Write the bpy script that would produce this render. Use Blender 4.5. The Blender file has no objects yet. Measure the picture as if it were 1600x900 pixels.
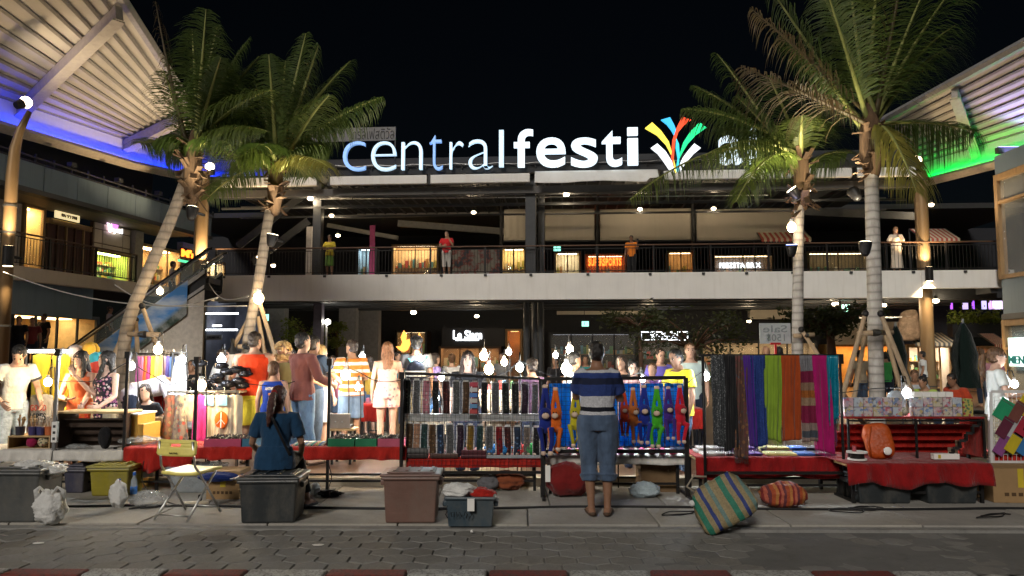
import bpy, bmesh, math, random
from mathutils import Vector, Matrix, noise
random.seed(7)
SC = bpy.context.scene
COL = SC.collection
R = math.radians
V = Vector
PI = math.pi

# ---------------------------------------------------------------- camera, sky, light, exposure
PITCH, FPX, EYE = R(5.0), 1200.0, 1.6
cam = bpy.data.objects.new('camera', bpy.data.cameras.new('camera'))
cam.data.sensor_width = 36.0
cam.data.lens = 36.0 * FPX / 1600.0
cam.data.clip_start, cam.data.clip_end = 0.05, 2000.0
cam.location = (0, 0, EYE)
cam.rotation_euler = (R(90) + PITCH, 0, 0)
COL.objects.link(cam)
SC.camera = cam

SUN_EL, SUN_AZ = R(30), R(200)          # the glow of the street lighting behind the photographer
w = bpy.data.worlds.new('World'); SC.world = w; w.use_nodes = True
nt = w.node_tree; nt.nodes.clear()
sky = nt.nodes.new('ShaderNodeTexSky'); sky.sky_type = 'NISHITA'; sky.sun_disc = False
sky.sun_elevation, sky.sun_rotation = SUN_EL, SUN_AZ
bg = nt.nodes.new('ShaderNodeBackground'); bg.inputs['Strength'].default_value = 0.0006
wo = nt.nodes.new('ShaderNodeOutputWorld')
nt.links.new(sky.outputs[0], bg.inputs[0]); nt.links.new(bg.outputs[0], wo.inputs[0])
sl = bpy.data.lights.new('sun', 'SUN'); sl.energy = 1.8; sl.angle = R(14); sl.color = (1.0, 0.93, 0.84)
sun = bpy.data.objects.new('sun', sl); COL.objects.link(sun)
sun.rotation_euler = (R(90) - SUN_EL, 0, R(180) - SUN_AZ)
SC.view_settings.view_transform = 'Standard'; SC.view_settings.look = 'None'
SC.view_settings.exposure = 0.0; SC.view_settings.gamma = 1.0
SC.render.engine = 'CYCLES'
SC.cycles.use_denoising = True
SC.cycles.max_bounces = 6; SC.cycles.diffuse_bounces = 3; SC.cycles.glossy_bounces = 3
SC.cycles.transmission_bounces = 4; SC.cycles.transparent_max_bounces = 8
SC.cycles.sample_clamp_indirect = 4.0; SC.cycles.sample_clamp_direct = 0
SC.cycles.caustics_reflective = False; SC.cycles.caustics_refractive = False

# ---------------------------------------------------------------- picture coordinates -> places
_F, _U = V((0, math.cos(PITCH), math.sin(PITCH))), V((0, -math.sin(PITCH), math.cos(PITCH)))
def ray(px, py): return V(((px-800)/FPX, 0, 0)) + _F + _U*((450-py)/FPX)
def at(px, py, Y):
    d = ray(px, py); return V((0, 0, EYE)) + d*(Y/d.y)
def onz(px, py, z=0.0):
    d = ray(px, py); return V((0, 0, EYE)) + d*((z-EYE)/d.z)
def zat(py, Y): return at(800, py, Y).z
def xat(px, Y, py=650): return at(px, py, Y).x

class Frame:
    """A vertical wall line in plan: u runs along it, v runs behind it, z up."""
    def __init__(s, a, b):
        s.o = V((a[0], a[1], 0)); d = V((b[0]-a[0], b[1]-a[1], 0)); s.L = d.length
        s.u = d.normalized(); s.v = V((-s.u.y, s.u.x, 0)); s.ang = math.atan2(s.u.y, s.u.x)
    def uz(s, px, py, v=0.0):
        d = ray(px, py); o = V((0, 0, EYE)); q = s.o + s.v*v
        t = (q-o).dot(s.v)/d.dot(s.v); p = o + d*t
        return ((p-s.o).dot(s.u), p.z)
    def root(s, name): 
        e = bpy.data.objects.new(name, None); COL.objects.link(e)
        e.location = s.o; e.rotation_euler = (0, 0, s.ang); e.empty_display_size = .2
        return e
    def world(s, u, v, z): return s.o + s.u*u + s.v*v + V((0, 0, z))

# ---------------------------------------------------------------- mesh builder
class MB:
    def __init__(s): s.v, s.f = [], []
    def add(s, vs, fs):
        n = len(s.v); s.v += [tuple(p) for p in vs]; s.f += [tuple(i+n for i in f) for f in fs]
    def box(s, x0, x1, y0, y1, z0, z1, m=None):
        p = [V((x, y, z)) for z in (z0, z1) for x, y in ((x0, y0), (x1, y0), (x1, y1), (x0, y1))]
        if m is not None: p = [m @ q for q in p]
        s.add(p, [(3,2,1,0), (4,5,6,7), (0,1,5,4), (1,2,6,5), (2,3,7,6), (3,0,4,7)]); return s
    def bar(s, a, b, w, h=None, up=(0,0,1)):
        a, b = V(a), V(b); h = h or w; d = (b-a).normalized(); u = V(up)
        if abs(d.dot(u)) > .98: u = V((0, 1, 0))
        x = d.cross(u).normalized()*(w/2); y = x.normalized().cross(d)*(h/2)
        p = [q+i*x+j*y for q in (a, b) for i, j in ((-1,-1), (1,-1), (1,1), (-1,1))]
        s.add(p, [(0,1,2,3), (7,6,5,4), (0,4,5,1), (1,5,6,2), (2,6,7,3), (3,7,4,0)]); return s
    def tube(s, pts, rad, n=8, ry=None, cap=True, up=None):
        pts = [V(p) for p in pts]; k = len(pts)
        rad = [rad]*k if not hasattr(rad, '__len__') else list(rad)
        ry = rad if ry is None else ([ry]*k if not hasattr(ry, '__len__') else list(ry))
        vs, fs = [], []; px = None
        for i, p in enumerate(pts):
            t = (pts[min(i+1, k-1)]-pts[max(i-1, 0)])
            t = t.normalized() if t.length > 1e-9 else V((0, 0, 1))
            if px is None:
                u = V(up) if up is not None else (V((0, 1, 0)) if abs(t.z) > .7 else V((0, 0, 1)))
                px = u.cross(t)
                if px.length < 1e-6: px = V((1, 0, 0)).cross(t)
                px.normalize()
            else:
                px = (px - t*px.dot(t)); px = px.normalized() if px.length > 1e-6 else V((1, 0, 0))
            py = t.cross(px)
            for j in range(n):
                a = 2*PI*j/n; vs.append(p + px*(math.cos(a)*rad[i]) + py*(math.sin(a)*ry[i]))
        for i in range(k-1):
            for j in range(n):
                j2 = (j+1) % n; fs.append((i*n+j, i*n+j2, (i+1)*n+j2, (i+1)*n+j))
        if cap: fs.append(tuple(range(n-1, -1, -1))); fs.append(tuple((k-1)*n+j for j in range(n)))
        s.add(vs, fs); return s
    def limb(s, pts, rad, n=10, ry=None):
        """A tube with rounded ends."""
        pts = [V(p) for p in pts]; rad = list(rad); ry = list(ry) if ry else list(rad)
        a = (pts[0]-pts[1]).normalized(); b = (pts[-1]-pts[-2]).normalized()
        P = [pts[0]+a*rad[0]*.95, pts[0]+a*rad[0]*.6]+pts+[pts[-1]+b*rad[-1]*.6, pts[-1]+b*rad[-1]*.95]
        r2 = [rad[0]*.25, rad[0]*.78]+rad+[rad[-1]*.78, rad[-1]*.25]
        y2 = [ry[0]*.25, ry[0]*.78]+ry+[ry[-1]*.78, ry[-1]*.25]
        return s.tube(P, r2, n, y2)
    def rings(s, rings, n=16, f=None, cap=True):
        """Stack of horizontal ellipses (cx, cy, z, rx, ry); f maps each point."""
        vs, fs = [], []; k = len(rings)
        for cx, cy, z, rx, ry in rings:
            for j in range(n):
                a = 2*PI*j/n; p = V((cx+rx*math.cos(a), cy+ry*math.sin(a), z)); vs.append(f(p) if f else p)
        for i in range(k-1):
            for j in range(n):
                j2 = (j+1) % n; fs.append((i*n+j, i*n+j2, (i+1)*n+j2, (i+1)*n+j))
        if cap: fs.append(tuple(range(n-1, -1, -1))); fs.append(tuple((k-1)*n+j for j in range(n)))
        s.add(vs, fs); return s
    def ball(s, c, r, n=10, m=6, ry=None, rz=None, f=None):
        ry = ry or r; rz = rz or r; c = V(c); vs = []; fs = []
        q = f if f else (lambda p: p)
        vs.append(q(c+V((0, 0, -rz))))
        for i in range(1, m):
            t = PI*i/m-PI/2
            for j in range(n):
                a = 2*PI*j/n
                vs.append(q(c+V((r*math.cos(t)*math.cos(a), ry*math.cos(t)*math.sin(a), rz*math.sin(t)))))
        vs.append(q(c+V((0, 0, rz)))); L = len(vs)-1
        for j in range(n):
            fs.append((0, 1+(j+1) % n, 1+j)); o = 1+(m-2)*n; fs.append((L, o+j, o+(j+1) % n))
        for i in range(m-2):
            for j in range(n):
                o = 1+i*n; j2 = (j+1) % n; fs.append((o+j, o+j2, o+n+j2, o+n+j))
        s.add(vs, fs); return s
    def cyl(s, c, r, z0, z1, n=12, r1=None):
        c = V(c); return s.tube([(c.x, c.y, z0), (c.x, c.y, z1)], [r, r if r1 is None else r1], n)
    def prism(s, poly, off):
        """Extrude a planar polygon (3-D points) by the vector off."""
        poly = [V(p) for p in poly]; off = V(off); k = len(poly)
        s.add(poly+[p+off for p in poly], [tuple(range(k-1, -1, -1)), tuple(range(k, 2*k))] +
              [(i, (i+1) % k, k+(i+1) % k, k+i) for i in range(k)]); return s
    def quad(s, a, b, c, d): s.add([a, b, c, d], [(0, 1, 2, 3)]); return s
    def grid(s, fn, nu, nv):
        vs = [fn(i/nu, j/nv) for j in range(nv+1) for i in range(nu+1)]
        s.add(vs, [(j*(nu+1)+i, j*(nu+1)+i+1, (j+1)*(nu+1)+i+1, (j+1)*(nu+1)+i) for j in range(nv) for i in range(nu)]); return s
    def mesh(s, name):
        me = bpy.data.meshes.new(name); me.from_pydata(s.v, [], s.f); me.validate(); me.update(); return me
    def build(s, name, m, parent=None, smooth=False, bevel=0, solid=0, subsurf=0, loc=None, world=False, seg=2):
        me = s.mesh(name)
        if world and parent is not None:
            me.transform(parent_matrix(parent).inverted())
        if m is not None: me.materials.append(m)
        if smooth: me.shade_smooth()
        o = bpy.data.objects.new(name, me); COL.objects.link(o)
        if parent is not None: o.parent = parent
        if loc is not None: o.location = loc
        if solid:
            k = o.modifiers.new('solid', 'SOLIDIFY'); k.thickness = solid; k.offset = 0
        if subsurf:
            k = o.modifiers.new('sub', 'SUBSURF'); k.levels = k.render_levels = subsurf
        if bevel:
            k = o.modifiers.new('bevel', 'BEVEL'); k.width = bevel; k.segments = seg; k.limit_method = 'ANGLE'; k.angle_limit = R(40)
        return o
def parent_matrix(p):
    m = Matrix.LocRotScale(p.location, p.rotation_euler, p.scale)
    return parent_matrix(p.parent) @ m if p.parent else m

def tag(o, label=None, cat=None, group=None, kind=None):
    if label: o['label'] = label
    if cat: o['category'] = cat
    if group: o['group'] = group
    if kind: o['kind'] = kind
    return o
def thing(name, label, cat, loc=(0,0,0), rz=0.0, group=None):
    e = bpy.data.objects.new(name, None); COL.objects.link(e); e.empty_display_size = .1
    e.location = loc; e.rotation_euler = (0, 0, rz)
    return tag(e, label, cat, group)
def struct(name, mb, m, **k): return tag(mb.build(name, m, **k), kind='structure')
def dup(o, parent=None, loc=None, rz=None, label=None):
    c = o.copy(); COL.objects.link(c)
    if parent is not None: c.parent = parent
    if loc is not None: c.location = loc
    if rz is not None: c.rotation_euler = (0, 0, rz)
    if label: c['label'] = label
    for ch in KIDS(o): dup(ch, c)
    return c
def KIDS(o): return [x for x in o.children]

def lamp(loc, power, col=(1, .8, .55), r=.05, spot=None, to=None, blend=.5):
    l = bpy.data.lights.new('lamp_light', 'SPOT' if spot else 'POINT'); l.energy = power; l.color = col; l.shadow_soft_size = r
    o = bpy.data.objects.new('lamp_light', l); COL.objects.link(o); o.location = loc
    if spot:
        l.spot_size = spot; l.spot_blend = blend
        o.rotation_euler = (V(to)-V(loc)).to_track_quat('-Z', 'Y').to_euler()
    return o

# ---------------------------------------------------------------- materials (procedural)
class NT:
    def __init__(s, name):
        s.m = bpy.data.materials.new(name); s.m.use_nodes = True; s.t = s.m.node_tree; s.n = s.t.nodes
        s.b = s.n['Principled BSDF']; s.out = s.n['Material Output']
    def node(s, typ, **k):
        x = s.n.new(typ)
        for a, b in k.items():
            if a in x.inputs.keys() if isinstance(a, str) else False: pass
            setattr(x, a, b)
        return x
    def ln(s, a, b): s.t.links.new(a, b)
    def coord(s, scale=(1,1,1), kind='Object'):
        tc = s.n.new('ShaderNodeTexCoord'); mp = s.n.new('ShaderNodeMapping'); mp.inputs['Scale'].default_value = scale
        s.ln(tc.outputs[kind], mp.inputs[0]); return mp.outputs[0]
    def noise(s, vec, scale, detail=4, rough=.55):
        x = s.n.new('ShaderNodeTexNoise'); x.inputs['Scale'].default_value = scale; x.inputs['Detail'].default_value = detail
        x.inputs['Roughness'].default_value = rough; s.ln(vec, x.inputs['Vector']); return x.outputs['Fac']
    def ramp(s, fac, stops, interp='LINEAR'):
        x = s.n.new('ShaderNodeValToRGB'); cr = x.color_ramp; cr.interpolation = interp
        while len(cr.elements) < len(stops): cr.elements.new(.5)
        for e, (p, c) in zip(cr.elements, stops):
            e.position = p; e.color = (*c, 1) if len(c) == 3 else c
        s.ln(fac, x.inputs[0]); return x.outputs[0]
    def mix(s, fac, a, b, mode='MIX'):
        x = s.n.new('ShaderNodeMix'); x.data_type = 'RGBA'; x.blend_type = mode
        for v, i in ((fac, 0), (a, 6), (b, 7)):
            if hasattr(v, 'node'): s.ln(v, x.inputs[i])
            elif i == 0: x.inputs[0].default_value = v
            else: x.inputs[i].default_value = (*v, 1)
        return x.outputs[2]
    def bump(s, h, dist=.01, st=.6):
        x = s.n.new('ShaderNodeBump'); x.inputs['Strength'].default_value = st; x.inputs['Distance'].default_value = dist
        s.ln(h, x.inputs['Height']); s.ln(x.outputs[0], s.b.inputs['Normal']); return x
    def col(s, c):
        if hasattr(c, 'node'): s.ln(c, s.b.inputs['Base Color'])
        else: s.b.inputs['Base Color'].default_value = (*c, 1)
    def set(s, rough=.7, metal=0, spec=.4):
        s.b.inputs['Roughness'].default_value = rough; s.b.inputs['Metallic'].default_value = metal
        s.b.inputs['Specular IOR Level'].default_value = spec
_MC = {}
def hexc(h):
    h = h.lstrip('#'); c = [int(h[i:i+2], 16)/255 for i in (0, 2, 4)]
    return tuple(x/12.92 if x <= .04045 else ((x+.055)/1.055)**2.4 for x in c)
def mat(name, c, rough=.7, metal=0, var=.18, scale=7, bump=.004, bscale=None, spec=.35, stretch=(1,1,1)):
    """Plain paint, plastic, cloth: a base colour broken up by noise at two sizes, and a fine relief."""
    key = ('m', name, c, rough)
    if key in _MC: return _MC[key]
    n = NT(name); n.set(rough, metal, spec); co = n.coord(stretch)
    a = n.noise(co, scale, 5, .6); b = n.noise(co, scale*7, 3)
    lo = tuple(x*(1-var) for x in c); hi = tuple(min(1, x*(1+var)) for x in c)
    k = n.ramp(a, [(.3, lo), (.7, hi)])
    k = n.mix(n.ramp(b, [(.35, (.88,)*3), (.65, (1.0,)*3)]), (0, 0, 0), k, 'MIX') if False else n.mix(.22*min(1, var*4), k, n.ramp(b, [(.3, lo), (.7, hi)]))
    n.col(k)
    if bump: n.bump(n.noise(co, bscale or scale*5, 4), bump, .7)
    r = n.n.new('ShaderNodeMapRange'); n.ln(a, r.inputs[0]); r.inputs[3].default_value = max(.05, rough-.1); r.inputs[4].default_value = min(1, rough+.1)
    n.ln(r.outputs[0], n.b.inputs['Roughness'])
    _MC[key] = n.m; return n.m
def emat(name, c, st, sample=True, base=None):
    key = ('e', name, c, st)
    if key in _MC: return _MC[key]
    n = NT(name); n.set(.4); n.col(base or c)
    n.b.inputs['Emission Color'].default_value = (*c, 1); n.b.inputs['Emission Strength'].default_value = st
    if not sample: n.m.cycles.emission_sampling = 'NONE'
    _MC[key] = n.m; return n.m
def cloth(name, c, var=.14, rough=.9, weave=True, fold=.012):
    key = ('c', name, c)
    if key in _MC: return _MC[key]
    n = NT(name); n.set(rough, 0, .15); co = n.coord((1, 1, .45))
    a = n.noise(co, 9, 4); b = n.noise(n.coord(), 160, 2)
    lo = tuple(x*(1-var) for x in c); hi = tuple(min(1, x*(1+var)) for x in c)
    n.col(n.ramp(a, [(.3, lo), (.7, hi)]))
    h = n.n.new('ShaderNodeMath'); h.operation = 'MULTIPLY_ADD'; n.ln(b, h.inputs[0]); h.inputs[1].default_value = .08; n.ln(a, h.inputs[2])
    n.bump(h.outputs[0], fold*2, .8)
    n.b.inputs['Sheen Weight'].default_value = .15
    _MC[key] = n.m; return n.m
def bands(name, stops, axis=2, scale=1.0, off=0.0, rough=.85, rep=False):
    """Stripes along one object axis: stops are (position, colour) in metres after scale/off."""
    n = NT(name); n.set(rough, 0, .2); tc = n.n.new('ShaderNodeTexCoord'); sp = n.n.new('ShaderNodeSeparateXYZ')
    n.ln(tc.outputs['Object'], sp.inputs[0])
    mt = n.n.new('ShaderNodeMath'); mt.operation = 'MULTIPLY_ADD'; n.ln(sp.outputs[axis], mt.inputs[0]); mt.inputs[1].default_value = scale; mt.inputs[2].default_value = off
    v = mt.outputs[0]
    wb = n.noise(n.coord(), 5, 3)
    md = n.n.new('ShaderNodeMath'); md.operation = 'MULTIPLY_ADD'; n.ln(wb, md.inputs[0]); md.inputs[1].default_value = .03*scale; n.ln(v, md.inputs[2]); v = md.outputs[0]
    if rep:
        fr = n.n.new('ShaderNodeMath'); fr.operation = 'FRACT'; n.ln(v, fr.inputs[0]); v = fr.outputs[0]
    c = n.ramp(v, stops, 'CONSTANT')
    g = n.noise(n.coord(), 60, 3)
    n.col(n.mix(n.ramp(g, [(.3, (.35,)*3), (.7, (0,)*3)]), c, (.02, .02, .02))); n.bump(n.noise(n.coord((1, 1, .5)), 14, 4), .02, .7)
    return n.m
def printed(name, base, cols, scale=22, thr=.42, rough=.85):
    """Small flowers and motifs on cloth."""
    n = NT(name); n.set(rough, 0, .2); co = n.coord()
    v = n.n.new('ShaderNodeTexVoronoi'); v.inputs['Scale'].default_value = scale; n.ln(co, v.inputs['Vector'])
    wn = n.n.new('ShaderNodeSeparateColor'); n.ln(v.outputs['Color'], wn.inputs[0])
    st = [(i/len(cols), c) for i, c in enumerate(cols)]
    c = n.ramp(wn.outputs[0], st, 'CONSTANT')
    f = n.ramp(v.outputs['Distance'], [(0, (1,)*3), (thr, (1,)*3), (thr+.06, (0,)*3)])
    n.col(n.mix(f, base, c)); n.bump(n.noise(n.coord((1, 1, .5)), 11, 4), .02, .7)
    return n.m
# ---------------------------------------------------------------- shared materials
M_asphalt = mat('asphalt', (.05, .05, .052), .9, var=.3, scale=3, bump=.006, bscale=90)
def paving(name, c, d1, d2):
    n = NT(name); n.set(.85, 0, .3); co = n.coord()
    a = n.noise(co, 1.6, 5, .65); b = n.noise(co, 40, 4); s = n.noise(co, 5.5, 6, .7)
    k = n.ramp(a, [(.3, tuple(x*.72 for x in c)), (.62, c), (.8, tuple(x*1.2 for x in c))])
    k = n.mix(n.ramp(s, [(.52, (0,)*3), (.66, (.75,)*3)]), k, d1)
    k = n.mix(n.ramp(b, [(.45, (0,)*3), (.72, (.5,)*3)]), k, d2)
    n.col(k); n.bump(b, .006, .8); return n.m
M_paver = paving('hexagon paver', (.24, .235, .22), (.165, .16, .15), (.18, .175, .165))
M_paver2 = paving('worn paver', (.23, .22, .2), (.14, .135, .12), (.16, .155, .14))
M_bed = paving('paving joint sand', (.17, .168, .16), (.12, .118, .11), (.15, .148, .14))
M_conc = paving('pavement concrete', (.38, .36, .32), (.26, .245, .22), (.3, .285, .25))
M_conc2 = paving('worn concrete', (.27, .265, .25), (.16, .158, .15), (.2, .195, .185))
def painted(name, c, under):
    n = NT(name); n.set(.75); co = n.coord()
    s = n.noise(co, 9, 6, .7); b = n.noise(co, 55, 4, .65)
    n.col(n.mix(n.ramp(b, [(.5, (0,)*3), (.62, (.8,)*3)]), n.mix(n.ramp(s, [(.46, (0,)*3), (.6, (.85,)*3)]), c, under), tuple(x*.5 for x in under)))
    n.bump(b, .008); return n.m
M_kred = painted('kerb red', (.2, .035, .026), (.11, .055, .045)); M_kwhite = painted('kerb white', (.42, .42, .4), (.22, .215, .2))
def planks(name, c):
    n = NT(name); n.set(.28, 0, .5); tc = n.coord()
    br = n.n.new('ShaderNodeTexBrick'); n.ln(tc, br.inputs['Vector'])
    for k, v in (('Scale', 1.0), ('Brick Width', 2.2), ('Row Height', .13), ('Mortar Size', .006)): br.inputs[k].default_value = v
    br.inputs['Color1'].default_value = (*c, 1); br.inputs['Color2'].default_value = (*[x*.7 for x in c], 1); br.inputs['Mortar'].default_value = (.01, .008, .006, 1)
    g = n.noise(n.coord((1.5, 30, 1)), 5, 5)
    n.col(n.mix(n.ramp(g, [(.35, (.5,)*3), (.65, (0,)*3)]), br.outputs[0], tuple(x*.5 for x in c))); n.bump(br.outputs[1], .004, -.6); return n.m
M_deck = planks('deck boards', (.17, .1, .06))
M_blk = mat('black metal', (.016, .015, .015), .45, .3)
M_char = mat('charcoal metal', (.045, .047, .05), .5, .2)
M_dark = mat('dark ceiling', (.03, .03, .031), .8)
M_white = mat('white paint', (.78, .77, .74), .6, var=.06, scale=2)
def stained(name, c, d):
    n = NT(name); n.set(.65); a = n.noise(n.coord((3, 3, .25)), 2.2, 6, .65); b = n.noise(n.coord(), 1.1, 4)
    n.col(n.mix(n.ramp(a, [(.5, (0,)*3), (.75, (.55,)*3)]), n.ramp(b, [(.3, tuple(x*.9 for x in c)), (.7, c)]), d)); n.bump(n.noise(n.coord(), 40, 4), .003); return n.m
M_fascia = stained('slab fascia paint', (.8, .78, .74), (.62, .59, .54))
M_beige = mat('beige paint', (.62, .55, .44), .7, var=.08, scale=3)
M_blue = stained('blue grey panel', (.16, .22, .27), (.1, .14, .17))
M_tan = mat('tan timber', (.36, .23, .11), .55, var=.25, scale=9, stretch=(1, 1, .2))
M_brown = mat('dark timber', (.09, .045, .025), .5, var=.3, scale=10, stretch=(.2, 1, 1))
M_maroon = mat('maroon timber', (.05, .014, .012), .5)
M_steel = mat('brushed steel', (.5, .5, .5), .3, .9, stretch=(1, 1, .1))
M_bronze = mat('bronze column paint', (.19, .13, .07), .42, .35, var=.15, scale=4, stretch=(1, 1, .2))
M_roofsheet = mat('white roof sheet', (.44, .41, .37), .6, var=.1, scale=3, stretch=(1, .3, 1))
M_purlin = mat('grey purlin', (.24, .22, .2), .6)
M_screen = stained('roller blind cloth', (.5, .45, .37), (.42, .37, .3))
def glass(name='window glass', tint=(.9, .95, .95), a=.14):
    key = ('g', name)
    if key in _MC: return _MC[key]
    n = NT(name); n.set(.03, 0, .5); n.col(tint); n.b.inputs['Alpha'].default_value = a; _MC[key] = n.m; return n.m
M_glass = glass()
M_rubber = mat('black rubber', (.012, .012, .013), .6)

# ---------------------------------------------------------------- the ground
struct('road', MB().box(-60, 60, -30, 5.665, -.5, -.13), M_asphalt)
KA = .0115                                                   # the kerb line runs a hair nearer on the right
def ky(x, d): return d - KA*x
kb = thing('pavement_kerb', None, None, (0, 0, 0)); kb['kind'] = 'structure'
km = {}
for i in range(-9, 11):
    x0 = xat(135, 5.85, 893) + (i)*.595 ; x1 = x0+.595
    m = MB(); m.box(.008, .587, 0, .17, -.4, .012)
    key = i % 2
    if key not in km: km[key] = m.mesh('kerb_stone'); km[key].materials.append(M_kwhite if key == 0 else M_kred)
    o = bpy.data.objects.new('kerb_stone', km[key]); COL.objects.link(o); o.parent = kb
    o.location = (x0, ky(x0, 5.715), random.uniform(-.004, .004)); o.rotation_euler = (0, 0, -KA)
    k = o.modifiers.new('bevel', 'BEVEL'); k.width = .018; k.segments = 3
pav = struct('pavement', MB().quad(V((-60, ky(-60, 5.875), -.014)), V((60, ky(60, 5.875), -.014)), V((60, ky(60, 7.3), -.014)), V((-60, ky(-60, 7.3), -.014))), M_bed)
hx = .148
def hexa(r, h, jit):
    m = MB(); p = [V((r*math.cos(PI/6+PI/3*i), r*math.sin(PI/6+PI/3*i), 0)) for i in range(6)]
    top = [q*.955 + V((0, 0, h+random.uniform(-jit, jit))) for q in p]; mid = [q + V((0, 0, h-.008)) for q in p]; lo = [q + V((0, 0, -.03)) for q in p]
    m.add(lo+mid+top, [(12, 13, 14, 15, 16, 17)] + [(i, (i+1) % 6, 6+(i+1) % 6, 6+i) for i in range(6)] + [(6+i, 6+(i+1) % 6, 12+(i+1) % 6, 12+i) for i in range(6)])
    return m
hexm = []
for j in range(6):
    me = hexa(hx*.965, .012, .003).mesh('paver'); me.materials.append(M_paver if j % 3 else M_paver2); hexm.append(me)
rows = 6
for r in range(rows):
    for q in range(-22, 24):
        x = q*hx*math.sqrt(3) + (r % 2)*hx*math.sqrt(3)/2; y = 5.985 + r*hx*1.5
        if y > 7.12 or abs(x) > 5.35: continue
        o = bpy.data.objects.new('paver', random.choice(hexm)); COL.objects.link(o); o.parent = pav
        sink = max(0, min(1, (x+.8)/3.2))*.015                  # worn and silted up towards the right
        o.location = (x, ky(x, y), -.012 - sink + random.uniform(-.003, .003)); o.rotation_euler = (R(random.uniform(-.5, .5)), R(random.uniform(-.5, .5)), R(60*random.randint(0, 5))-KA)
struct('pavement_edge', MB().box(-60, 60, 0, .12, -.2, .012), M_conc2, loc=(0, 7.2, 0)).rotation_euler = (0, 0, -KA)
sl_ = struct('stall_pavement', MB().quad(V((-60, ky(-60, 7.3), .004)), V((60, ky(60, 7.3), .004)), V((60, 9.42, .004)), V((-60, 9.42, .004))), M_bed)
sm = {}
for row, (y0, y1) in enumerate(((7.325, 8.12), (8.13, 9.40))):
    for i in range(-7, 8):
        wd = 1.22; x0 = i*wd + (.4 if row else .15)
        k = (row, i % 3)
        if k not in sm:
            m = MB().box(.006, wd-.006, 0, y1-y0, -.1, .03); sm[k] = m.mesh('paving_slab'); sm[k].materials.append(M_conc if i % 3 else paving('paving slab b', (.34, .325, .3), (.24, .23, .21), (.27, .26, .235)))
        o = bpy.data.objects.new('paving_slab', sm[k]); COL.objects.link(o); o.parent = sl_
        o.location = (x0, ky(x0, y0) if row == 0 else y0, random.uniform(-.002, .002)); o.rotation_euler = (0, 0, -KA if row == 0 else 0)
        b = o.modifiers.new('bevel', 'BEVEL'); b.width = .008; b.segments = 2
struct('deck_step', MB().box(-60, 60, 9.42, 9.62, -.1, .125), mat('step stone', (.42, .36, .27), .6))
struct('deck', MB().box(-60, 60, 9.62, 70, -.2, .12), M_deck)
GZ, DZ = .03, .12
struct('ground', MB().quad(V((-900, -900, -.6)), V((900, -900, -.6)), V((900, 1200, -.6)), V((-900, 1200, -.6))), M_asphalt)

# ---------------------------------------------------------------- the central building
CB = Frame(at(320, 430, 29.0), at(1585, 420, 26.9))
cb = CB.root('shopping_centre'); tag(cb, 'open two storey shopping centre with white upper floor slab and roof sign', 'building')
def cz(px, py, v=0): return CB.uz(px, py, v)
L = CB.L
zt = (cz(320, 431)[1]+cz(1585, 421)[1])/2; zb = (cz(380, 473)[1]+cz(1400, 463)[1])/2
ur = cz(1441, 460)[0]; zr = cz(1500, 450)[1]
m = MB(); m.box(0, ur, 0, .18, zb, zt); m.box(ur, L, 0, .18, zr, zt); m.build('slab_fascia', M_fascia, cb, bevel=.02)
m = MB(); m.box(0, L, .18, 9, zt-.35, zt-.06); m.build('floor_slab', M_dark, cb)
m = MB()
for v in (1.2, 2.9, 4.6, 6.4): m.box(0, L, v, v+.3, zb+.02, zt-.351)
for i in range(9): u = 1.5+i*3.4; m.box(u, u+.25, .2, 9, zb+.18, zt-.352)
m.build('ceiling_beam', M_char, cb)
LR = cz(1438, 280)[0]
# roof: rolled awnings along the edge, a dark roof above and trusses under it
zr0 = cz(600, 289)[1]; zr1 = cz(600, 277)[1]
m = MB(); m.box(cz(470, 280)[0], LR, .1, 8, zr1+.12, zr1+.4); m.box(-.3, cz(470, 280)[0], .1, 8, zr1+.07, zr1+.16)
m.build('roof', M_dark, cb)
m = MB(); 
for i in range(int(LR/.5)): m.box(i*.5, i*.5+.06, .3, 7.9, zr1+.06, zr1+.119)
rb = m.build('roof_rib', M_char, cb); tag(rb, kind='stuff')
segs = [(347, 497), (516, 668), (672, 828), (836, 1027), (1035, 1180), (1184, 1330), (1336, 1430)]
for a, b in segs:
    u0, z1 = cz(a, 278); u1, _ = cz(b, 278)
    if a == 836:
        m = MB().grid(lambda s, t: V((u0+(u1-u0)*s, -.12-.45*t+.02*math.sin(s*31)*t, zr1+.1-.52*t-.03*math.sin(s*9)*t+(.12 if s > .9 else 0)*t)), 40, 6)
        m.build('awning', M_fascia, cb, smooth=True, solid=.01)
    else:
        m = MB(); m.box(u0, u1, -.12, .08, zr0, zr1+.04); m.build('awning_box', M_fascia, cb, bevel=.03)
        MB().box(u0-.05, u0+.03, -.14, .1, zr0-.04, zr1+.08).build('awning_bracket', M_blk, cb)
m = MB()
for k, v in enumerate((1.2, 3.0)):
    z = zr0-.1-.04*k
    m.box(0, LR, v, v+.1, z-.1, z); m.box(0, LR, v, v+.1, z-.52, z-.45)
m.build('roof_truss', M_char, cb)
m = MB(); m.box(0, LR, .32, .48, zr0-.32, zr0-.05); m.build('roof_edge_beam', mat('edge beam', (.07, .065, .06), .6), cb)
p0, p1 = cz(500, 311, .7), cz(1200, 305, .7); MB().tube([(p0[0], .7, p0[1]), (p1[0], .7, p1[1])], .025).build('pipe', M_steel, cb, smooth=True)
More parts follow.
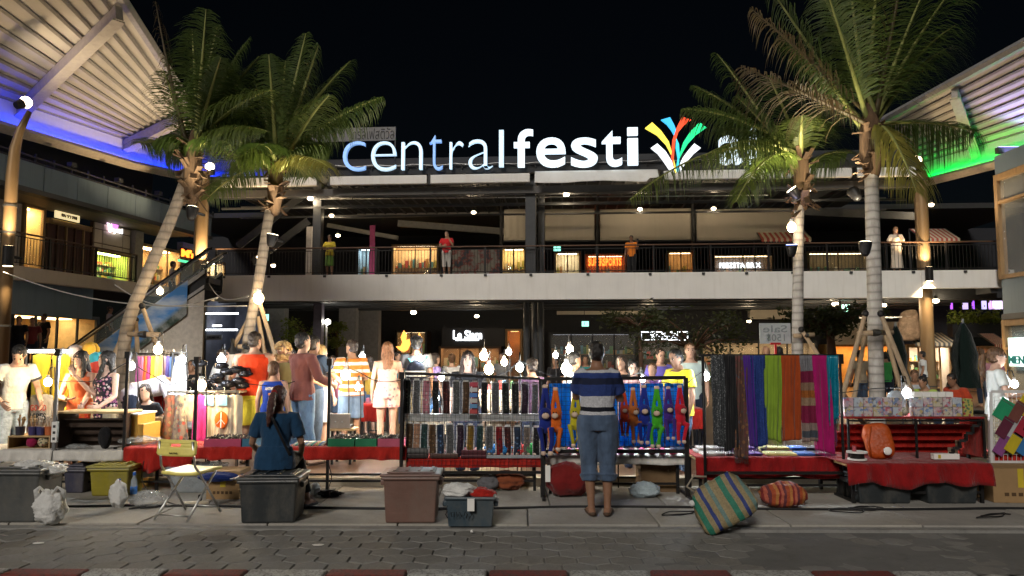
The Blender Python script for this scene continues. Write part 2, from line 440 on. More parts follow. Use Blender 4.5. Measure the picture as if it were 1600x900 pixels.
# columns
def column(pts, w, mt=M_char, v=.6, name='column'):
    (a, b) = pts; u, z1 = cz(a[0], a[1], v); u2, z0 = cz(b[0], b[1], v); z0 = max(z0, DZ)
    return MB().box(u-w/2, u+w/2, v, v+w, z0, z1).build(name, mt, cb, bevel=.015)
zr_in = zr1+.11
for px, w in ((829, .38),): 
    u, _ = cz(px, 350, .5); MB().box(u-.2, u+.2, .5, .9, zt-.05, zr_in).build('column', M_char, cb, bevel=.02)
    MB().box(u+.24, u+.5, 1.4, 1.66, zt-.05, zr_in).build('column', M_char, cb, bevel=.02)
for px in (495,): 
    u, _ = cz(px, 350, 1.2); MB().box(u-.17, u+.17, 1.2, 1.55, zt-.05, zr_in).build('column', M_char, cb, bevel=.02)
for px in (823, 845, 838):
    u, _ = cz(px, 530, 1.9); r = .13 if px != 838 else .2
    v = 1.9 if px != 838 else 2.3
    MB().cyl((u, v, 0), r, DZ, zt-.35, 16).build('column', M_char, cb, smooth=False)
u, _ = cz(495, 530, 1.5); MB().box(u-.17, u+.17, 1.5, 1.85, DZ, zt-.35).build('column', mat('violet grey column', (.12, .11, .15), .5), cb, bevel=.015)
# round bronze columns with a capital and lamps
def round_col(fr, px, z0, z1, v, r, parent, name='round_column'):
    u, _ = fr.uz(px, 400, v); c = MB().cyl((u, v, 0), r, z0, z1, 24).build(name, M_bronze, parent, smooth=False); c.data.shade_smooth()
    k = c.modifiers.new('es', 'EDGE_SPLIT'); k.split_angle = R(40)
    for z in (z0+.35, (z0+z1)/2, z1-.3): MB().cyl((u, v, 0), r+.012, z, z+.05, 24).build('column_band', M_char, c)
    return u
uL = round_col(CB, 313, DZ, cz(313, 272)[1], -.32, .25, cb)
uR = round_col(CB, 1443, DZ, cz(1443, 266)[1], .5, .23, cb)
# lower and upper inner rooms
vb = 9.0
m = MB(); m.box(-6, L+4, vb+2.0, vb+2.2, DZ, zt); m.build('back_wall', mat('dark shop wall', (.035, .036, .04), .7), cb)
m = MB(); m.box(-8, L+8, 15, 15.3, zt, zr1+.2); m.build('upper_back_wall', mat('upper dark wall', (.02, .021, .026), .8), cb)
m = MB(); m.box(-6, L+6, 9, 15, zt-.35, zt-.06); m.box(-6, L+6, 8.5, 15.2, zr1+.11, zr1+.35); m.build('inner_slab', M_dark, cb)
m = MB(); m.box(0, L, .18, 9, zt-.057, zt-.002); m.build('terrace_floor', mat('terrace tile', (.16, .15, .14), .5), cb)
# roller blinds
bl = [(787, 827), (851, 929), (937, 1080), (1087, 1240)]
for a, b in bl:
    v = 5.0; u0, z1 = cz(a, 327, v); u1, _ = cz(b, 327, v); _, z0 = cz(a, 377, v)
    m = MB().grid(lambda s, t: V((u0+(u1-u0)*s, v+.03*math.sin(s*7+a)*t+.015*math.sin(s*23), z0+(z1-z0)*t)), 24, 6)
    o = m.build('roller_blind', M_screen, cb, smooth=True, solid=.012)
    MB().tube([(u0, v, z0), (u1, v, z0)], .035).build('bottom_rail', M_char, o)
for px in (783, 844, 933, 1083, 1243):
    u, _ = cz(px, 340, 4.9); MB().box(u-.06, u+.06, 4.9, 5.02, zt, zr_in).build('blind_post', M_blk, cb)
# left open bay: slanting pale roof beams beyond
m = MB()
for (a, b, wd) in (((515, 338), (785, 330), .28), ((622, 349), (790, 362), .3), ((512, 352), (622, 372), .2)):
    p, q = cz(*a, 8), cz(*b, 8); m.bar((p[0], 8, p[1]), (q[0], 8, q[1]), .2, wd)
m.build('slanting_beam', mat('pale beam', (.3, .29, .27), .6), cb)
for (a, b) in (((395, 410), (482, 345)), ((372, 385), (480, 300)), ((1262, 312), (1330, 276)), ((1250, 330), (1430, 338))):
    p, q = cz(*a, 3), cz(*b, 3); MB().bar((p[0], 3, p[1]), (q[0], 3, q[1]), .12, .3).build('raking_beam', M_char, cb)

# ---------------------------------------------------------------- railings of the terrace
def railing(name, label, fr, u0, u1, z, v, h=1.08, post=2.1, bal=.125, mt=M_blk, rail=None, skip=()):
    e = fr.root(name); tag(e, label, 'railing'); rail = rail or M_brown
    MB().box(u0, u1, v-.035, v+.035, z+h-.05, z+h).build('handrail', rail, e, bevel=.012)
    MB().box(u0, u1, v-.015, v+.015, z+.09, z+.12).build('bottom_rail', mt, e)
    MB().box(u0, u1, v-.012, v+.012, z+h-.15, z+h-.125).build('upper_rail', mt, e)
    n = max(2, round((u1-u0)/post)+1); me = None
    for i in range(n):
        u = u0+.03+(u1-u0-.06)*i/(n-1)
        if me is None: me = MB().box(-.03, .03, -.03, .03, 0, h-.05).mesh('railing_post'); me.materials.append(mt)
        o = bpy.data.objects.new('railing_post', me); COL.objects.link(o); o.parent = e; o.location = (u, v, z)
    m = MB(); k = int((u1-u0)/bal)
    for i in range(1, k):
        u = u0+bal*i; m.box(u-.007, u+.007, v-.007, v+.007, z+.1, z+h-.14)
    tag(m.build('baluster', mt, e), kind='stuff')
    return e
railing('terrace_railing', 'long dark railing with timber handrail along the upper terrace of the centre', CB, .25, L-.05, zt, .3)
MB_scr = MB()
for i in range(16):
    u, z = cz(350+i*82, 437); u += .3*math.sin(i*5)
    MB_scr.box(u-.05, u+.05, -.06, -.001, zt-.1, zt-.02)
tag(MB_scr.build('cable_clip', M_char, cb), kind='stuff')

# ---------------------------------------------------------------- the roof sign
sg = CB.root('roof_sign'); tag(sg, 'large lit lettering with a coloured fan emblem standing on the roof edge', 'sign')
def glyph(ch, off=0.0, res=6):
    c = bpy.data.curves.new('glyph', 'FONT'); c.body = ch; c.size = 1; c.extrude = .05; c.offset = off; c.resolution_u = res
    o = bpy.data.objects.new('glyph', c); COL.objects.link(o)
    bpy.context.view_layer.update()
    me = bpy.data.meshes.new_from_object(o.evaluated_get(bpy.context.evaluated_depsgraph_get()))
    bpy.data.objects.remove(o); bpy.data.curves.remove(c); return me
def fit(me, x0, x1, z0, z1, y, depth):
    xs = [v.co.x for v in me.vertices]; ys = [v.co.y for v in me.vertices]
    ax, bx, ay, by = min(xs), max(xs), min(ys), max(ys)
    for v in me.vertices:
        a = (v.co.x-ax)/max(1e-6, bx-ax); b = (v.co.y-ay)/max(1e-6, by-ay); c = v.co.z/.05
        v.co = (x0+(x1-x0)*a, y-c*depth/2, z0+(z1-z0)*b)
    me.update(); return me
WH = (.62, .82, 1.0)
letters = [('c', 537, 572, 222, 267, 0, .75), ('e', 581, 619, 222, 267, 0, .9), ('n', 628, 660, 222, 265, 0, 1.2), ('t', 672, 692, 212, 266, 0, .75), ('r', 703, 724, 222, 264, 0, 1.2),
           ('a', 732, 770, 219, 264, 0, 1.1), ('l', 780, 787, 204, 261, 0, 1.1),
           ('f', 803, 833, 203, 261, 1, 1.5), ('e', 838, 884, 216, 261, 1, 1.35), ('s', 892, 934, 216, 261, 1, 1.35), ('t', 940, 972, 205, 260, 1, 1.5), ('i', 980, 997, 200, 258, 1, 1.4),
           ('a', 1122, 1160, 213, 257, 1, 1.3), ('l', 1168, 1182, 198, 256, 1, 1.3)]
for ch, a, b, t, bt, bold, st in letters:
    u0, z1 = cz(a, t, -.15); u1, z0 = cz(b, bt, -.15)
    if ch == 'i':
        q = MB(); q.box(u0, u1, -.23, -.07, z0, z0+(z1-z0)*.71); q.box(u0, u1, -.23, -.07, z0+(z1-z0)*.8, z1); me = q.mesh('letter')
    else: me = fit(glyph(ch, .010 if bold else -.021), u0, u1, z0, z1, -.15, .16)
    me.materials.append(emat('letter light %s' % st, (.28, .52, 1.0) if st < .8 else ((.6, .82, 1.0) if st < 1.25 else (.76, .9, 1.0)), st*.86))
    o = bpy.data.objects.new('letter', me); COL.objects.link(o); o.parent = sg
EMB = [((1.0, .83, .1), [(1008, 200), (1019, 191), (1033, 204), (1045, 221), (1050, 238), (1050, 243), (1041, 226), (1027, 211)]),
       ((.05, .5, .95), [(1033, 187), (1047, 183), (1053, 194), (1057, 204), (1055, 214), (1049, 203), (1042, 194)]),
       ((.95, .09, .03), [(1066, 182), (1080, 187), (1069, 195), (1060, 206), (1055, 222), (1052, 257), (1049, 243), (1051, 218), (1057, 200)]),
       ((.02, .85, .3), [(1093, 191), (1104, 199), (1088, 210), (1075, 224), (1066, 239), (1062, 247), (1063, 238), (1068, 222), (1079, 205)]),
       ((.05, .65, .85), [(1057, 216), (1061, 225), (1062, 240), (1060, 268), (1056, 268), (1059, 247), (1056, 230)]),
       ((.9, .95, 1.0), [(1017, 231), (1027, 224), (1040, 236), (1050, 252), (1055, 270), (1048, 268), (1037, 252), (1028, 240)]),
       ((.9, .95, 1.0), [(1085, 224), (1095, 231), (1084, 240), (1072, 254), (1063, 268), (1060, 262), (1067, 246), (1076, 234)]),
       ((1.0, .75, .1), [(1052, 246), (1055, 257), (1057, 269), (1055, 269)])]
for i, (c, poly) in enumerate(EMB):
    y = -.15-.012*(i % 3); pts = []
    for px, py in poly: u, z = cz(px, py, y); pts.append(V((u, y, z)))
    MB().prism(pts, (0, .1, 0)).build('emblem_petal', emat('petal light %d' % i, c, 1.05), sg)
ua, za = cz(525, 262); ub, _ = cz(1190, 256)
m = MB(); m.box(ua, ub, .0, .08, zr1+.4, zr1+.5)
for i in range(24): u = ua+(ub-ua)*i/23; m.box(u-.02, u+.02, .0, .06, zr1+.3, cz(800, 262)[1]+.1)
m.build('sign_frame', M_blk, sg)
pts = []
for i in range(60): u = ua+(ub-ua)*i/59; pts.append((u, -.1, zr1+.47-.07*abs(math.sin(i*.55))))
MB().tube(pts, .012, 5).build('sign_cable', M_steel, sg)
m = MB(); m.box(cz(478, 270)[0], LR, 1.4, 1.6, zr1+.4, cz(700, 246, 1.4)[1]); m.build('parapet', mat('roof parapet', (.035, .036, .042), .7), cb)
# the older name board behind the first letters
bd = CB.root('name_board'); tag(bd, 'unlit grey name board behind the first roof letters', 'sign')
u0, z1 = cz(480, 201, .6); u1, z0 = cz(618, 219, .6); MB().box(u0, u1, .6, .68, z0, z1).build('board', mat('board grey', (.17, .165, .16), .6), bd)
me = fit(glyph('ทรัลเฟสติวัล', .0, 3), cz(551, 203, .6)[0], cz(616, 203, .6)[0], z0+.05, z1-.03, .592, .012); me.materials.append(M_blk)
o = bpy.data.objects.new('lettering', me); COL.objects.link(o); o.parent = bd
MB().bar((u1-.02, .64, zr1+.35), (u1-.02, .64, z1), .04).build('board_post', M_char, bd)
MB().bar((u0+.3, .64, zr1+.35), (u0+.3, .64, z1), .04).build('board_post', M_char, bd)
# ---------------------------------------------------------------- shops: a lit recess with shelves, goods, frame and pane
GOODS = [emat('goods %d' % i, c, .0, base=c) for i, c in enumerate([(.6, .3, .1), (.5, .45, .1), (.1, .3, .35), (.6, .1, .08), (.7, .65, .5), (.12, .3, .12)])]
def shop(fr, name, label, u0, u1, z0, z1, v, depth=1.6, back=(.7, .5, .25), light=(1, .75, .4), st=4.0, shelves=4, goods=True, frame=None, cols=2, pane=True, group=None, seed=1, parent=None):
    rng = random.Random(seed)
    if parent is None:
        e = fr.root(name); tag(e, label, 'shop', group)
    else: e = parent
    frame = frame or M_tan; t = .05
    m = MB(); m.box(u0, u1, v+depth, v+depth+.05, z0, z1); m.box(u0-.05, u0, v, v+depth, z0, z1); m.box(u1, u1+.05, v, v+depth, z0, z1)
    m.box(u0, u1, v, v+depth, z0-.06, z0); m.box(u0, u1, v, v+depth, z1, z1+.05)
    m.build('shop_interior', mat('interior %.2f %.2f %.2f' % back, back, .7, var=.25, scale=3), e)
    MB().box(u0+.15, u1-.15, v+depth*.3, v+depth*.55, z1-.05, z1-.02).build('ceiling_light', emat('shop light %.2f %.2f %.2f %.1f' % (*light, st), light, st*2.2), e)
    for k in range(shelves):
        z = z0+(z1-z0)*(.06+.8*k/max(1, shelves))
        MB().box(u0, u1, v+depth*.6, v+depth-.01, z, z+.03).build('shelf', mat('shelf wood', (.45, .3, .15), .6), e)
        if goods:
            g = [MB() for _ in GOODS]; x = u0+.06
            while x < u1-.2:
                wd = rng.uniform(.07, .2); h = rng.uniform(.08, .7)*(z1-z0)*.75/max(1, shelves)
                g[rng.randrange(len(g))].box(x, x+wd*.9, v+depth*.62, v+depth*.62+.2, z+.032, z+.032+h); x += wd
            for q, mm in zip(g, GOODS):
                if q.v: tag(q.build('goods', mm, e), kind='stuff')
    m = MB(); m.box(u0-.08, u0+.04, v-.06, v+.05, z0, z1+.06); m.box(u1-.04, u1+.08, v-.06, v+.05, z0, z1+.06); m.box(u0+.04, u1-.04, v-.055, v+.05, z1-.06, z1+.06)
    for i in range(1, cols): u = u0+(u1-u0)*i/cols; m.box(u-.03, u+.03, v-.04, v+.04, z0, z1-.061)
    m.build('shop_frame', frame, e, bevel=.008)
    if pane: MB().box(u0+.04, u1-.04, v-.006, v+.006, z0, z1-.06).build('pane', M_glass, e)
    return e
def text_on(fr, parent, s, px0, px1, py0, py1, v, m, bold=0, name='lettering', depth=.04):
    u0, z1 = fr.uz(px0, py0, v); u1, z0 = fr.uz(px1, py1, v)
    if u1 < u0: u0, u1 = u1, u0
    me = fit(glyph(s, bold, 3), u0, u1, min(z0, z1), max(z0, z1), v, depth); me.materials.append(m)
    o = bpy.data.objects.new(name, me); COL.objects.link(o); o.parent = parent; return o

# lower floor, along the back wall (v = vb + 2)
VB = vb+2.0
def lshop(label, x0, x1, y0, y1=598, **k):
    u0, z1 = cz(x0, y0, VB-.1); u1, _ = cz(x1, y0, VB-.1)
    return shop(CB, 'shop', label, u0, u1, DZ, z1, VB-1.3, 1.2, **k)
lshop('narrow cafe front with glowing orange fish emblem beside the restaurant', 628, 672, 519, back=(.1, .06, .03), st=2.5, shelves=3, frame=M_blk, seed=2)
e = CB.root('emblem_sign'); tag(e, 'glowing orange flame shaped fish emblem over the cafe', 'sign')
def flame(cx, cy, h, v, parent, m):
    pts = []
    for dx, dy in ((0, -1), (.25, -.55), (.18, -.1), (.5, -.2), (.6, .25), (.35, .8), (0, 1), (-.35, .85), (-.75, .5), (-.3, .45), (-.15, .1), (-.3, -.35)):
        u, z = cz(cx+dx*h*.5, cy+dy*h*.5, v); pts.append((u, v, z))
    MB().prism(pts, (0, .06, 0)).build('emblem', m, parent)
flame(631, 533, 34, VB-1.45, e, emat('emblem orange', (1, .45, .08), 2.2)); flame(655, 527, 14, VB-1.45, e, emat('emblem orange', (1, .45, .08), 2.2))
ls = lshop('dark restaurant front with white script name and warm windows', 694, 784, 543, back=(.35, .2, .1), light=(1, .7, .35), st=5, shelves=2, frame=M_brown, cols=3, seed=3)
u0, z1 = cz(690, 512, VB-1.45); u1, z0 = cz(788, 541, VB-1.45); MB().box(u0, u1, VB-1.4, VB-1.3, z0, z1).build('sign_panel', mat('sign board black', (.02, .018, .02), .5), ls)
text_on(CB, ls, 'Le Siam', 708, 753, 516, 530, VB-1.46, emat('white sign', (.9, .95, 1), 3.5), .02)
text_on(CB, ls, 'FRENCH THAI RESTAURANT', 712, 749, 529.5, 532.5, VB-1.46, emat('white sign', (.9, .95, 1), 3.5), .01)
lshop('lit doorway with orange panels right of the restaurant', 795, 816, 517, back=(.7, .36, .1), light=(1, .6, .2), st=5, shelves=0, goods=False, cols=1, seed=4)
lshop('dim shop front with small ceiling spots behind the striped shirt man', 860, 990, 522, back=(.05, .05, .055), light=(.8, .85, 1), st=.9, shelves=3, frame=M_char, cols=4, seed=5)
lshop('dim glazed front under the lit framed sign', 995, 1085, 534, back=(.1, .09, .08), light=(1, .9, .7), st=1.2, shelves=3, frame=M_char, cols=3, seed=6)
e = CB.root('lit_sign'); tag(e, 'black sign in a white lit frame with two white characters', 'sign')
u0, z1 = cz(1001, 518, VB-1.6); u1, z0 = cz(1075, 532, VB-1.6); MB().box(u0, u1, VB-1.6, VB-1.5, z0, z1).build('sign_panel', M_blk, e)
m = MB(); t = .045
for a in ((u0, u1, z0, z0+t), (u0, u1, z1-t, z1), (u0, u0+t, z0+t, z1-t), (u1-t, u1, z0+t, z1-t)): m.box(a[0], a[1], VB-1.63, VB-1.601, a[2], a[3])
m.build('lit_frame', emat('white sign', (.9, .95, 1), 3.5), e)
text_on(CB, e, '水·船·海', 1016, 1060, 519.5, 530.5, VB-1.63, emat('white sign', (.9, .95, 1), 3.5), .02)
lshop('wide warm lit restaurant with timber ceiling behind the right palms', 1280, 1420, 540, back=(.75, .42, .14), light=(1, .66, .28), st=7, shelves=1, goods=False, frame=M_tan, cols=3, pane=False, seed=8)
lshop('beige lit front under the dark tree', 1090, 1262, 535, back=(.5, .4, .26), light=(1, .78, .5), st=3, shelves=2, frame=M_char, cols=4, seed=9)
e = CB.root('beige_bulkhead'); tag(e, 'beige painted bulkhead above the right hand shops', 'wall')
u0, z1 = cz(1172, 484, VB-2); u1, z0 = cz(1258, 498, VB-2); MB().box(u0, u1, VB-2, VB-1.5, z0, z1).build('panel', M_beige, e)
u0, z1 = cz(1298, 503, VB-2); u1, z0 = cz(1412, 538, VB-2); MB().box(u0, u1, VB-2.02, VB-1.5, z0, z1).build('panel', M_beige, e)
m = MB(); u0, z1 = cz(870, 486, VB-3); u1, z0 = cz(1010, 491, VB-3); m.box(u0, u1, VB-3, VB-2.8, z0, z1); m.build('light_ledge', M_beige, e)
# plain grey piers of the lower floor on the left
e = CB.root('grey_pier'); tag(e, 'pair of plain grey wall piers left of the pot plants', 'wall')
for a, b, v in ((411, 445, 5), (530, 556, 6), (556, 592, 7.5)):
    u0, z1 = cz(a, 480, v); u1, _ = cz(b, 480, v); MB().box(u0, u1, v, v+.5, DZ, zt-.36).build('pier', mat('pier grey', (.3, .3, .31), .7), e)
# clothes shop, lower left
u0, z1 = cz(322, 484, 4.5); u1, _ = cz(408, 484, 4.5)
e = shop(CB, 'shop', 'grey clothes shop with white tube lights on the lower left', u0, u1, DZ, zt-.5, 4.5, 3, back=(.16, .17, .22), light=(.9, .95, 1), st=1.0, shelves=0, goods=False, frame=M_char, cols=1, pane=False, seed=11)
for (x0, x1, y, v) in ((322, 372, 490, 4.45), (322, 371, 515.5, 4.4), (331, 346, 509, 5.2), (320, 345, 527, 6)):
    a, z = cz(x0, y, v); b, _ = cz(x1, y, v); MB().tube([(a, v, z), (b, v, z)], .035).build('tube_light', emat('tube white', (.9, .95, 1), 9), e)
u0, z1 = cz(322, 523, 4.44); u1, z0 = cz(347, 531, 4.44); MB().box(u0, u1, 4.4, 4.44, z0, z1).build('sign_panel', mat('sign board grey', (.35, .36, .38), .5), e)
text_on(CB, e, 'LUGGAGE HALL', 324, 345, 525, 529, 4.385, M_char, 0)

# upper floor, far back
VU = 14.0
def ushop(label, x0, x1, y0, **k):
    u0, z1 = cz(x0, y0, VU); u1, _ = cz(x1, y0, VU)
    return shop(CB, 'shop', label, u0, u1, zt, z1, VU-.9, .9, **k)
ushop('bright warm upper floor shop seen beside the red shirted man', 620, 688, 387, back=(.8, .6, .35), light=(1, .8, .5), st=8, shelves=3, seed=21)
ushop('cool lit angled upper floor shop window behind the yellow shirted woman', 566, 592, 392, back=(.5, .6, .65), light=(.8, .95, 1), st=8, shelves=2, frame=M_char, seed=22)
ushop('bright upper floor bakery front left of the centre column', 786, 822, 391, back=(.9, .7, .4), light=(1, .82, .5), st=10, shelves=3, seed=23)
ushop('upper floor shop with white lit ceiling under an exit sign', 868, 905, 398, back=(.8, .7, .5), light=(1, .9, .7), st=8, shelves=2, seed=24)
sp = ushop('upper floor shop with glowing orange name over the door', 915, 975, 402, back=(.3, .12, .06), light=(1, .6, .3), st=3, shelves=2, seed=25)
text_on(CB, sp, 'SUPERSPORTS', 919, 971, 403.5, 415, VU-1.05, emat('orange sign', (1, .16, .02), 4), .03)
ushop('dim upper floor cafe with timber rafters right of the orange sign', 1040, 1080, 397, back=(.6, .4, .2), light=(1, .7, .35), st=4, shelves=2, seed=26)
sp = ushop('dark upper floor bistro with white lit name', 1110, 1200, 402, back=(.2, .13, .07), light=(1, .7, .35), st=3, shelves=2, frame=M_blk, seed=27)
text_on(CB, sp, 'FEEZETA BRIX', 1124, 1189, 411, 418, VU-1.05, emat('white sign', (.9, .95, 1), 3.5), .02)
ushop('upper floor front with fairy lights behind plants', 1255, 1345, 398, back=(.18, .14, .08), light=(1, .8, .5), st=2.5, shelves=2, seed=28)
e = CB.root('graphic_hoarding'); tag(e, 'pale hoarding with dark splashed graphic behind the red shirted man', 'hoarding')
u0, z1 = cz(707, 390, 7); u1, z0 = cz(784, 424, 7)
n = NT('splashed graphic'); n.set(.6); a = n.noise(n.coord(), 2.2, 6, .7); n.col(n.ramp(a, [(.4, (.06, .08, .12)), (.47, (.35, .1, .1)), (.52, (.3, .31, .33)), (.6, (.38, .38, .38))]))
MB().box(u0, u1, 7, 7.05, zt, z1).build('panel', n.m, e)
for lab, a, b, c, v, tx in (('green lit exit sign on the upper floor', (865, 384), (876, 392), (.35, 1, .8), 9, 0), ('green lit exit sign under the terrace slab right of centre', (909, 502), (920, 510), (.4, 1, .75), 6, 0),
                        ('white green exit sign between the right palms', (1316, 476), (1328, 487), (.45, 1, .8), 2, 0), ('second green exit sign below, beside the small tree', (1285, 506), (1294, 513), (.45, 1, .8), 8, 0), ('green exit sign over the lower left passage', (412, 491), (419, 501), (.4, 1, .8), 3, 0)):
    e = CB.root('exit_sign'); tag(e, lab, 'exit sign'); u0, z1 = cz(*a, v); u1, z0 = cz(*b, v)
    MB().box(u0, u1, v, v+.06, z0, z1).build('lit_face', emat('exit %s' % (c,), c, 1.6), e)
    MB().box(u0+.1, u0+.13, v+.02, v+.05, z1, z1+.5).build('hanger', M_char, e)
    pts = [(u0+(u1-u0)*(.35+.12*x), v-.004, z0+(z1-z0)*y) for x, y in ((0, .2), (.9, .45), (.7, .7), (1.3, .75), (1.2, .85), (.4, .8), (.2, .5))]
    MB().prism(pts, (0, .003, 0)).build('running_figure', mat('exit green', (.0, .25, .12), .5), e)
e = CB.root('hanging_banner'); tag(e, 'tall magenta hanging banner on the upper terrace', 'banner')
u0, z1 = cz(578, 352, 4); u1, z0 = cz(585, 424, 4); MB().box(u0, u1, 4, 4.03, zt, z1).build('banner_cloth', mat('magenta banner', (.42, .07, .2), .7), e)
e = CB.root('hanging_banner'); tag(e, 'pale vertical banner pillar left of the yellow shirted woman', 'banner')
u0, z1 = cz(479, 354, 3); u1, z0 = cz(486, 424, 3); MB().box(u0, u1, 3, 3.1, zt, z1).build('banner_cloth', mat('pale banner', (.4, .38, .38), .7), e)
# striped kiosk roofs
def awning(fr, name, label, x0, x1, y0, y1, v, drop, c1, c2, nst=14, legs=None):
    e = fr.root(name); tag(e, label, 'awning'); u0, z1 = fr.uz(x0, y0, v); u1, z0 = fr.uz(x1, y1, v-drop)
    for k in range(nst):
        a, b = u0+(u1-u0)*k/nst, u0+(u1-u0)*(k+1)/nst
        m = MB(); m.add([(a, v, z1), (b, v, z1), (b, v-drop, z0+.12), (a, v-drop, z0+.12), ((a+b)/2, v-drop, z0-.02), (a, v-drop, z0+.02), (b, v-drop, z0+.02)], [(0, 1, 2, 3), (3, 2, 6, 4, 5)])
        m.build('awning_stripe', (c1, c2)[k % 2], e, solid=.015)
    m = MB(); m.bar((u0, v, z1), (u0, v-drop, z0+.1), .04); m.bar((u1, v, z1), (u1, v-drop, z0+.1), .04); m.bar((u0, v, z1), (u1, v, z1), .04)
    if legs is not None:
        for u in (u0, u1): m.bar((u, v-.03, legs), (u, v-.03, z1), .05)
    m.build('awning_frame', M_char, e); return e
M_sred, M_scream = mat('awning red', (.45, .09, .07), .8), mat('awning cream', (.62, .55, .42), .8)
awning(CB, 'striped_awning', 'red striped awning under the beige blinds on the upper terrace', 1178, 1268, 357, 377, 5.5, 1.2, M_sred, M_scream, 18, zt)
awning(CB, 'striped_awning', 'red striped kiosk awning right of the white dressed woman', 1420, 1500, 358, 377, 6, 1.2, M_sred, M_scream, 16, zt)
awning(CB, 'striped_awning', 'grey and white striped awning over the lower right kiosk', 1408, 1496, 520, 541, 4, 1.2, mat('awning grey', (.12, .13, .14), .8), M_scream, 18)
awning(CB, 'striped_awning', 'small red striped awning at the lower right end', 1528, 1580, 521, 543, 4.4, 1.2, M_sred, M_scream, 16)
u0, z1 = cz(1418, 541, 4.3); u1, _ = cz(1484, 541, 4.3)
shop(CB, 'kiosk', 'small lit kiosk with bright goods under the grey striped awning', u0, u1, DZ, z1, 4.3, 1.6, back=(.8, .7, .6), light=(1, .85, .65), st=10, shelves=4, cols=4, pane=False, seed=31)
u0, z1 = cz(1532, 543, 4.7); u1, _ = cz(1576, 543, 4.7)
shop(CB, 'kiosk', 'lit kiosk under the small red striped awning', u0, u1, DZ, z1, 4.7, 1.6, back=(.5, .3, .2), light=(1, .7, .4), st=5, shelves=4, cols=2, pane=False, seed=32)

# ---------------------------------------------------------------- left building, running away from the viewer
LB = Frame(at(10, 420, 23.5), at(300, 440, 33.0))
lb = LB.root('shop_building'); tag(lb, 'curving two storey shop building with blue grey panels on the left', 'building')
def lz(px, py, v=0): return LB.uz(px, py, v)
UA, UB = -7.0, lz(326, 440)[0]
zf = (lz(12, 415)[1]+lz(140, 430)[1])/2; zf0 = (lz(12, 436)[1])
MB().box(UA, UB, -.12, .15, zf0, zf).build('slab_fascia', stained('warm fascia', (.55, .48, .38), (.4, .34, .27)), lb, bevel=.02)
MB().box(UA, UB, .15, 9, zf-.3, zf-.01).build('floor_slab', M_dark, lb)
zp0, zp1 = lz(60, 298)[1], lz(60, 258)[1]
us = [UA]+[lz(x, 280)[0] for x in (5, 67, 120, 168, 212, 252, 290)]+[UB]
for a, b in zip(us, us[1:]): MB().box(a+.012, b-.012, -.05, .2, zp0, zp1).build('parapet_panel', M_blue, lb, bevel=.01)
MB().box(UA, UB, -.12, .3, zp0-.16, zp0-.003).build('panel_ledge', M_char, lb)
m = MB(); m.tube([(UA, -.1, zp1+.18), (UB, -.1, zp1+.18)], .03); m.tube([(UA, -.1, zp1+.02), (UB, -.1, zp1+.02)], .025)
for i in range(24): u = UA+(UB-UA)*i/23; m.bar((u, -.1, zp1), (u, -.1, zp1+.3), .05); m.box(u-.12, u+.12, -.2, 0, zp1+.25, zp1+.4) if i % 3 == 0 else None
m.build('cable_tray', M_char, lb)
MB().box(UA, UB, 3.0, 3.2, zp1-.2, zp1+2.6).build('upper_void_wall', M_dark, lb)
MB().box(UA, UB, .21, 3.0, zp1-.1, zp1).build('gallery_roof', M_dark, lb)
MB().box(UA, UB, .2, 2.4, zp0+.02, zp0+.08).build('gallery_ceiling', mat('gallery ceiling', (.2, .17, .13), .7), lb)
vs = 2.2
def lseg(x0, x1): return lz(x0, 350, vs)[0], lz(x1, 350, vs)[0]
zs1 = zp0-.02
a, b = lseg(-40, 33); MB().box(a, b, vs, vs+.3, zf, zs1).build('shop_wall', mat('pale wall', (.6, .52, .45), .7), lb)
a, b = lseg(38, 67); shop(LB, 'shop', 'bright warm shop window with shelves on the upper left', a, b, zf, zs1, vs, 1.5, back=(.9, .62, .3), light=(1, .74, .36), st=26, shelves=5, cols=1, seed=41)
a, b = lseg(76, 145); e = LB.root('shop'); tag(e, 'dark timber restaurant front with lit characters over the doors', 'shop')
zz = lz(110, 355, vs)[1]; zb1 = lz(110, 348, vs)[1]
MB().box(a, b, vs, vs+.2, zz-.0, zb1).build('lintel', M_tan, e)
k = shop(LB, 'x', None, a+.1, b-.1, zb1+.02, zs1-.35, vs+.02, .5, back=(.85, .6, .15), light=(1, .75, .25), st=12, shelves=0, goods=False, cols=1, parent=e)
u0, z1 = lz(87, 324, vs-.1); u1, z0 = lz(124, 353, vs-.1); z0 = lz(110, 345, vs-.1)[1]; z1 = lz(110, 331, vs-.1)[1]
MB().box(u0, u1, vs-.1, vs-.06, z0, z1).build('lit_board', emat('cream lit board', (1, .8, .42), .9), e)
text_on(LB, e, '新竹園', 96, 120, 333, 344, vs-.115, mat('ink', (.08, .05, .02), .7))
o = [c for c in e.children if c.name.startswith('lettering')][0]
n5 = 5; wd = (b-a)/n5
for i in range(n5):
    MB().box(a+i*wd+.03, a+(i+1)*wd-.03, vs+.05, vs+.1, zf+.02, zz-.01).build('door_panel', M_maroon, e, bevel=.01)
    MB().box(a+(i+1)*wd-.03, a+(i+1)*wd+.03, vs-.02, vs+.12, zf, zz-.01).build('door_post', M_tan if i % 2 else M_brown, e)
a, b = lseg(148, 205); e = LB.root('shop'); tag(e, 'beige panelled shop front with a pink and white lit logo over green shelves', 'shop')
zq = lz(176, 393, vs)[1]
for i, (s0, s1) in enumerate(((0, .22), (.22, .78), (.78, 1))):
    for (q0, q1) in ((0, .22), (.22, .75), (.75, 1)):
        MB().box(a+(b-a)*s0+.02, a+(b-a)*s1-.02, vs, vs+.12, zq+(zs1-zq)*q0+.02, zq+(zs1-zq)*q1-.02).build('wall_panel', M_beige, e, bevel=.012)
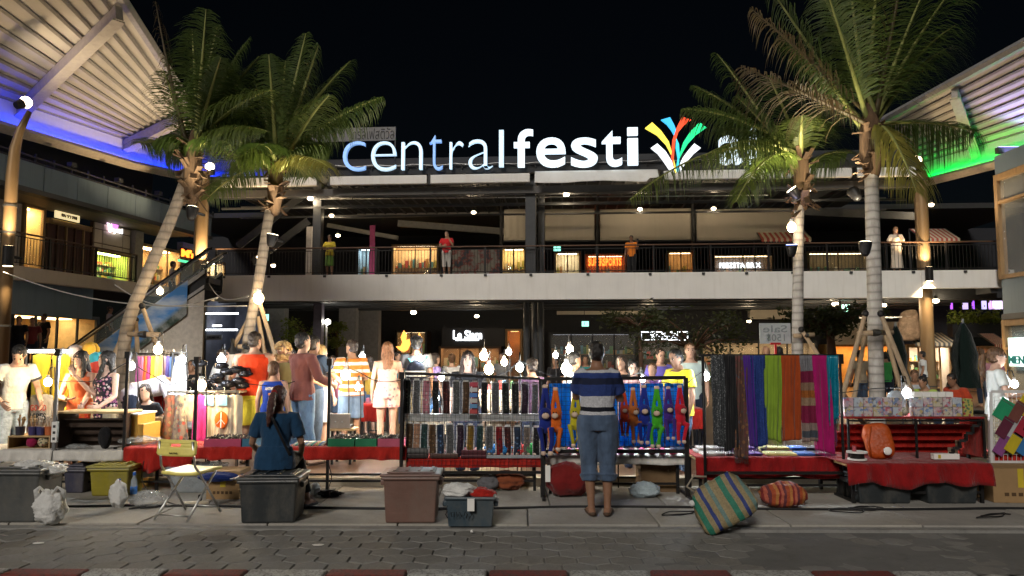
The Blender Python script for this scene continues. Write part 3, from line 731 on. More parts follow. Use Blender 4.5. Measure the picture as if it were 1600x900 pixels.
MB().box(a, b, vs+.06, vs+.2, zq, zs1).build('panel_backing', M_brown, e)
k = shop(LB, 'x', None, a+.05, b-.05, zf, zq-.06, vs, 1.0, back=(.5, .55, .15), light=(.9, 1, .4), st=12, shelves=4, cols=1, parent=e, seed=43)
text_on(LB, e, 'Y', 166, 178, 346, 364, vs-.08, emat('pink white logo', (1, .75, 1), 3), .03)
text_on(LB, e, 'oyori', 174, 191, 354, 368, vs-.08, emat('white logo', (1, .98, .95), 3), .03)
MB().ball(lz(180, 350, vs-.1)[:1]+(vs-.1,)+lz(180, 351, vs-.1)[1:], .2, ry=.05).build('logo_petal', emat('pink logo', (.75, .2, .8), 2), e, smooth=True)
a, b = lseg(207, 219); MB().box(a, b, vs-.2, vs+.2, zf, zs1).build('pilaster', mat('pilaster', (.33, .3, .27), .7), lb)
a, b = lseg(221, 283); shop(LB, 'shop', 'warm lit upper shop behind the leaning palm trunk', a, b, zf, zs1-.5, vs, 1.4, back=(.6, .42, .2), light=(1, .75, .4), st=12, shelves=3, cols=3, seed=44)
a, b = lseg(284, 305); MB().box(a, b, vs-.1, vs+.2, zf, zs1).build('pilaster', mat('pilaster', (.33, .3, .27), .7), lb)
a, b = lseg(306, 352); shop(LB, 'shop', 'pale lit food shop at the far end of the upper gallery', a, b, zf, zs1-.6, vs, 1.4, back=(.7, .62, .45), light=(1, .9, .6), st=12, shelves=3, cols=2, seed=45)
e = LB.root('lit_sign'); tag(e, 'glowing orange letter sign beside the round column', 'sign')
text_on(LB, e, "M's", 284, 305, 388, 405, .6, emat('orange letters', (1, .22, .02), 4), .04)
u0, z1 = lz(283, 386, .66); u1, z0 = lz(306, 407, .66); MB().box(u0, u1, .66, .7, z0, z1).build('sign_panel', M_blk, e)
e = LB.root('lit_sign'); tag(e, 'small green lit sign below the orange letters', 'sign')
u0, z1 = lz(281, 405, .5); u1, z0 = lz(300, 412, .5); MB().box(u0, u1, .5, .6, z0, z1).build('lit_face', emat('green lit', (.1, .8, .35), 1.6), e)
railing('gallery_railing', 'dark railing along the upper gallery of the left building', LB, UA, lz(214, 400)[0], zf, .0, rail=M_brown)
# lower storey
MB().box(UA, lz(160, 480)[0], .4, .8, lz(30, 490)[1], zf0+.05).build('lower_wall', M_blue, lb)
MB().box(UA, lz(18, 480)[0], .42, .78, DZ, lz(30, 490)[1]).build('lower_wall', M_blue, lb)
a = lz(18, 520, .5)[0]; b = lz(150, 520, .5)[0]
shop(LB, 'shop', 'warm lit ground floor shop at the far left behind the escalator', a, b, DZ, lz(30, 488)[1], .5, 3, back=(.75, .55, .28), light=(1, .75, .4), st=3, shelves=2, cols=4, pane=False, frame=M_char, seed=46)
# canopies of white sheet on purlins
def canopy(name, label, inner, outer, z_drop, led, nstrip, rafters, side):
    """inner / outer: lists of points (near to far), the roof hangs between them."""
    e = thing(name, label, 'canopy', (inner[0].x, inner[0].y, 0))
    def P(s, t):
        k = min(len(inner)-2, int(s)); f = s-k
        i = inner[k].lerp(inner[k+1], f); o = outer[k].lerp(outer[k+1], f); return i.lerp(o, t)
    S = len(inner)-1; off = V((inner[0].x, inner[0].y, 0))
    for k in range(nstrip):
        t0, t1 = (k+.06)/nstrip, (k+.94)/nstrip; m = MB(); st = [S*i/(S*4) for i in range(S*4+1)]
        vs = []; fs = []
        for s in st:
            for t, dz in ((t0, 0), (t1, 0)): vs.append(P(s, t)-off+V((0, 0, dz)))
            vs.append(P(s, t1)-off+V((0, 0, .08))); vs.append(P(s, t0)-off+V((0, 0, .08)))
        for i in range(len(st)-1):
            a, b = i*4, i*4+4
            for j in range(4): fs.append((a+j, a+(j+1) % 4, b+(j+1) % 4, b+j))
        m.add(vs, fs); m.build('roof_sheet', M_roofsheet, e)
        m = MB(); tt = k/nstrip
        m.tube([P(s, tt)-off+V((0, 0, -.05)) for s in st], .06, 4); m.build('purlin', M_purlin, e)
    for s in rafters:
        m = MB(); a, b = P(s, -.02)-off, P(s, .985)-off; m.bar(a-V((0, 0, .32)), b-V((0, 0, .32)), .2, .42); m.bar(a-V((0, 0, .54)), b-V((0, 0, .54)), .34, .04)
        m.build('rafter', mat('rafter paint', (.36, .33, .29), .6), e)
    st = [S*i/(S*4) for i in range(S*4+1)]
    m = MB(); m.tube([P(s, 1)-off+V((0, 0, .05)) for s in st], .16, 6); m.build('roof_edge', mat('roof edge', (.3, .29, .28), .6), e)
    m = MB()
    for s, s2 in zip(st, st[1:]):
        a, b = P(s, 0)-off, P(s2, 0)-off
        m.quad(a+V((0, 0, .0)), b, b-V((0, 0, z_drop)), a-V((0, 0, z_drop)))
    m.build('light_band', mat('band white', (.7, .7, .7), .5, var=.04), e, solid=.06)
    m = MB(); sd = V((side, 0, 0))
    m.tube([P(s, 0)-off+sd*.42-V((0, 0, z_drop+.08)) for s in st], .13, 4); m.tube([P(s, 0)-off+sd*.15-V((0, 0, z_drop+.13)) for s in st], .12, 4); m.build('gutter', mat('gutter', (.42, .36, .28), .6), e)
    c, p = led
    MB().tube([P(s, 0)-off+sd*.2-V((0, 0, z_drop-.05)) for s in st], .03, 5).build('led_strip', emat('led %s' % (c,), c, p), e)
    return e, P
IL = [at(30, 160, 24.3), at(195, 216, 29.5), at(335, 252, 34), at(440, 264, 38)]
OL = [at(190, 0, 20.3), at(297, 165, 28.2), at(425, 236, 33), at(466, 243, 37)]
IL = [IL[0]+(IL[0]-IL[1])*1.2]+IL; OL = [OL[0]+(OL[0]-OL[1])*1.2]+OL
canopy('canopy_roof', 'wide white ribbed canopy with blue lit band over the left building', IL, OL, .95, ((.0, .03, 1.0), 36), 12, (.35, 1, 2, 3), 1)
IR = [at(1600, 205, 27.0), at(1440, 253, 32.5)]; OR = [at(1600, 70, 23.3), at(1376, 192, 31.2)]
IR = [IR[0]+(IR[0]-IR[1])*1.2]+IR; OR = [OR[0]+(OR[0]-OR[1])*1.2]+OR
canopy('canopy_roof', 'white ribbed canopy with green lit band over the right building', IR, OR, .9, ((.0, 1.0, .08), 32), 9, (.45, 1.42,), -1)

# ---------------------------------------------------------------- right building
RB = Frame((at(1562, 400, 26.6).x, 26.6), (at(1562, 400, 26.6).x-.25, 12.0))
rb_ = RB.root('shop_building'); tag(rb_, 'two storey shop building with blue grey walls and tan window frames on the right', 'building')
def rz(px, py, v=0): return RB.uz(px, py, v)
zA = rz(1575, 266)[1]; zB = rz(1575, 435)[1]; zC = rz(1575, 490)[1]
MB().box(0, 14, 0, .3, zA, rz(1575, 236)[1]).build('upper_wall', M_blue, rb_); MB().box(0, 14, .02, .3, zC, zB).build('middle_wall', M_blue, rb_)
MB().box(0, 14, -.06, .35, zC-.2, zC).build('ledge', M_char, rb_)
for zz0, zz1, nm in ((zB, zA, 'upper_window'), (DZ, zC-.2, 'lower_window')):
    m = MB()
    for i in range(8): u = i*1.9; m.box(u-.09, u+.09, -.03, .22, zz0, zz1)
    m.box(0, 14, -.02, .2, zz1-.22, zz1-.005); m.box(0, 14, -.02, .2, zz1-1.05, zz1-.95); m.box(0, 14, -.02, .2, zz0+.005, zz0+.15)
    f = m.build(nm+'_frame', M_tan, rb_, bevel=.01)
    MB().box(0, 14, .08, .1, zz0+.15, zz1-.22).build('pane', M_glass, f)
    MB().box(0, 14, 2.5, 2.6, zz0, zz1).build('room_back', M_brown if zz0 > 2 else M_char, f)
    MB().box(0, 14, .3, 2.5, zz1, zz1+.1).build('room_ceiling', M_dark, f)
RBX = rb_
e = RB.root('menu_screen'); tag(e, 'bright white lit menu board in the ground floor window at the right edge', 'lit board')
u0, z1 = rz(1577, 528, -.05); z0 = rz(1577, 572, -.05)[1]
MB().box(u0, 9, -.1, -.05, z0, z1).build('lit_face', emat('menu white', (.75, 1, .95), 1.7), e)
text_on(RB, e, 'MENU', 1576, 1610, 556, 569, -.115, mat('menu ink', (.02, .2, .22), .6), .01)
# flower box bridge and purple lit windows beyond
e = CB.root('flower_box'); tag(e, 'long planter box with bushy yellow green plants on the lower right', 'planter')
u0, z1 = cz(1488, 497, 7); u1, z0 = cz(1566, 512, 7); MB().box(u0, u1, 7, 7.5, z0-.4, z1-.2).build('box', M_char, e)
m = MB(); rng = random.Random(3)
for i in range(900):
    c = V((rng.uniform(u0, u1), 7.1+rng.uniform(-.2, .4), z1-.25+abs(rng.gauss(0, .28)))); a = V((rng.gauss(0, 1), rng.gauss(0, 1), rng.gauss(0, 1))).normalized()*.1; b = a.cross(V((rng.gauss(0, 1), rng.gauss(0, 1), 1))).normalized()*.04
    m.quad(c-a, c-b, c+a, c+b)
M_leafY = mat('yellow green leaf', (.16, .19, .02), .6)
m.build('foliage', M_leafY, e)
e = CB.root('lit_window'); tag(e, 'row of violet lit windows above the planter on the lower right', 'window')
for x0, x1, c in ((1486, 1489, (.45, .1, 1)), (1505, 1513, (.5, .4, .8)), (1520, 1523, (.4, .1, 1)), (1535, 1542, (.5, .45, .8)), (1546, 1550, (.7, .4, 1)), (1552, 1567, (.8, .65, 1))):
    u0, z1 = cz(x0, 470, 8); u1, z0 = cz(x1, 483, 8); MB().box(u0, u1, 8, 8.1, z0, z1).build('window', emat('violet %s' % (c,), c, 1.6), e)
e = CB.root('hanging_ornament'); tag(e, 'pale mottled shell shaped ornament hanging left of the right column', 'ornament')
u, z = cz(1423, 507, 3)
m = MB(); m.grid(lambda s, t: V((u+(.25+.35*t)*math.sin(s*PI*1.6-.6)*(1-.3*t)-.1, 3+.3*math.cos(s*PI*1.6), z+.45-.95*t+.15*math.sin(s*6))), 16, 8)
m.build('shell', mat('mottled shell', (.22, .16, .12), .6, var=.6, scale=6), e, smooth=True, solid=.04)
MB().bar((u-2.2, 3, z+.25), (u, 3, z+.3), .05).build('bracket', M_steel, e)

# ---------------------------------------------------------------- escalator
es = thing('escalator', 'escalator with glass balustrades and a blue poster on its flank, left of the round column', 'escalator', (at(70, 545, 26.5).x, 26.5, DZ))
b0 = V((at(62, 545, 26.5).x, 26.5, DZ)); t0 = V((at(318, 545, 27.2).x, 27.2, zf))
wv = V((.1, 1.3, 0))
def ep(t, w=0, dz=0): return b0.lerp(t0, t)+wv*w+V((0, 0, dz))-V(es.location)
m = MB()
for wl in (0, 1):
    m.add([ep(0, wl, -.1), ep(1, wl, -.45), ep(1, wl, .25), ep(0, wl, .25)], [(0, 1, 2, 3)])
m.build('truss_side', M_char, es, solid=.08)
m = MB(); m.add([ep(-.02, 0, -.1), ep(1, 0, -.45), ep(1, 1, -.45), ep(-.02, 1, -.1)], [(0, 1, 2, 3)]); m.build('truss_base', M_char, es, solid=.05)
n = 24; stm = MB().box(-.16, .18, .12, 1.2, 0, .2).mesh('step'); stm.materials.append(mat('step metal', (.12, .12, .125), .4, .6))
for i in range(n):
    o = bpy.data.objects.new('step', stm); COL.objects.link(o); o.parent = es; o.location = ep((i+.5)/n, 0, -.12)
for wl in (.04, .96):
    m = MB(); m.add([ep(.0, wl, .25), ep(1, wl, .25), ep(1, wl, .95), ep(.0, wl, .95)], [(0, 1, 2, 3)]); m.build('glass_balustrade', glass('balustrade glass', (.6, .72, .7), .3), es)
    m = MB(); m.tube([ep(-.06, wl, .3), ep(-.05, wl, .8), ep(.0, wl, 1.0), ep(1, wl, 1.0), ep(1.03, wl, .9)], .05, 8); m.build('handrail', M_rubber, es, smooth=True)
    m = MB(); m.tube([ep(0, wl, .92), ep(1, wl, .92)], .055, 6); m.tube([ep(0, wl, .27), ep(1, wl, .27)], .05, 6); m.build('side_rail', M_steel, es, smooth=True)
for dz0, dz1 in ((.1, .26), (-.14, -.02)):
    m = MB(); m.add([ep(0, -.09, dz0), ep(1, -.09, dz0-(.28 if dz0 < 0 else 0)), ep(1, -.09, dz1-(.28 if dz0 < 0 else 0)), ep(0, -.09, dz1)], [(0, 1, 2, 3)]); m.build('skirt_panel', mat('pale steel skirt', (.55, .54, .5), .35, .3), es, solid=.03)
# flank panel under the stairs with a poster of sea and sky
m = MB(); m.add([ep(.2, -.06, -.1)*1, ep(1.0, -.06, -.48), V((ep(1, -.06).x, ep(1, -.06).y, .0)), V((ep(.2, -.06).x, ep(.2, -.06).y, .0))], [(0, 1, 2, 3)])
m.build('flank_panel', mat('flank cream', (.6, .55, .47), .5), es, solid=.04)
n = NT('sea poster'); n.set(.35); tc = n.n.new('ShaderNodeTexCoord'); sp = n.n.new('ShaderNodeSeparateXYZ'); n.ln(tc.outputs['Generated'], sp.inputs[0])
skyc = n.ramp(n.noise(n.coord((.4, 1, 1)), 1.6, 5), [(.42, (.08, .3, .7)), (.62, (.65, .75, .85))])
isl = n.ramp(n.noise(n.coord(), 3.5, 5), [(.4, (.03, .06, .04)), (.6, (.3, .32, .3))])
mt = n.n.new('ShaderNodeMath'); mt.operation = 'MULTIPLY_ADD'; n.ln(sp.outputs[0], mt.inputs[0]); mt.inputs[1].default_value = -.75; n.ln(sp.outputs[2], mt.inputs[2])
n.col(n.mix(n.ramp(mt.outputs[0], [(.0, (0,)*3), (.06, (1,)*3)]), isl, skyc))
m = MB(); m.add([ep(.36, -.12, -.95), ep(.9, -.12, -.95), ep(.9, -.12, .28), ep(.36, -.12, .28)], [(0, 1, 2, 3)])
m.build('side_poster', n.m, es, solid=.02)
m = MB(); m.add([ep(.2, -.12, -.55), ep(.352, -.12, -.95), ep(.352, -.12, .28), ep(.2, -.12, .28)], [(0, 1, 2, 3)]); m.build('side_poster', mat('dark poster', (.06, .065, .05), .4, var=.8, scale=3), es, solid=.02)
# arrow on the panel
u = ep(.72, -.13, -1.75); ar = MB(); ar.bar(u+V((-.1, 0, -.1)), u+V((.55, 0, .25)), .07, .02); ar.bar(u+V((.55, 0, .25)), u+V((.2, 0, .3)), .07, .02); ar.bar(u+V((.55, 0, .25)), u+V((.45, 0, -.1)), .07, .02); ar.build('arrow', M_blk, es)
# ---------------------------------------------------------------- coconut palms
def leafmat(name, a, b, c):
    n = NT(name); n.set(.5, 0, .4); k = n.noise(n.coord(), 2.5, 5, .65); g = n.noise(n.coord(), 18, 3)
    n.col(n.mix(n.ramp(g, [(.4, (0,)*3), (.75, (.6,)*3)]), n.ramp(k, [(.32, a), (.66, b)]), c))
    tr = n.n.new('ShaderNodeBsdfTranslucent'); tr.inputs[0].default_value = (*[x*1.1 for x in b], 1); mx = n.n.new('ShaderNodeMixShader'); mx.inputs[0].default_value = .35
    n.ln(n.b.outputs[0], mx.inputs[1]); n.ln(tr.outputs[0], mx.inputs[2]); n.ln(mx.outputs[0], n.out.inputs[0]); return n.m
M_fr = [leafmat('palm leaf a', (.028, .05, .01), (.06, .1, .018), (.09, .105, .025)), leafmat('palm leaf b', (.035, .055, .01), (.08, .115, .02), (.11, .11, .025)), leafmat('palm leaf yellowing', (.09, .1, .02), (.16, .15, .03), (.2, .15, .05))]
M_frdead = leafmat('palm leaf dead', (.07, .045, .024), (.12, .08, .04), (.07, .09, .025))
M_rach = mat('palm midrib', (.2, .21, .06), .5, var=.3)
def trunkmat(name, c, d):
    n = NT(name); n.set(.85); tc = n.n.new('ShaderNodeTexCoord'); w = n.n.new('ShaderNodeTexWave'); w.wave_type = 'BANDS'; w.bands_direction = 'Z'
    w.inputs['Scale'].default_value = 2.4; w.inputs['Distortion'].default_value = 2.2; w.inputs['Detail'].default_value = 3; n.ln(tc.outputs['Object'], w.inputs[0])
    k = n.noise(n.coord((1, 1, .3)), 12, 6, .65)
    c1 = n.ramp(w.outputs['Fac'], [(.0, tuple(x*.62 for x in c)), (.18, c), (.8, tuple(x*1.15 for x in c))])
    n.col(n.mix(n.ramp(k, [(.42, (0,)*3), (.7, (.7,)*3)]), c1, d)); n.bump(k, .012, .8); return n.m
M_trunk = trunkmat('palm bark', (.27, .22, .165), (.13, .105, .08)); M_trunkg = trunkmat('palm bark grey', (.36, .34, .31), (.2, .18, .16))
M_fibre = mat('palm fibre', (.1, .06, .032), .95, var=.45, scale=18, bump=.02, stretch=(1, 1, .15))
def qb(a, c, b, t): return a*(1-t)**2 + c*2*t*(1-t) + b*t*t
def frond(parent, base, tip, arch, m, rng, n=76, ll=.62, hang=.75, side=None, stalk=.16, rach=None, ragged=0.0):
    """A leaf from base to tip: midrib along a curve, two ranks of narrow leaflets that hang."""
    base, tip = V(base), V(tip); Ln = (tip-base).length; c = base.lerp(tip, .5)+V((0, 0, arch*Ln)); mb = MB(); rb = MB()
    P = [qb(base, c, tip, i/14) for i in range(15)]
    rb.tube(P, [.045*(1-i/14)**.8+.006 for i in range(15)], 6, [.03*(1-i/14)**.8+.005 for i in range(15)])
    for i in range(n):
        t = stalk+(1-stalk)*(i+.5)/n; p = qb(base, c, tip, t); tg = (qb(base, c, tip, min(1, t+.02))-qb(base, c, tip, t-.02)).normalized()
        sd = tg.cross(V((0, 0, 1))); sd = sd.normalized() if sd.length > .05 else V((1, 0, 0)); upv = sd.cross(tg)
        if side is not None: sd = (sd+V(side)*.35).normalized()
        l = ll*(math.sin(PI*min(1, .16+.8*(i+.5)/n))**.7)*rng.uniform(.85, 1.12)
        for sg in (-1, 1):
            if ragged and rng.random() < ragged: continue
            d = (sd*sg*.95+tg*rng.uniform(.45, .7)+upv*rng.uniform(.1, .3)).normalized(); h = hang*rng.uniform(.75, 1.25)
            q = [p]; dd = d
            for k in range(4):
                dd = (dd+V((0, 0, -1))*h*(.22+.26*k)).normalized(); q.append(q[-1]+dd*l/4)
            wv = tg.cross(d).cross(d); wv = (tg-d*tg.dot(d)).normalized()*.0115*rng.uniform(.8, 1.2)
            vs = []
            for k, w_ in enumerate((.55, 1.0, .85, .5)): vs += [q[k]-wv*w_, q[k]+wv*w_]
            vs.append(q[4]); mb.add(vs, [(0, 1, 3, 2), (2, 3, 5, 4), (4, 5, 7, 6), (6, 7, 8)])
    o = mb.build('frond', m, parent); rb.build('midrib', rach or M_rach, o, smooth=True); return o
def palm(label, trunk, Y, r0, r1, fr, mt, seed, scale=1.0, extra=14, spread=2.3):
    """trunk: picture points from the ground up; fr: (tip px, tip py, depth offset, arch, kind, hang)."""
    rng = random.Random(seed)
    pts = [at(px, py, Y+dy) for px, py, dy in trunk]; g = onz(*trunk[0][:2], DZ); base = V((pts[0].x, pts[0].y, DZ))
    e = thing('palm_tree', label, 'tree', base)
    P = [p-base for p in pts]; P[0].z = -.05
    sp = []
    for i in range(len(P)-1):
        a = P[max(0, i-1)]; b = P[i]; c = P[i+1]; d = P[min(len(P)-1, i+2)]
        for k in range(10):
            t = k/10; sp.append(.5*((2*b)+(c-a)*t+(2*a-5*b+4*c-d)*t*t+(3*b-a-3*c+d)*t**3))
    sp.append(P[-1]); N = len(sp)
    fine = [sp[0]]
    for a, b in zip(sp, sp[1:]):
        k = max(1, int((b-a).length/.035)); fine += [a.lerp(b, (j+1)/k) for j in range(k)]
    N = len(fine)
    MB().tube(fine, [(r0+(r1-r0)*(i/N)**.8+(.05*math.exp(-i/(N*.035))))*(1+.014*(1 if i % 4 == 0 else 0)-.014*rng.random()) for i in range(N)], 18).build('trunk', mt, e, smooth=True)
    C = P[-1]; m = MB()
    m.limb([C-V((0, 0, .7)), C-V((0, 0, .35)), C+V((0, 0, .1)), C+V((0, 0, .45))], [r1*1.2, r1*1.75, r1*1.5, r1*.6], 12)
    for k in range(36):
        a = rng.uniform(0, 2*PI); z = rng.uniform(-.75, .2); b = C+V((math.cos(a)*r1*1.25, math.sin(a)*r1*1.25, z)); d = V((math.cos(a), math.sin(a), 0))
        m.bar(b-d*.06, b+d*rng.uniform(.08, .22)+V((0, 0, rng.uniform(-.3, .25))), rng.uniform(.05, .12), .012)
    m.build('crown_fibre', M_fibre, e)
    for i, f in enumerate(fr):
        px, py, dy, arch, kind, hang = f; tip = at(px, py, Y+dy)-base
        mm = {'g': M_fr[0], 'y': M_fr[1], 'o': M_fr[2], 'd': M_frdead}[kind]
        frond(e, C+V((rng.uniform(-.08, .08), rng.uniform(-.08, .08), rng.uniform(-.15, .3))), tip, arch, mm, rng, ll=.84*scale*rng.uniform(.9, 1.1), hang=hang*1.15, rach=M_frdead if kind == 'd' else None, ragged=.38 if kind == 'd' else .03)
    for i in range(extra):                                        # the rest of the crown, all round
        a = 2*PI*(i+rng.random()*.7)/extra; el = rng.uniform(-.1, .95); l = spread*rng.uniform(.8, 1.1)
        tip = C+V((math.cos(a)*math.cos(el), math.sin(a)*math.cos(el)*.9, math.sin(el)))*l-V((0, 0, .25))
        frond(e, C+V((0, 0, .15)), tip, rng.uniform(.12, .25), M_fr[i % 2], rng, n=66, ll=.76*scale, hang=rng.uniform(.6, 1.0))
    return e, base
G = 'g'
P1, pb1 = palm('leaning coconut palm with windswept crown on the far left', [(186, 610, 0), (196, 525, 0), (232, 425, .1), (270, 335, .2), (302, 248, .2)], 12.6, .115, .09,
    [(322, 14, -.2, .02, 'g', .9), (243, 2, .2, -.12, 'd', 1.3), (388, 62, .6, .14, 'g', .8), (405, 88, 1.0, .12, 'g', .8), (425, 140, -.7, .16, 'y', .8), (418, 205, -1.0, .2, 'y', 1.0), (300, 45, 1.0, .05, 'g', .9), (362, 100, 1.6, .1, 'g', .8), (255, 110, .8, .1, 'g', 1.1), (262, 215, .2, .25, 'g', 1.3), (345, 90, -.6, .08, 'g', 1.0), (395, 180, .4, .2, 'g', 1.0), (340, 40, .6, .05, 'g', .9)], M_trunk, 11, 1.0, 3, 1.6)
P2, pb2 = palm('slim coconut palm with full crown left of the roof lettering', [(375, 640, 0), (388, 530, 0), (404, 440, 0), (418, 350, 0), (431, 268, 0)], 13.2, .1, .08,
    [(478, 52, .5, .06, 'g', .8), (548, 95, 1.2, .08, 'g', .8), (597, 152, .2, .12, 'g', .9), (515, 148, -.9, .14, 'y', .9), (514, 262, -1.0, .3, 'o', .8), (396, 120, .3, .08, 'g', .9), (345, 205, -.9, .2, 'y', 1.0), (330, 180, .6, .2, 'g', 1.0), (446, 95, 1.2, .05, 'g', .8), (420, 85, -.4, .05, 'g', .9), (540, 190, .8, .2, 'g', .9), (508, 228, .2, .25, 'g', 1.0), (372, 245, -.4, .3, 'y', 1.1), (498, 70, 0, .06, 'g', .9), (360, 140, 0, .12, 'g', .9)], M_trunk, 12, .95, 3, 1.6)
P3, pb3 = palm('slimmer coconut palm with long drooping leaf, right of the roof emblem', [(1245, 640, 0), (1246, 540, 0), (1247, 440, 0), (1248, 350, 0), (1252, 262, 0)], 13.6, .108, .085,
    [(1068, 170, .2, .16, 'g', .8), (985, 312, -1.6, .26, 'y', .9), (1120, 84, 1.0, .08, 'g', .8), (1085, 135, .9, .14, 'g', .8), (1150, 315, -1.2, .35, 'y', 1.0), (1325, 240, .5, .25, 'g', 1.0), (1200, 118, 1.5, .06, 'g', .8), (1310, 140, 1.2, .1, 'g', .8), (1105, 240, -.5, .25, 'y', 1.0), (1150, 150, 0, .1, 'g', .9), (1175, 250, .5, .3, 'g', 1.1), (1130, 200, .8, .2, 'g', .9), (1330, 175, 1.2, .1, 'g', .9)], M_trunkg, 13, 1.1, 2, 1.6)
P4, pb4 = palm('tall coconut palm with upright leaves and dead brown leaves on the right', [(1370, 640, 0), (1368, 540, 0), (1366, 440, 0), (1363, 330, 0), (1360, 205, 0)], 12.3, .122, .105,
    [(1172, 12, .3, .02, 'd', .95), (1158, 104, -.6, .03, 'd', 1.0), (1322, -70, -.1, .0, 'y', .45), (1425, -130, -.4, -.02, 'd', .35), (1492, 40, .7, .14, 'g', .8), (1262, -60, .5, .03, 'g', .7), (1522, 205, .2, .12, 'g', 1.2), (1432, 300, -.7, .45, 'o', .9), (1375, -90, 1.2, .02, 'g', .6), (1480, 75, 1.0, .12, 'g', .9), (1225, 60, .9, .06, 'g', .8), (1290, -20, -.6, .02, 'g', .7), (1455, -40, .3, .05, 'g', .7), (1195, -30, .4, .03, 'g', .8), (1490, -20, .2, .08, 'g', .7)], M_trunkg, 14, 1.25, 0, 2.1)
# propping poles round the trunks
M_prop = mat('prop timber', (.3, .22, .14), .85, var=.3, scale=12, stretch=(1, 1, .2))
def props(lst, lab, tie=None):
    for i, (a, b, Y, l) in enumerate(lst):
        p, q = at(*a, Y), at(*b, Y+.35 if i % 2 else Y-.25)
        e = thing('prop_pole', l, 'pole', (p.x, p.y, DZ)); d = (q-p)
        p2 = p+(p-q)*((p.z-DZ)/max(.1, q.z-p.z)) if p.z > DZ else p
        MB().tube([p2-V(e.location), q-V(e.location)], [.045, .035], 8).build('pole', M_prop, e, smooth=True)
        MB().ball(q-V(e.location), .055, 8, 5).build('lashing', M_blk, e)
props([((1312, 635), (1352, 490), 12.0, 'pale prop pole leaning in from the left of the tall right palm'), ((1334, 625), (1352, 520), 12.2, 'thin prop pole close to the left of the tall right palm'), ((1424, 610), (1376, 490), 12.0, 'long prop pole leaning in from the right of the tall right palm'), ((1408, 610), (1378, 500), 12.7, 'second prop pole right of the tall right palm, behind the longer one'),
       ((1285, 565), (1252, 515), 13.5, 'prop pole right of the slimmer right palm'),
       ((163, 590), (215, 470), 12.4, 'prop pole under the leaning left palm, left of its trunk'), ((246, 545), (222, 478), 12.6, 'prop pole right of the leaning left palm, short'), ((216, 565), (212, 500), 12.4, 'upright prop pole beside the leaning left palm'),
       ((432, 560), (405, 470), 13.2, 'prop pole right of the slim left palm'), ((345, 580), (398, 480), 13.0, 'prop pole left of the slim left palm'), ((415, 560), (402, 490), 13.5, 'steeper prop pole just right of the slim left palm')], '')
for a, b, Y, l in (((1340, 521), (1395, 519), 12.0, 'timber brace tied across the tall right palm'), ((1240, 525), (1272, 523), 13.4, 'timber brace tied across the slimmer right palm'), ((200, 522), (250, 523), 12.3, 'timber brace tied across the leaning palm'), ((372, 542), (400, 540), 13.0, 'timber brace across the slim left palm')):
    p, q = at(*a, Y), at(*b, Y); e = thing('prop_brace', l, 'pole', p); MB().tube([(0, 0, 0), q-p], .04, 8).build('pole', M_prop, e, smooth=True); MB().ball((q-p)*.5, .06, 8, 5, ry=.2).build('lashing', M_blk, e)
# lamps strapped to the palms
def strap_flood(px, py, Y, label, to, power, col, spot=R(70), r=.11):
    p = at(px, py, Y); e = thing('flood_lamp', label, 'lamp', p); d = (V(to)-p).normalized()
    MB().tube([-d*.15, -d*.1, d*.02, d*.06], [.04, .07, .095, .1], 14).build('housing', M_blk, e, smooth=True)
    MB().tube([d*.061, d*.066], [.09, .09], 14).build('lamp_glass', emat('flood glass %.2f %.2f %.2f' % col, col, 12, False), e)
    MB().tube([(0, 0, 0), (.1, .25, -.02)], .025, 6).build('bracket', M_blk, e)
    lamp(d*.09, power, col, .1, spot, d*10, .6).parent = e; return e
WARM = (1, .86, .6)
strap_flood(1335, 302, 12.0, 'black flood lamp strapped high on the tall right palm', at(1250, 180, 13.3), 300, WARM, R(100))
strap_flood(1352, 385, 11.6, 'silver flood lamp on an arm halfway up the tall right palm', at(1352, 60, 11.9), 420, WARM, R(60))
strap_flood(1237, 388, 13.3, 'blue lit lamp strapped to the slimmer right palm', at(1235, 150, 13.0), 60, (.3, .4, 1), R(80))
strap_flood(1240, 300, 13.3, 'small flood lamp under the crown of the slimmer right palm', at(1130, 160, 13.2), 330, WARM, R(130))
strap_flood(300, 330, 12.2, 'small flood lamp behind the leaning left palm', at(330, 130, 12.6), 200, WARM, R(95))
strap_flood(425, 372, 12.8, 'small flood lamp on the slim left palm', at(470, 150, 12.8), 270, WARM, R(95))
def bulb(px, py, Y, label, power, col=(1, .72, .38), r=.06, name='light_bulb', st=40):
    p = at(px, py, Y); e = thing(name, label, 'lamp', p)
    MB().ball((0, 0, 0), r, 14, 9, rz=r*1.15).build('bulb_glass', emat('bulb %.2f %.2f %.2f' % col, col, st, False), e, smooth=True)
    MB().tube([(0, 0, r*.9), (0, 0, r*1.9)], [r*.5, r*.42], 10).build('socket', M_white, e, smooth=True)
    if power: lamp((0, 0, 0), power, col, r*1.2).parent = e
    return e
bulb(404, 466, 12.9, 'glowing round bulb on the trunk of the slim left palm', 70, r=.085)
bulb(1237, 355, 13.2, 'glowing round bulb on the slimmer right palm', 60, r=.075)
bulb(250, 455, 12.4, 'small glowing bulb under the leaning palm', 30, r=.05)
# thin wires between the palms and the columns
for a, b, ya, yb, l in (((5, 425), (385, 478), 19, 13, 'sagging pale wire from the edge column to the slim palm'), ((325, 440), (388, 463), 28, 13.1, 'taut wire from the round column to the slim palm'), ((180, 445), (340, 465), 18, 13, 'thin wire behind the leaning palm')):
    p, q = at(*a, ya), at(*b, yb); e = MB().tube([p.lerp(q, i/16)-V((0, 0, .5*math.sin(PI*i/16)*.6)) for i in range(17)], .012, 5).build('wire', mat('wire grey', (.4, .38, .34), .6), None); tag(e, l, 'wire')
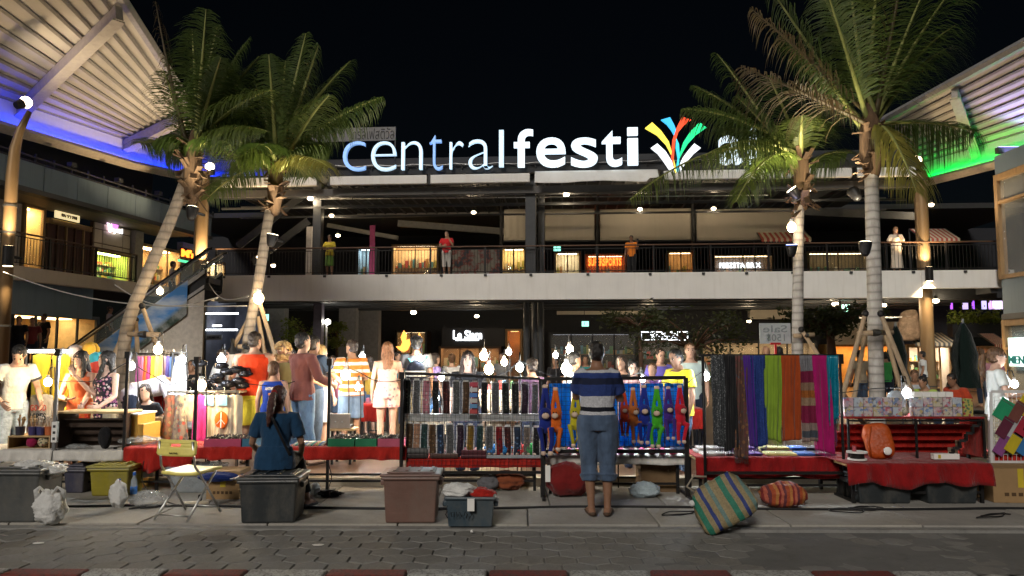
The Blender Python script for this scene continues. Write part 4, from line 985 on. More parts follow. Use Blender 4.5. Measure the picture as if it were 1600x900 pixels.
# trees in the court
def tree(label, px, y0, y1, Y, rx, rz, n, mt, cat='tree', gap=.0, trunk=.09, lw=.09, seed=1):
    rng = random.Random(seed); b = V((at(px, 600, Y).x, Y, DZ)); zc0, zc1 = zat(y1, Y), zat(y0, Y); e = thing('leafy_tree', label, cat, b)
    zc = (zc0+zc1)/2-DZ; hz = (zc1-zc0)/2
    m = MB(); m.tube([(0, 0, 0), (.05, 0, zc*.5), (0, .03, zc-hz*.4)], [trunk, trunk*.8, trunk*.6], 8)
    cl = []
    for k in range(16):
        c = V((rng.uniform(-rx, rx), rng.uniform(-rx, rx)*.6, zc+rng.uniform(-hz, hz)*.8)); cl.append((c, rng.uniform(.25, .5)*rx*.8)); m.tube([(0, 0, zc-hz*.7), V((0, 0, zc-hz*.4)).lerp(c, .5)+V((0, 0, .05)), c], [trunk*.5, trunk*.3, .015], 6)
    m.build('trunk', M_brown, e, smooth=True)
    m = MB()
    for i in range(n):
        c, r = rng.choice(cl); p = c+V((rng.gauss(0, 1), rng.gauss(0, 1), rng.gauss(0, .7)))*r*.6
        a = V((rng.gauss(0, 1), rng.gauss(0, 1), rng.gauss(0, .6))).normalized()*lw; w_ = a.cross(V((rng.gauss(0, 1), rng.gauss(0, 1), 1))).normalized()*lw*.4
        m.add([p-a, p-w_, p+a, p+w_], [(0, 1, 2), (0, 2, 3)])
    m.build('crown', mt, e); return e
M_leafD = leafmat('dark leaf', (.02, .03, .01), (.05, .06, .02), (.06, .06, .02)); M_leafL = leafmat('lit leaf', (.1, .14, .02), (.18, .22, .04), (.2, .22, .04))  # lit leaf is a brighter copy, lamplight on the plants put into its colour
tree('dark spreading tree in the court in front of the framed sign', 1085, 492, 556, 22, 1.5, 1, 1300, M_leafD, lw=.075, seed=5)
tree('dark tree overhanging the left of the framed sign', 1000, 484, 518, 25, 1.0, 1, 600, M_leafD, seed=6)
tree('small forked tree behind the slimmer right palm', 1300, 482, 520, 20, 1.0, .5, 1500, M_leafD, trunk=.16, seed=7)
tree('bright lit plant behind the crowd on the left', 490, 500, 545, 33, 1.1, .8, 1200, M_leafL, cat='plant', seed=8)
tree('lit leafy branch right of the small post lamp', 524, 500, 520, 34, .5, .3, 400, M_leafL, cat='plant', seed=9)
e = thing('post_lamp', 'slim lit post lamp on the lower floor beside the plants', 'lamp', (at(509, 560, 31).x, 31, DZ)); hz = zat(503, 31)-DZ
MB().tube([(0, 0, 0), (0, 0, hz)], .05, 8).build('post', M_steel, e); MB().ball((.05, 0, hz), .12, 10, 6).build('lamp_glass', emat('post glow', (1, .95, .8), 14, False), e); lamp((.05, -.2, hz), 60, (1, .95, .8), .1).parent = e
for px, Y, l in ((1403, 21, 'folded dark parasol left of the bronze column'), (1509, 20, 'folded dark green parasol right of the bronze column')):
    b = V((at(px, 600, Y).x, Y, DZ)); zt2 = zat(503 if px > 1450 else 508, Y)-DZ; e = thing('folded_parasol', l, 'parasol', b)
    MB().tube([(0, 0, 0), (0, 0, zt2+.08)], .03, 8).build('pole', M_steel, e)
    m = MB(); k = 9; rr = .36 if px > 1450 else .3
    m.add(*(lambda: ([V((math.cos(2*PI*j/18)*(q*(1.3 if j % 2 else .66)), math.sin(2*PI*j/18)*(q*(1.3 if j % 2 else .66)), z)) for z, q in ((zt2, .02), (zt2-.3, rr*.4), (zt2-.85, rr*.7), (zt2-1.2, rr*.62), (zt2-1.7, rr)) for j in range(18)], [(i*18+j, i*18+(j+1) % 18, (i+1)*18+(j+1) % 18, (i+1)*18+j) for i in range(4) for j in range(18)]))())
    m.build('canopy', cloth('parasol green', (.005, .013, .011)), e, smooth=True); MB().box(-.3, .3, -.3, .3, 0, .08).build('base', M_char, e, bevel=.02)
# ---------------------------------------------------------------- people
def skinmat(name, c):
    n = NT(name); n.set(.55, 0, .35); k = n.noise(n.coord(), 9, 4)
    n.col(n.ramp(k, [(.3, tuple(x*.88 for x in c)), (.7, tuple(min(1, x*1.08) for x in c))])); n.b.inputs['Subsurface Weight'].default_value = .0
    n.bump(n.noise(n.coord(), 90, 3), .002, .4); return n.m
SK = {'tan': skinmat('tan skin', (.36, .2, .125)), 'fair': skinmat('fair skin', (.52, .32, .23)), 'brown': skinmat('brown skin', (.24, .125, .075)), 'pale': skinmat('pale skin', (.58, .38, .29))}
def hairmat(name, c):
    n = NT(name); n.set(.45, 0, .5); k = n.noise(n.coord((1, 1, .12)), 55, 4, .6)
    n.col(n.ramp(k, [(.3, tuple(x*.45 for x in c)), (.7, tuple(min(1, x*1.5) for x in c))])); n.bump(k, .02, .9); return n.m
HR = {'black': hairmat('black hair', (.012, .01, .009)), 'dark': hairmat('dark brown hair', (.03, .018, .012)), 'brown': hairmat('brown hair', (.11, .055, .025)), 'blond': hairmat('blond hair', (.42, .28, .12)), 'auburn': hairmat('auburn hair', (.2, .085, .035)), 'red': hairmat('dark reddish hair', (.06, .018, .012))}
M_eyew = mat('eye white', (.7, .68, .65), .3, bump=0); M_eyed = mat('eye dark', (.01, .008, .006), .2, bump=0); M_lip = mat('lips', (.35, .1, .09), .45, bump=0)
DEF = dict(S=(.185, 0, 1.42), E=(.245, -.015, 1.14), W=(.255, .06, .9), H=(.092, 0, .93), K=(.098, .02, .5), A=(.10, -.03, .085), T=(.12, .14, .03))
def person(label, pos, rz, H=1.72, fem=False, skin='fair', top=None, bottom=None, hair=('short', 'dark'), pose=None, vox=.014, shoes=None, face=False, group=None, child=False, build=1.0, noleg=False):
    """pos: feet point; rz: degrees, 0 looks away from the viewer (+Y). top/bottom: dicts for the clothes."""
    s = H/1.75; P = dict(pose or {}); lean = R(P.get('lean', 0)); dz = P.get('pz', 0.0); twist = R(P.get('twist', 0)); hs = 1.14 if child else 1.0
    e = thing('person', label, 'person', pos, R(rz), group)
    pel = V((0, 0, .95+dz))
    def T(p):                                                     # bend of the upper body about the pelvis
        p = V(p)+V((0, 0, dz)); f = max(0, min(1, (p.z-pel.z+.03)/.32)); f = f*f*(3-2*f)
        q = Matrix.Rotation(-lean*f, 3, 'X') @ (Matrix.Rotation(twist*f, 3, 'Z') @ (p-pel)); return pel+q
    sw = (.93 if fem else 1.0)*build
    def J(k, sg):
        key = ('L' if sg < 0 else 'R')+k
        if key in P: return V(P[key])
        d = DEF[k]; p = V((d[0]*sg*(sw if k in 'SEW' else 1), d[1], d[2]))
        return T(p) if k in 'SEW' else (p if k in 'KAT' else p+V((0, 0, dz)))
    HM = Matrix.Translation(T((0, .012, 1.545))) @ Matrix.Rotation(-lean*.7, 4, 'X') @ Matrix.Rotation(R(P.get('yaw', 0)), 4, 'Z') @ Matrix.Rotation(R(P.get('pitch', 0)), 4, 'X') @ Matrix.Rotation(R(P.get('roll', 0)), 4, 'Y') @ Matrix.Scale(hs, 4)
    hf = lambda p: HM @ (V(p)+V((0, 0, .09)))
    def torso(m, g, z0=.84, z1=1.54, n=16):
        A = [(.84, .13, .10, 0), (.93, .168, .118, -.01), (1.0, .16, .112, -.005), (1.08, .145, .1, 0), (1.2, .155, .11, .005), (1.32, .172, .118, .01), (1.4, .175, .105, .0), (1.45, .125, .085, -.005), (1.48, .07, .066, 0), (1.54, .056, .058, .008), (1.6, .053, .056, .018)]
        if fem: A = [(z, a*(1.0 if z > 1.43 else (1.04 if z < .95 else (.86 if z < 1.25 else .91))), b*(1.0 if z > 1.43 or z < 1.0 else .9)+(.022 if 1.25 < z < 1.38 else 0), c+(.018 if 1.25 < z < 1.38 else 0)) for z, a, b, c in A]
        B = build
        rr = [(0, c, z, a*(B if z < 1.46 else 1)+g, b*(B if z < 1.46 else 1)+g) for z, a, b, c in A if z0-.001 <= z <= z1+.001]
        m.rings(rr, n, T)
    def arm(m, sg, g=0.0, frac=2.0):
        S, E, W = J('S', sg), J('E', sg), J('W', sg); inn = T((.13*sg*sw, 0, 1.41))
        if frac >= 2: m.limb([inn, S, S.lerp(E, .45), E, E.lerp(W, .3), W.lerp(E, .12)+(W-E)*.06], [x*(.86 if fem else 1)*build**.5+g for x in (.062, .057, .05, .041, .042, .029)], 12)
        elif frac <= 1: q = S.lerp(E, frac); m.tube([inn, S, S.lerp(E, frac*.5), q], [x*(.86 if fem else 1)*build**.5+g for x in (.064, .062, .064, .066)], 14)
        else: q = E.lerp(W, frac-1); m.tube([inn, S, S.lerp(E, .5), E, E.lerp(q, .5), q], [x*(.86 if fem else 1)+g for x in (.064, .06, .056, .05, .046, .038)], 14)
    def leg(m, sg, g=0.0, frac=2.0, hem=None, foot=True):
        h, k, a, t = J('H', sg), J('K', sg), J('A', sg), J('T', sg)
        if frac >= 2:
            m.limb([h, h.lerp(k, .4), k, k.lerp(a, .3), a.lerp(k, .12), a], [.09*build, .08*build, .057, .056, .037, .036], 12)
            if foot:
                f = (t-a); f.z = 0; hl = a-f.normalized()*.05+V((0, 0, -.045)); m.limb([hl, a+V((0, 0, -.03)), a.lerp(t, .5)+V((0, 0, -.005)), t], [.036, .042, .042, .038], 10, [.036, .05, .03, .018])
        else:
            pts = [h+V((0, 0, .06)), h, h.lerp(k, .5)]; rr = [.085*build+g, .1*build+g, .088*build+g]
            if frac <= 1: pts.append(h.lerp(k, frac)); rr.append((hem or .088)+g)
            else: pts += [k, k.lerp(a, .4), k.lerp(a, frac-1)]; rr += [.066+g, .066+g, (hem or .055)+g]
            if frac <= .5: pts = [pts[0], pts[1], h.lerp(k, frac)]; rr = [rr[0], rr[1], (hem or .1)+g]
            m.tube(pts, rr, 16)
    # body
    m = MB(); torso(m, 0)
    hd = [(0, .05, -.118, .03, .03), (0, .042, -.1, .047, .05), (0, .03, -.075, .059, .068), (0, .018, -.045, .065, .082), (0, .008, -.01, .07, .091), (0, .002, .03, .074, .097), (0, -.003, .065, .073, .096), (0, -.008, .092, .062, .082), (0, -.012, .112, .038, .05), (0, -.014, .119, .015, .02)]
    if fem: hd = [(a, b, c, d*.95, f*.96) for a, b, c, d, f in hd]
    m.rings(hd, 18, hf)
    m.add([hf(p) for p in ((-.012, .088, .02), (.012, .088, .02), (.017, .094, -.03), (-.017, .094, -.03), (0, .118, -.026), (0, .096, .022))], [(0, 5, 4, 3), (5, 1, 2, 4), (3, 4, 2), (0, 3, 2, 1), (0, 1, 5)])
    for sg in (-1, 1): m.ball((.074*sg, -.008, -.005), .012, 8, 6, ry=.022, rz=.033, f=hf)
    for sg in (-1, 1):
        arm(m, sg)
        if not noleg: leg(m, sg)
    o = m.build('body', SK[skin], e, smooth=True); o.scale = (s,)*3
    k = o.modifiers.new('remesh', 'REMESH'); k.mode = 'VOXEL'; k.voxel_size = vox/s; k.use_smooth_shade = True
    k = o.modifiers.new('smooth', 'SMOOTH'); k.factor = .5; k.iterations = 3 if vox > .01 else 4
    # hands: palm, four fingers, thumb
    for sg in (-1, 1):
        E, W = J('E', sg), J('W', sg); d = P.get(('L' if sg < 0 else 'R')+'hand'); d = V(d).normalized() if d else (W-E).normalized()
        nr = P.get(('L' if sg < 0 else 'R')+'palm'); nr = V(nr) if nr else V((-sg, .15, 0)); nr = (nr-d*nr.dot(d)).normalized(); wv = d.cross(nr)*(1 if sg > 0 else -1)
        if wv.dot(V((0, 1, .3))) < 0 and not P.get('nf'): pass
        curl = P.get(('L' if sg < 0 else 'R')+'curl', .35); fs = .92 if fem else 1.0
        m = MB(); W0 = W-d*.012
        m.tube([W0-d*.02, W0+d*.01, W0+d*.045*fs, W0+d*.088*fs, W0+d*.095*fs], [.024, .028, .04*fs, .042*fs, .03], 10, [.02, .02, .017, .014, .008], up=nr)
        for i, (l, ofs) in enumerate(((.07, .031), (.08, .011), (.075, -.01), (.058, -.029))):
            a = W0+d*.084*fs+wv*ofs*fs; q = [a]; dd = (d+wv*ofs*2.2).normalized()
            for j, ln_ in enumerate((.45, .32, .23)):
                dd = (dd+nr*curl*(.5+.35*j)).normalized(); q.append(q[-1]+dd*l*ln_*fs)
            m.limb(q, [.0092, .0088, .008, .0068], 7)
        a = W0+d*.022+wv*.03; m.limb([a, a+(d*.6+wv*.75+nr*.25).normalized()*.034, a+(d*.6+wv*.75+nr*.25).normalized()*.034+(d*.9+wv*.25+nr*.4).normalized()*.03, a+(d*.6+wv*.75+nr*.25).normalized()*.034+(d*.9+wv*.2+nr*.5).normalized()*.052], [.014, .0115, .0105, .008], 7)
        h = m.build('hand', SK[skin], e, smooth=True); h.scale = (s,)*3
    def fin(m, name, mt, v=None, sm=3, dis=.006):
        o = m.build(name, mt, e, smooth=True); o.scale = (s,)*3
        k = o.modifiers.new('remesh', 'REMESH'); k.mode = 'VOXEL'; k.voxel_size = (v or vox)/s; k.use_smooth_shade = True
        k = o.modifiers.new('smooth', 'SMOOTH'); k.factor = .5; k.iterations = sm
        if dis and vox < .012:
            k = o.modifiers.new('folds', 'DISPLACE'); k.texture = FOLD; k.strength = dis*2.6; k.mid_level = .5; k.texture_coords = 'LOCAL'
        return o
    if top:
        m = MB(); z0 = top.get('hem', .88); g = top.get('g', .014); kind = top.get('kind', 'tee')
        z1 = {'tee': 1.47, 'tank': 1.455, 'strap': 1.40, 'tube': 1.36}.get(kind, 1.48)
        A0 = max(z0, .84)
        torso(m, g, A0, z1)
        if z0 < .93 or top.get('loose'):
            w_ = .176*build+g+top.get('loose', 0); m.rings([(0, -.005, z0, w_, .125*build+g+top.get('loose', 0)*.8), (0, -.005, 1.0, w_*.97, .12*build+g), (0, 0, 1.1, .15*build+g, .105*build+g)], 16, T)
        sl_ = top.get('sleeve', .55)
        if kind in ('tee', 'shirt'):
            for sg in (-1, 1): arm(m, sg, .013, sl_)
        if kind == 'tank':
            for sg in (-1, 1): m.limb([T((.13*sg*sw, 0, 1.40)), T((.16*sg*sw, 0, 1.42))], [.066, .05], 10)
        if kind == 'strap':
            for sg in (-1, 1): m.tube([T((.09*sg, .1, 1.36)), T((.1*sg, .05, 1.455)), T((.1*sg, -.05, 1.455)), T((.09*sg, -.09, 1.36))], .016, 6)
        fin(m, {'tee': 't_shirt', 'shirt': 'shirt', 'tank': 'tank_top', 'strap': 'strap_top', 'tube': 'strapless_top'}[kind], top['mat'])
        if top.get('cuff'):
            for sg in (-1, 1):
                S, E = J('S', sg), J('E', sg); q = S.lerp(E, sl_); d = (E-S).normalized(); m = MB().tube([q-d*.03, q+d*.003], .083, 14); o = m.build('sleeve_cuff', top['cuff'], e, smooth=True); o.scale = (s,)*3
    if bottom and not noleg:
        m = MB(); g = bottom.get('g', .012); kind = bottom.get('kind', 'trousers')
        if kind in ('trousers', 'shorts', 'jeans'):
            m.rings([(0, -.005, .85, .15*build+g, .112*build+g), (0, -.01, .93, .172*build+g, .122*build+g), (0, -.005, 1.01, .16*build+g, .114*build+g)], 16, T if lean else (lambda p: p+V((0, 0, dz))))
            for sg in (-1, 1): leg(m, sg, g, bottom.get('len', 1.9), bottom.get('hem'))
            fin(m, kind, bottom['mat'])
        else:
            zl = bottom.get('z', .5); w_ = bottom.get('w', .22)
            m.rings([(0, 0, zl, w_, w_*.8), (0, -.005, (zl+.95)/2, (w_+.18)/2, (w_*.8+.13)/2), (0, -.01, .93, .178, .128), (0, 0, 1.06, .145, .103)], 20, lambda p: p+V((0, 0, dz)))
            fin(m, 'skirt', bottom['mat'])
    if shoes and not noleg:
        for sg in (-1, 1):
            a, t = J('A', sg), J('T', sg); f = t-a; f.z = 0; f = f.normalized(); m = MB()
            m.limb([a-f*.06+V((0, 0, -.055)), a+f*.03+V((0, 0, -.055)), a.lerp(t, .6)+V((0, 0, -.02)), t+f*.01], [.037, .043, .047, .04], 10, [.026, .028, .026, .02])
            o = m.build('shoe', shoes, e, smooth=True); o.scale = (s,)*3
    if hair:
        kind, c = hair; m = MB(); mt = HR[c]; g = .0
        if kind == 'curly':
            rg = random.Random(len(label))
            for k in range(70):
                a, b = rg.uniform(0, 2*PI), rg.uniform(-.9, 1.3); r = .1
                p = V((math.cos(a)*math.cos(b)*r*1.05, math.sin(a)*math.cos(b)*r*1.1-.03, .02+math.sin(b)*r-(.08 if b < -.2 else 0)))
                if p.y > .045 and p.z < .06: continue
                m.ball(p, .036, 8, 6, f=hf)
        else:
            m.ball((0, -.014, .042), .083, 16, 12, ry=.104, rz=.088, f=hf)
            m.ball((0, -.032, -.01), .079, 16, 10, ry=.082, rz=.085, f=hf)
            if kind in ('long', 'verylong', 'front'):
                zl = {'long': -.26, 'verylong': -.42, 'front': -.34}[kind]
                q = [V((0, -.05, .02)), V((0, -.07, -.08)), V((0, -.085, -.18)), V((0, -.085, zl))]
                m.tube([hf(p) for p in q], [.075, .085, .092, .06], 14, [.055, .045, .04, .025], up=HM.to_3x3() @ V((0, 1, 0)))
                if kind == 'front':
                    for sg in (-1, 1): m.limb([hf(p) for p in ((.062*sg, .03, .05), (.078*sg, .022, -.05), (.088*sg, .05, -.16), (.085*sg, .085, -.3))], [.03, .028, .034, .02], 10)
                else:
                    for sg in (-1, 1): m.limb([hf(p) for p in ((.066*sg, .005, .04), (.077*sg, -.01, -.06), (.08*sg, -.03, -.16))], [.026, .026, .022], 10)
            if kind == 'pony':
                m.limb([hf(p) for p in ((0, -.1, .02), (0, -.15, .0), (0, -.165, -.1), (-.01, -.15, -.25), (-.02, -.14, -.34))], [.03, .035, .045, .036, .015], 12)
            if kind == 'bun': m.ball((0, -.115, .055), .05, 12, 8, f=hf)
            if kind == 'bob':
                m.tube([hf(p) for p in ((0, -.03, .03), (0, -.04, -.06), (0, -.04, -.12))], [.082, .092, .085], 14, [.08, .075, .06], up=HM.to_3x3() @ V((0, 1, 0)))
        o = fin(m, 'hair', mt, v=min(vox, .009), sm=1, dis=0)
        k = o.modifiers.new('locks', 'DISPLACE'); k.texture = LOCK; k.strength = .022; k.mid_level = .5; k.texture_coords = 'LOCAL'
    if face:
        for sg in (-1, 1):
            m = MB().ball((.032*sg, .082, .012), .012, 8, 6, ry=.009, rz=.0065, f=hf); o = m.build('eye', M_eyew, e, smooth=True); o.scale = (s,)*3
            m = MB().ball((.032*sg, .0885, .012), .009, 8, 6, ry=.005, f=hf); o2 = m.build('iris', M_eyed, o, smooth=True)
            m = MB().tube([hf(p) for p in ((.014*sg, .092, .03), (.032*sg, .0925, .037), (.05*sg, .08, .031))], [.004, .006, .003], 6); o = m.build('eyebrow', HR['black'], e); o.scale = (s,)*3
        m = MB().limb([hf(p) for p in ((-.02, .083, -.062), (0, .094, -.062), (.02, .083, -.062))], [.005, .0095, .005], 7); o = m.build('mouth', M_lip, e, smooth=True); o.scale = (s,)*3
    e['_s'] = s
    return e, (lambda p: V(e.location)+Matrix.Rotation(R(rz), 3, 'Z') @ (V(p)*s)), hf
LOCK = bpy.data.textures.new('locks', 'CLOUDS'); LOCK.noise_scale = .028; LOCK.noise_depth = 1
FOLD = bpy.data.textures.new('folds', 'CLOUDS'); FOLD.noise_scale = .085; FOLD.noise_depth = 2
def feet(px, py, z): p = onz(px, py, z); return V((p.x, p.y, z))
def stand(px, Y, z=DZ): return V((at(px, 600, Y).x, Y, z))
M_denim = cloth('blue denim', (.07, .105, .17), .35); M_denimL = cloth('pale denim', (.25, .34, .45), .3); M_denimD = cloth('dark denim', (.02, .026, .045)); M_blackc = cloth('black cloth', (.012, .012, .014)); M_whitec = cloth('white cloth', (.72, .72, .7)); M_khaki = cloth('khaki cloth', (.3, .26, .18))
M_sandal = mat('sandal', (.07, .04, .025), .7); M_wshoe = mat('white shoe', (.6, .6, .58), .6); M_dshoe = mat('dark shoe', (.02, .02, .022), .6)
# --- the man in the striped polo shirt at the toy rack
NV, WT, RB2 = (.004, .006, .014), (.55, .56, .6), (.025, .05, .2)
pol = bands('striped polo', [(0, NV), (.09, WT), (.16, NV), (.245, WT), (.3, NV), (.365, WT), (.53, RB2), (.70, (.012, .018, .05)), (.8, RB2), (.88, WT)], 2, 1.0/.66, -.86/.66)
f0 = feet(935, 805, GZ)
person('man seen from behind in a navy, blue and white striped polo and denim knee shorts', f0, -4, 1.71, skin='brown', build=1.08, vox=.009, hair=('short', 'black'),
       top=dict(kind='tee', mat=pol, sleeve=.72, hem=.93, g=.016), bottom=dict(kind='shorts', mat=M_denim, len=1.22, hem=.088, g=.016), shoes=M_sandal,
       pose=dict(LE=(-.215, .16, 1.17), LW=(-.12, .38, 1.32), RE=(.24, .13, 1.15), RW=(.13, .36, 1.33), LS=(-.165, .03, 1.41), RS=(.165, .03, 1.41), pitch=-22, lean=5, LK=(-.09, .03, .5), LA=(-.07, -.03, .085), RA=(.09, -.03, .085), RT=(.12, .13, .03), LT=(-.1, .13, .03)))
# --- the seated woman in blue
f1 = V((at(430, 700, 7.72).x, 7.72, GZ))
SEAT = .50
ps, wf, hf1 = person('woman in a blue T-shirt sitting on the dark grey tub with her back turned', f1, 6, 1.60, fem=True, skin='brown', build=1.06, vox=.009, hair=('pony', 'red'),
       top=dict(kind='tee', mat=cloth('petrol blue cotton', (.012, .045, .1)), sleeve=.75, hem=.87, g=.018, loose=.02), bottom=dict(kind='trousers', mat=M_blackc, len=1.85), shoes=M_dshoe,
       pose=dict(pz=-.37, lean=8, LK=(-.12, .44, .56), RK=(.16, .4, .57), LA=(-.12, .5, .1), RA=(.3, .35, .1), LT=(-.13, .66, .03), RT=(.36, .5, .03), LE=(-.26, .06, .76), LW=(-.2, .28, .62), RE=(.27, .06, .76), RW=(.24, .26, .62), yaw=-14, pitch=-10))
m = MB(); m.tube([(-.1, .13, 1.05), (-.06, -.05, 1.1), (.0, -.135, 1.02), (.1, -.15, .82), (.17, -.1, .66), (.19, .02, .6)], .014, 6, .005)
o = m.build('shoulder_strap', M_blackc, ps); o.scale = (1.6/1.75,)*3
m = MB().ball((0, -.13, .02), .035, 10, 6, f=hf1); o = m.build('hair_tie', cloth('red scrunchie', (.3, .02, .02)), ps, smooth=True); o.scale = (1.6/1.75,)*3
# --- left stall: the man looking down and two women talking
person('young man in a white T-shirt and ripped pale jeans looking down at the left stall', stand(20, 10.0, GZ), 236, 1.74, skin='fair', build=.92, vox=.009, hair=('short', 'black'), face=True,
       top=dict(kind='tee', mat=cloth('off white cotton', (.6, .62, .6)), sleeve=.6, hem=.88, g=.016, cuff=cloth('grey cuff', (.06, .06, .065))), bottom=dict(kind='jeans', mat=mat('ripped pale jeans', (.36, .45, .54), .9, var=.6, scale=5, bump=.02), len=1.9, g=.016), shoes=M_wshoe,
       pose=dict(pitch=-45, lean=12, yaw=-30, LE=(-.27, .08, 1.16), LW=(-.24, .24, .98), RE=(.28, .05, 1.15), RW=(.22, .25, .98)))
person('woman with long dark hair in an orange top raising one hand to her mouth', stand(126, 9.95, GZ), 178, 1.62, fem=True, skin='fair', vox=.009, hair=('front', 'black'), face=True,
       top=dict(kind='strap', mat=cloth('coral orange cloth', (.62, .13, .04)), hem=.86, g=.012), bottom=dict(kind='shorts', mat=printed('orange batik', (.5, .1, .02), [(.7, .5, .05), (.5, .05, .02)], 14), len=.6), shoes=M_sandal,
       pose=dict(yaw=-12, pitch=-4, LE=(-.25, .1, 1.15), LW=(-.03, .22, 1.44), Lhand=(.5, 0, .8), Lpalm=(0, -1, 0), Lcurl=.25, RE=(.25, .06, 1.12), RW=(.02, .26, 1.1), Rhand=(-1, .2, .05), Rpalm=(0, 0, 1)))
person('woman with wavy black hair in a dark floral top turned to her friend', stand(166, 9.9, GZ), 158, 1.62, fem=True, skin='pale', vox=.009, hair=('front', 'black'), face=True,
       top=dict(kind='strap', mat=printed('dark floral cloth', (.02, .018, .03), [(.5, .2, .28), (.55, .5, .48), (.25, .08, .2), (.5, .3, .3)], 26), hem=.84, g=.014), bottom=dict(kind='shorts', mat=M_khaki, len=.5), shoes=M_sandal,
       pose=dict(yaw=-50, LE=(-.24, .06, 1.14), LW=(-.2, .28, 1.0), RE=(.24, .1, 1.12), RW=(.08, .3, 1.0), Lhand=(.2, 1, 0), Rhand=(-.4, 1, 0)))
# --- shoppers in the middle
person('man in a red orange sleeveless top and yellow shorts seen from behind', stand(396, 10.75), 4, 1.80, skin='fair', build=1.12, vox=.010, hair=('short', 'dark'), shoes=M_sandal,
       top=dict(kind='tank', mat=cloth('red orange cotton', (.62, .05, .012)), hem=.9, g=.018, loose=.012), bottom=dict(kind='shorts', mat=cloth('bright yellow cotton', (.72, .62, .06)), len=.98, hem=.11, g=.02),
       pose=dict(yaw=-22, LE=(-.29, .0, 1.14), RE=(.3, .03, 1.16), RW=(.26, .16, .95)))
b2, wb2, hfb = person('boy in a blue basketball jersey with white lettering on the back', stand(427, 10.25), 6, 1.37, skin='fair', child=True, vox=.010, hair=('short', 'brown'), shoes=M_wshoe,
       top=dict(kind='tank', mat=cloth('royal blue jersey', (.015, .05, .33)), hem=.8, g=.02, loose=.02), bottom=dict(kind='shorts', mat=cloth('royal blue shorts', (.02, .06, .35)), len=.95, hem=.11, g=.02), pose=dict(yaw=-12))
for tx, w_, z0, z1, mm in (('ANTHONY', .2, 1.31, 1.36, M_white), ('7', .09, 1.06, 1.26, mat('jersey orange', (.7, .25, .1), .7))):
    me = fit(glyph(tx, .02, 3), -w_/2, w_/2, z0, z1, -.158, .012); me.materials.append(mm); o = bpy.data.objects.new('lettering', me); COL.objects.link(o); o.parent = b2; o.scale = (1.37/1.75,)*3
person('woman with curly light brown hair behind the boy', stand(440, 11.2), 12, 1.66, fem=True, skin='fair', vox=.011, hair=('curly', 'blond'), top=dict(kind='tee', mat=cloth('olive cotton', (.12, .11, .06)), sleeve=.5), bottom=dict(kind='trousers', mat=M_khaki, len=1.9), pose=dict(yaw=15))
person('tall man in a dusty maroon long sleeved shirt and blue jeans, side on', stand(473, 10.5), -38, 1.78, skin='fair', vox=.010, hair=('short', 'black'), face=True, shoes=M_sandal,
       top=dict(kind='shirt', mat=cloth('dusty maroon cloth', (.2, .075, .065)), sleeve=1.75, hem=.86, g=.02, loose=.012), bottom=dict(kind='jeans', mat=cloth('mid blue denim', (.14, .24, .38), .3), len=1.93, g=.014),
       pose=dict(lean=-2, yaw=-8, RE=(.27, .05, 1.16), RW=(.2, .34, 1.06), Rcurl=.5, LE=(-.26, .1, 1.16), LW=(-.15, .36, 1.08), LK=(-.11, .1, .5), LA=(-.12, -.12, .09), LT=(-.13, .05, .03), RA=(.12, .1, .085), RT=(.14, .26, .03)))
person('man in a navy T-shirt half hidden behind the maroon shirt', stand(488, 11.3), -30, 1.76, skin='tan', vox=.012, hair=('short', 'black'), top=dict(kind='tee', mat=cloth('navy cotton', (.02, .04, .09)), sleeve=.6), bottom=dict(kind='trousers', mat=M_denim, len=1.9), pose=dict(RE=(.3, .15, 1.15), RW=(.18, .38, 1.08)))
person('blond woman in a short white dress beside the maroon shirted man', stand(500, 11.6), -25, 1.63, fem=True, skin='fair', vox=.012, hair=('bob', 'blond'), top=dict(kind='strap', mat=M_whitec, hem=.86), bottom=dict(kind='skirt', mat=M_whitec, z=.52, w=.2), shoes=M_sandal, pose=dict(yaw=-30))
person('man in an orange and white striped T-shirt and denim shorts holding goods', stand(549, 12.2), 25, 1.72, skin='tan', vox=.011, hair=('short', 'dark'), face=True, shoes=M_sandal,
       top=dict(kind='tee', mat=bands('orange striped cotton', [(0, (.65, .2, .03)), (.55, (.7, .66, .58))], 2, 8.5, 0, rep=True), sleeve=.8, hem=.86, g=.02, loose=.014), bottom=dict(kind='shorts', mat=cloth('mid denim shorts', (.16, .22, .3), .3), len=.98, hem=.1, g=.018),
       pose=dict(yaw=35, RE=(.27, .12, 1.13), RW=(.06, .34, 1.08), LE=(-.25, .14, 1.13), LW=(-.08, .36, 1.06)))
person('woman with long auburn hair in a pale pink patterned strapless playsuit', stand(605, 11.9), 12, 1.68, fem=True, skin='fair', vox=.011, hair=('verylong', 'auburn'), shoes=M_sandal,
       top=dict(kind='tube', mat=printed('pink flamingo cloth', (.62, .4, .34), [(.5, .2, .2), (.2, .18, .22), (.6, .3, .25)], 15, .3), hem=.86, g=.02), bottom=dict(kind='shorts', mat=printed('pink flamingo cloth b', (.62, .4, .34), [(.5, .2, .2), (.2, .18, .22), (.6, .3, .25)], 15, .3), len=.5, hem=.11, g=.022),
       pose=dict(RE=(.25, .04, 1.12), RW=(.22, .2, .97)))
bp, wbp, _ = person('man in a black cap and grey T-shirt with a striped backpack', stand(650, 12.6), 5, 1.78, skin='tan', vox=.012, hair=('short', 'black'), top=dict(kind='tee', mat=cloth('grey cotton', (.12, .12, .12)), sleeve=.6), bottom=dict(kind='trousers', mat=M_khaki, len=1.9))
q = wbp((0, -.2, 1.18)); e = thing('backpack', 'small dark backpack with turquoise straps and white stripes on the grey shirted man', 'backpack', q)
m = MB().ball((0, -.0, 0), .16, 14, 10, ry=.1, rz=.2); m.build('bag', M_denimD, e, smooth=True)
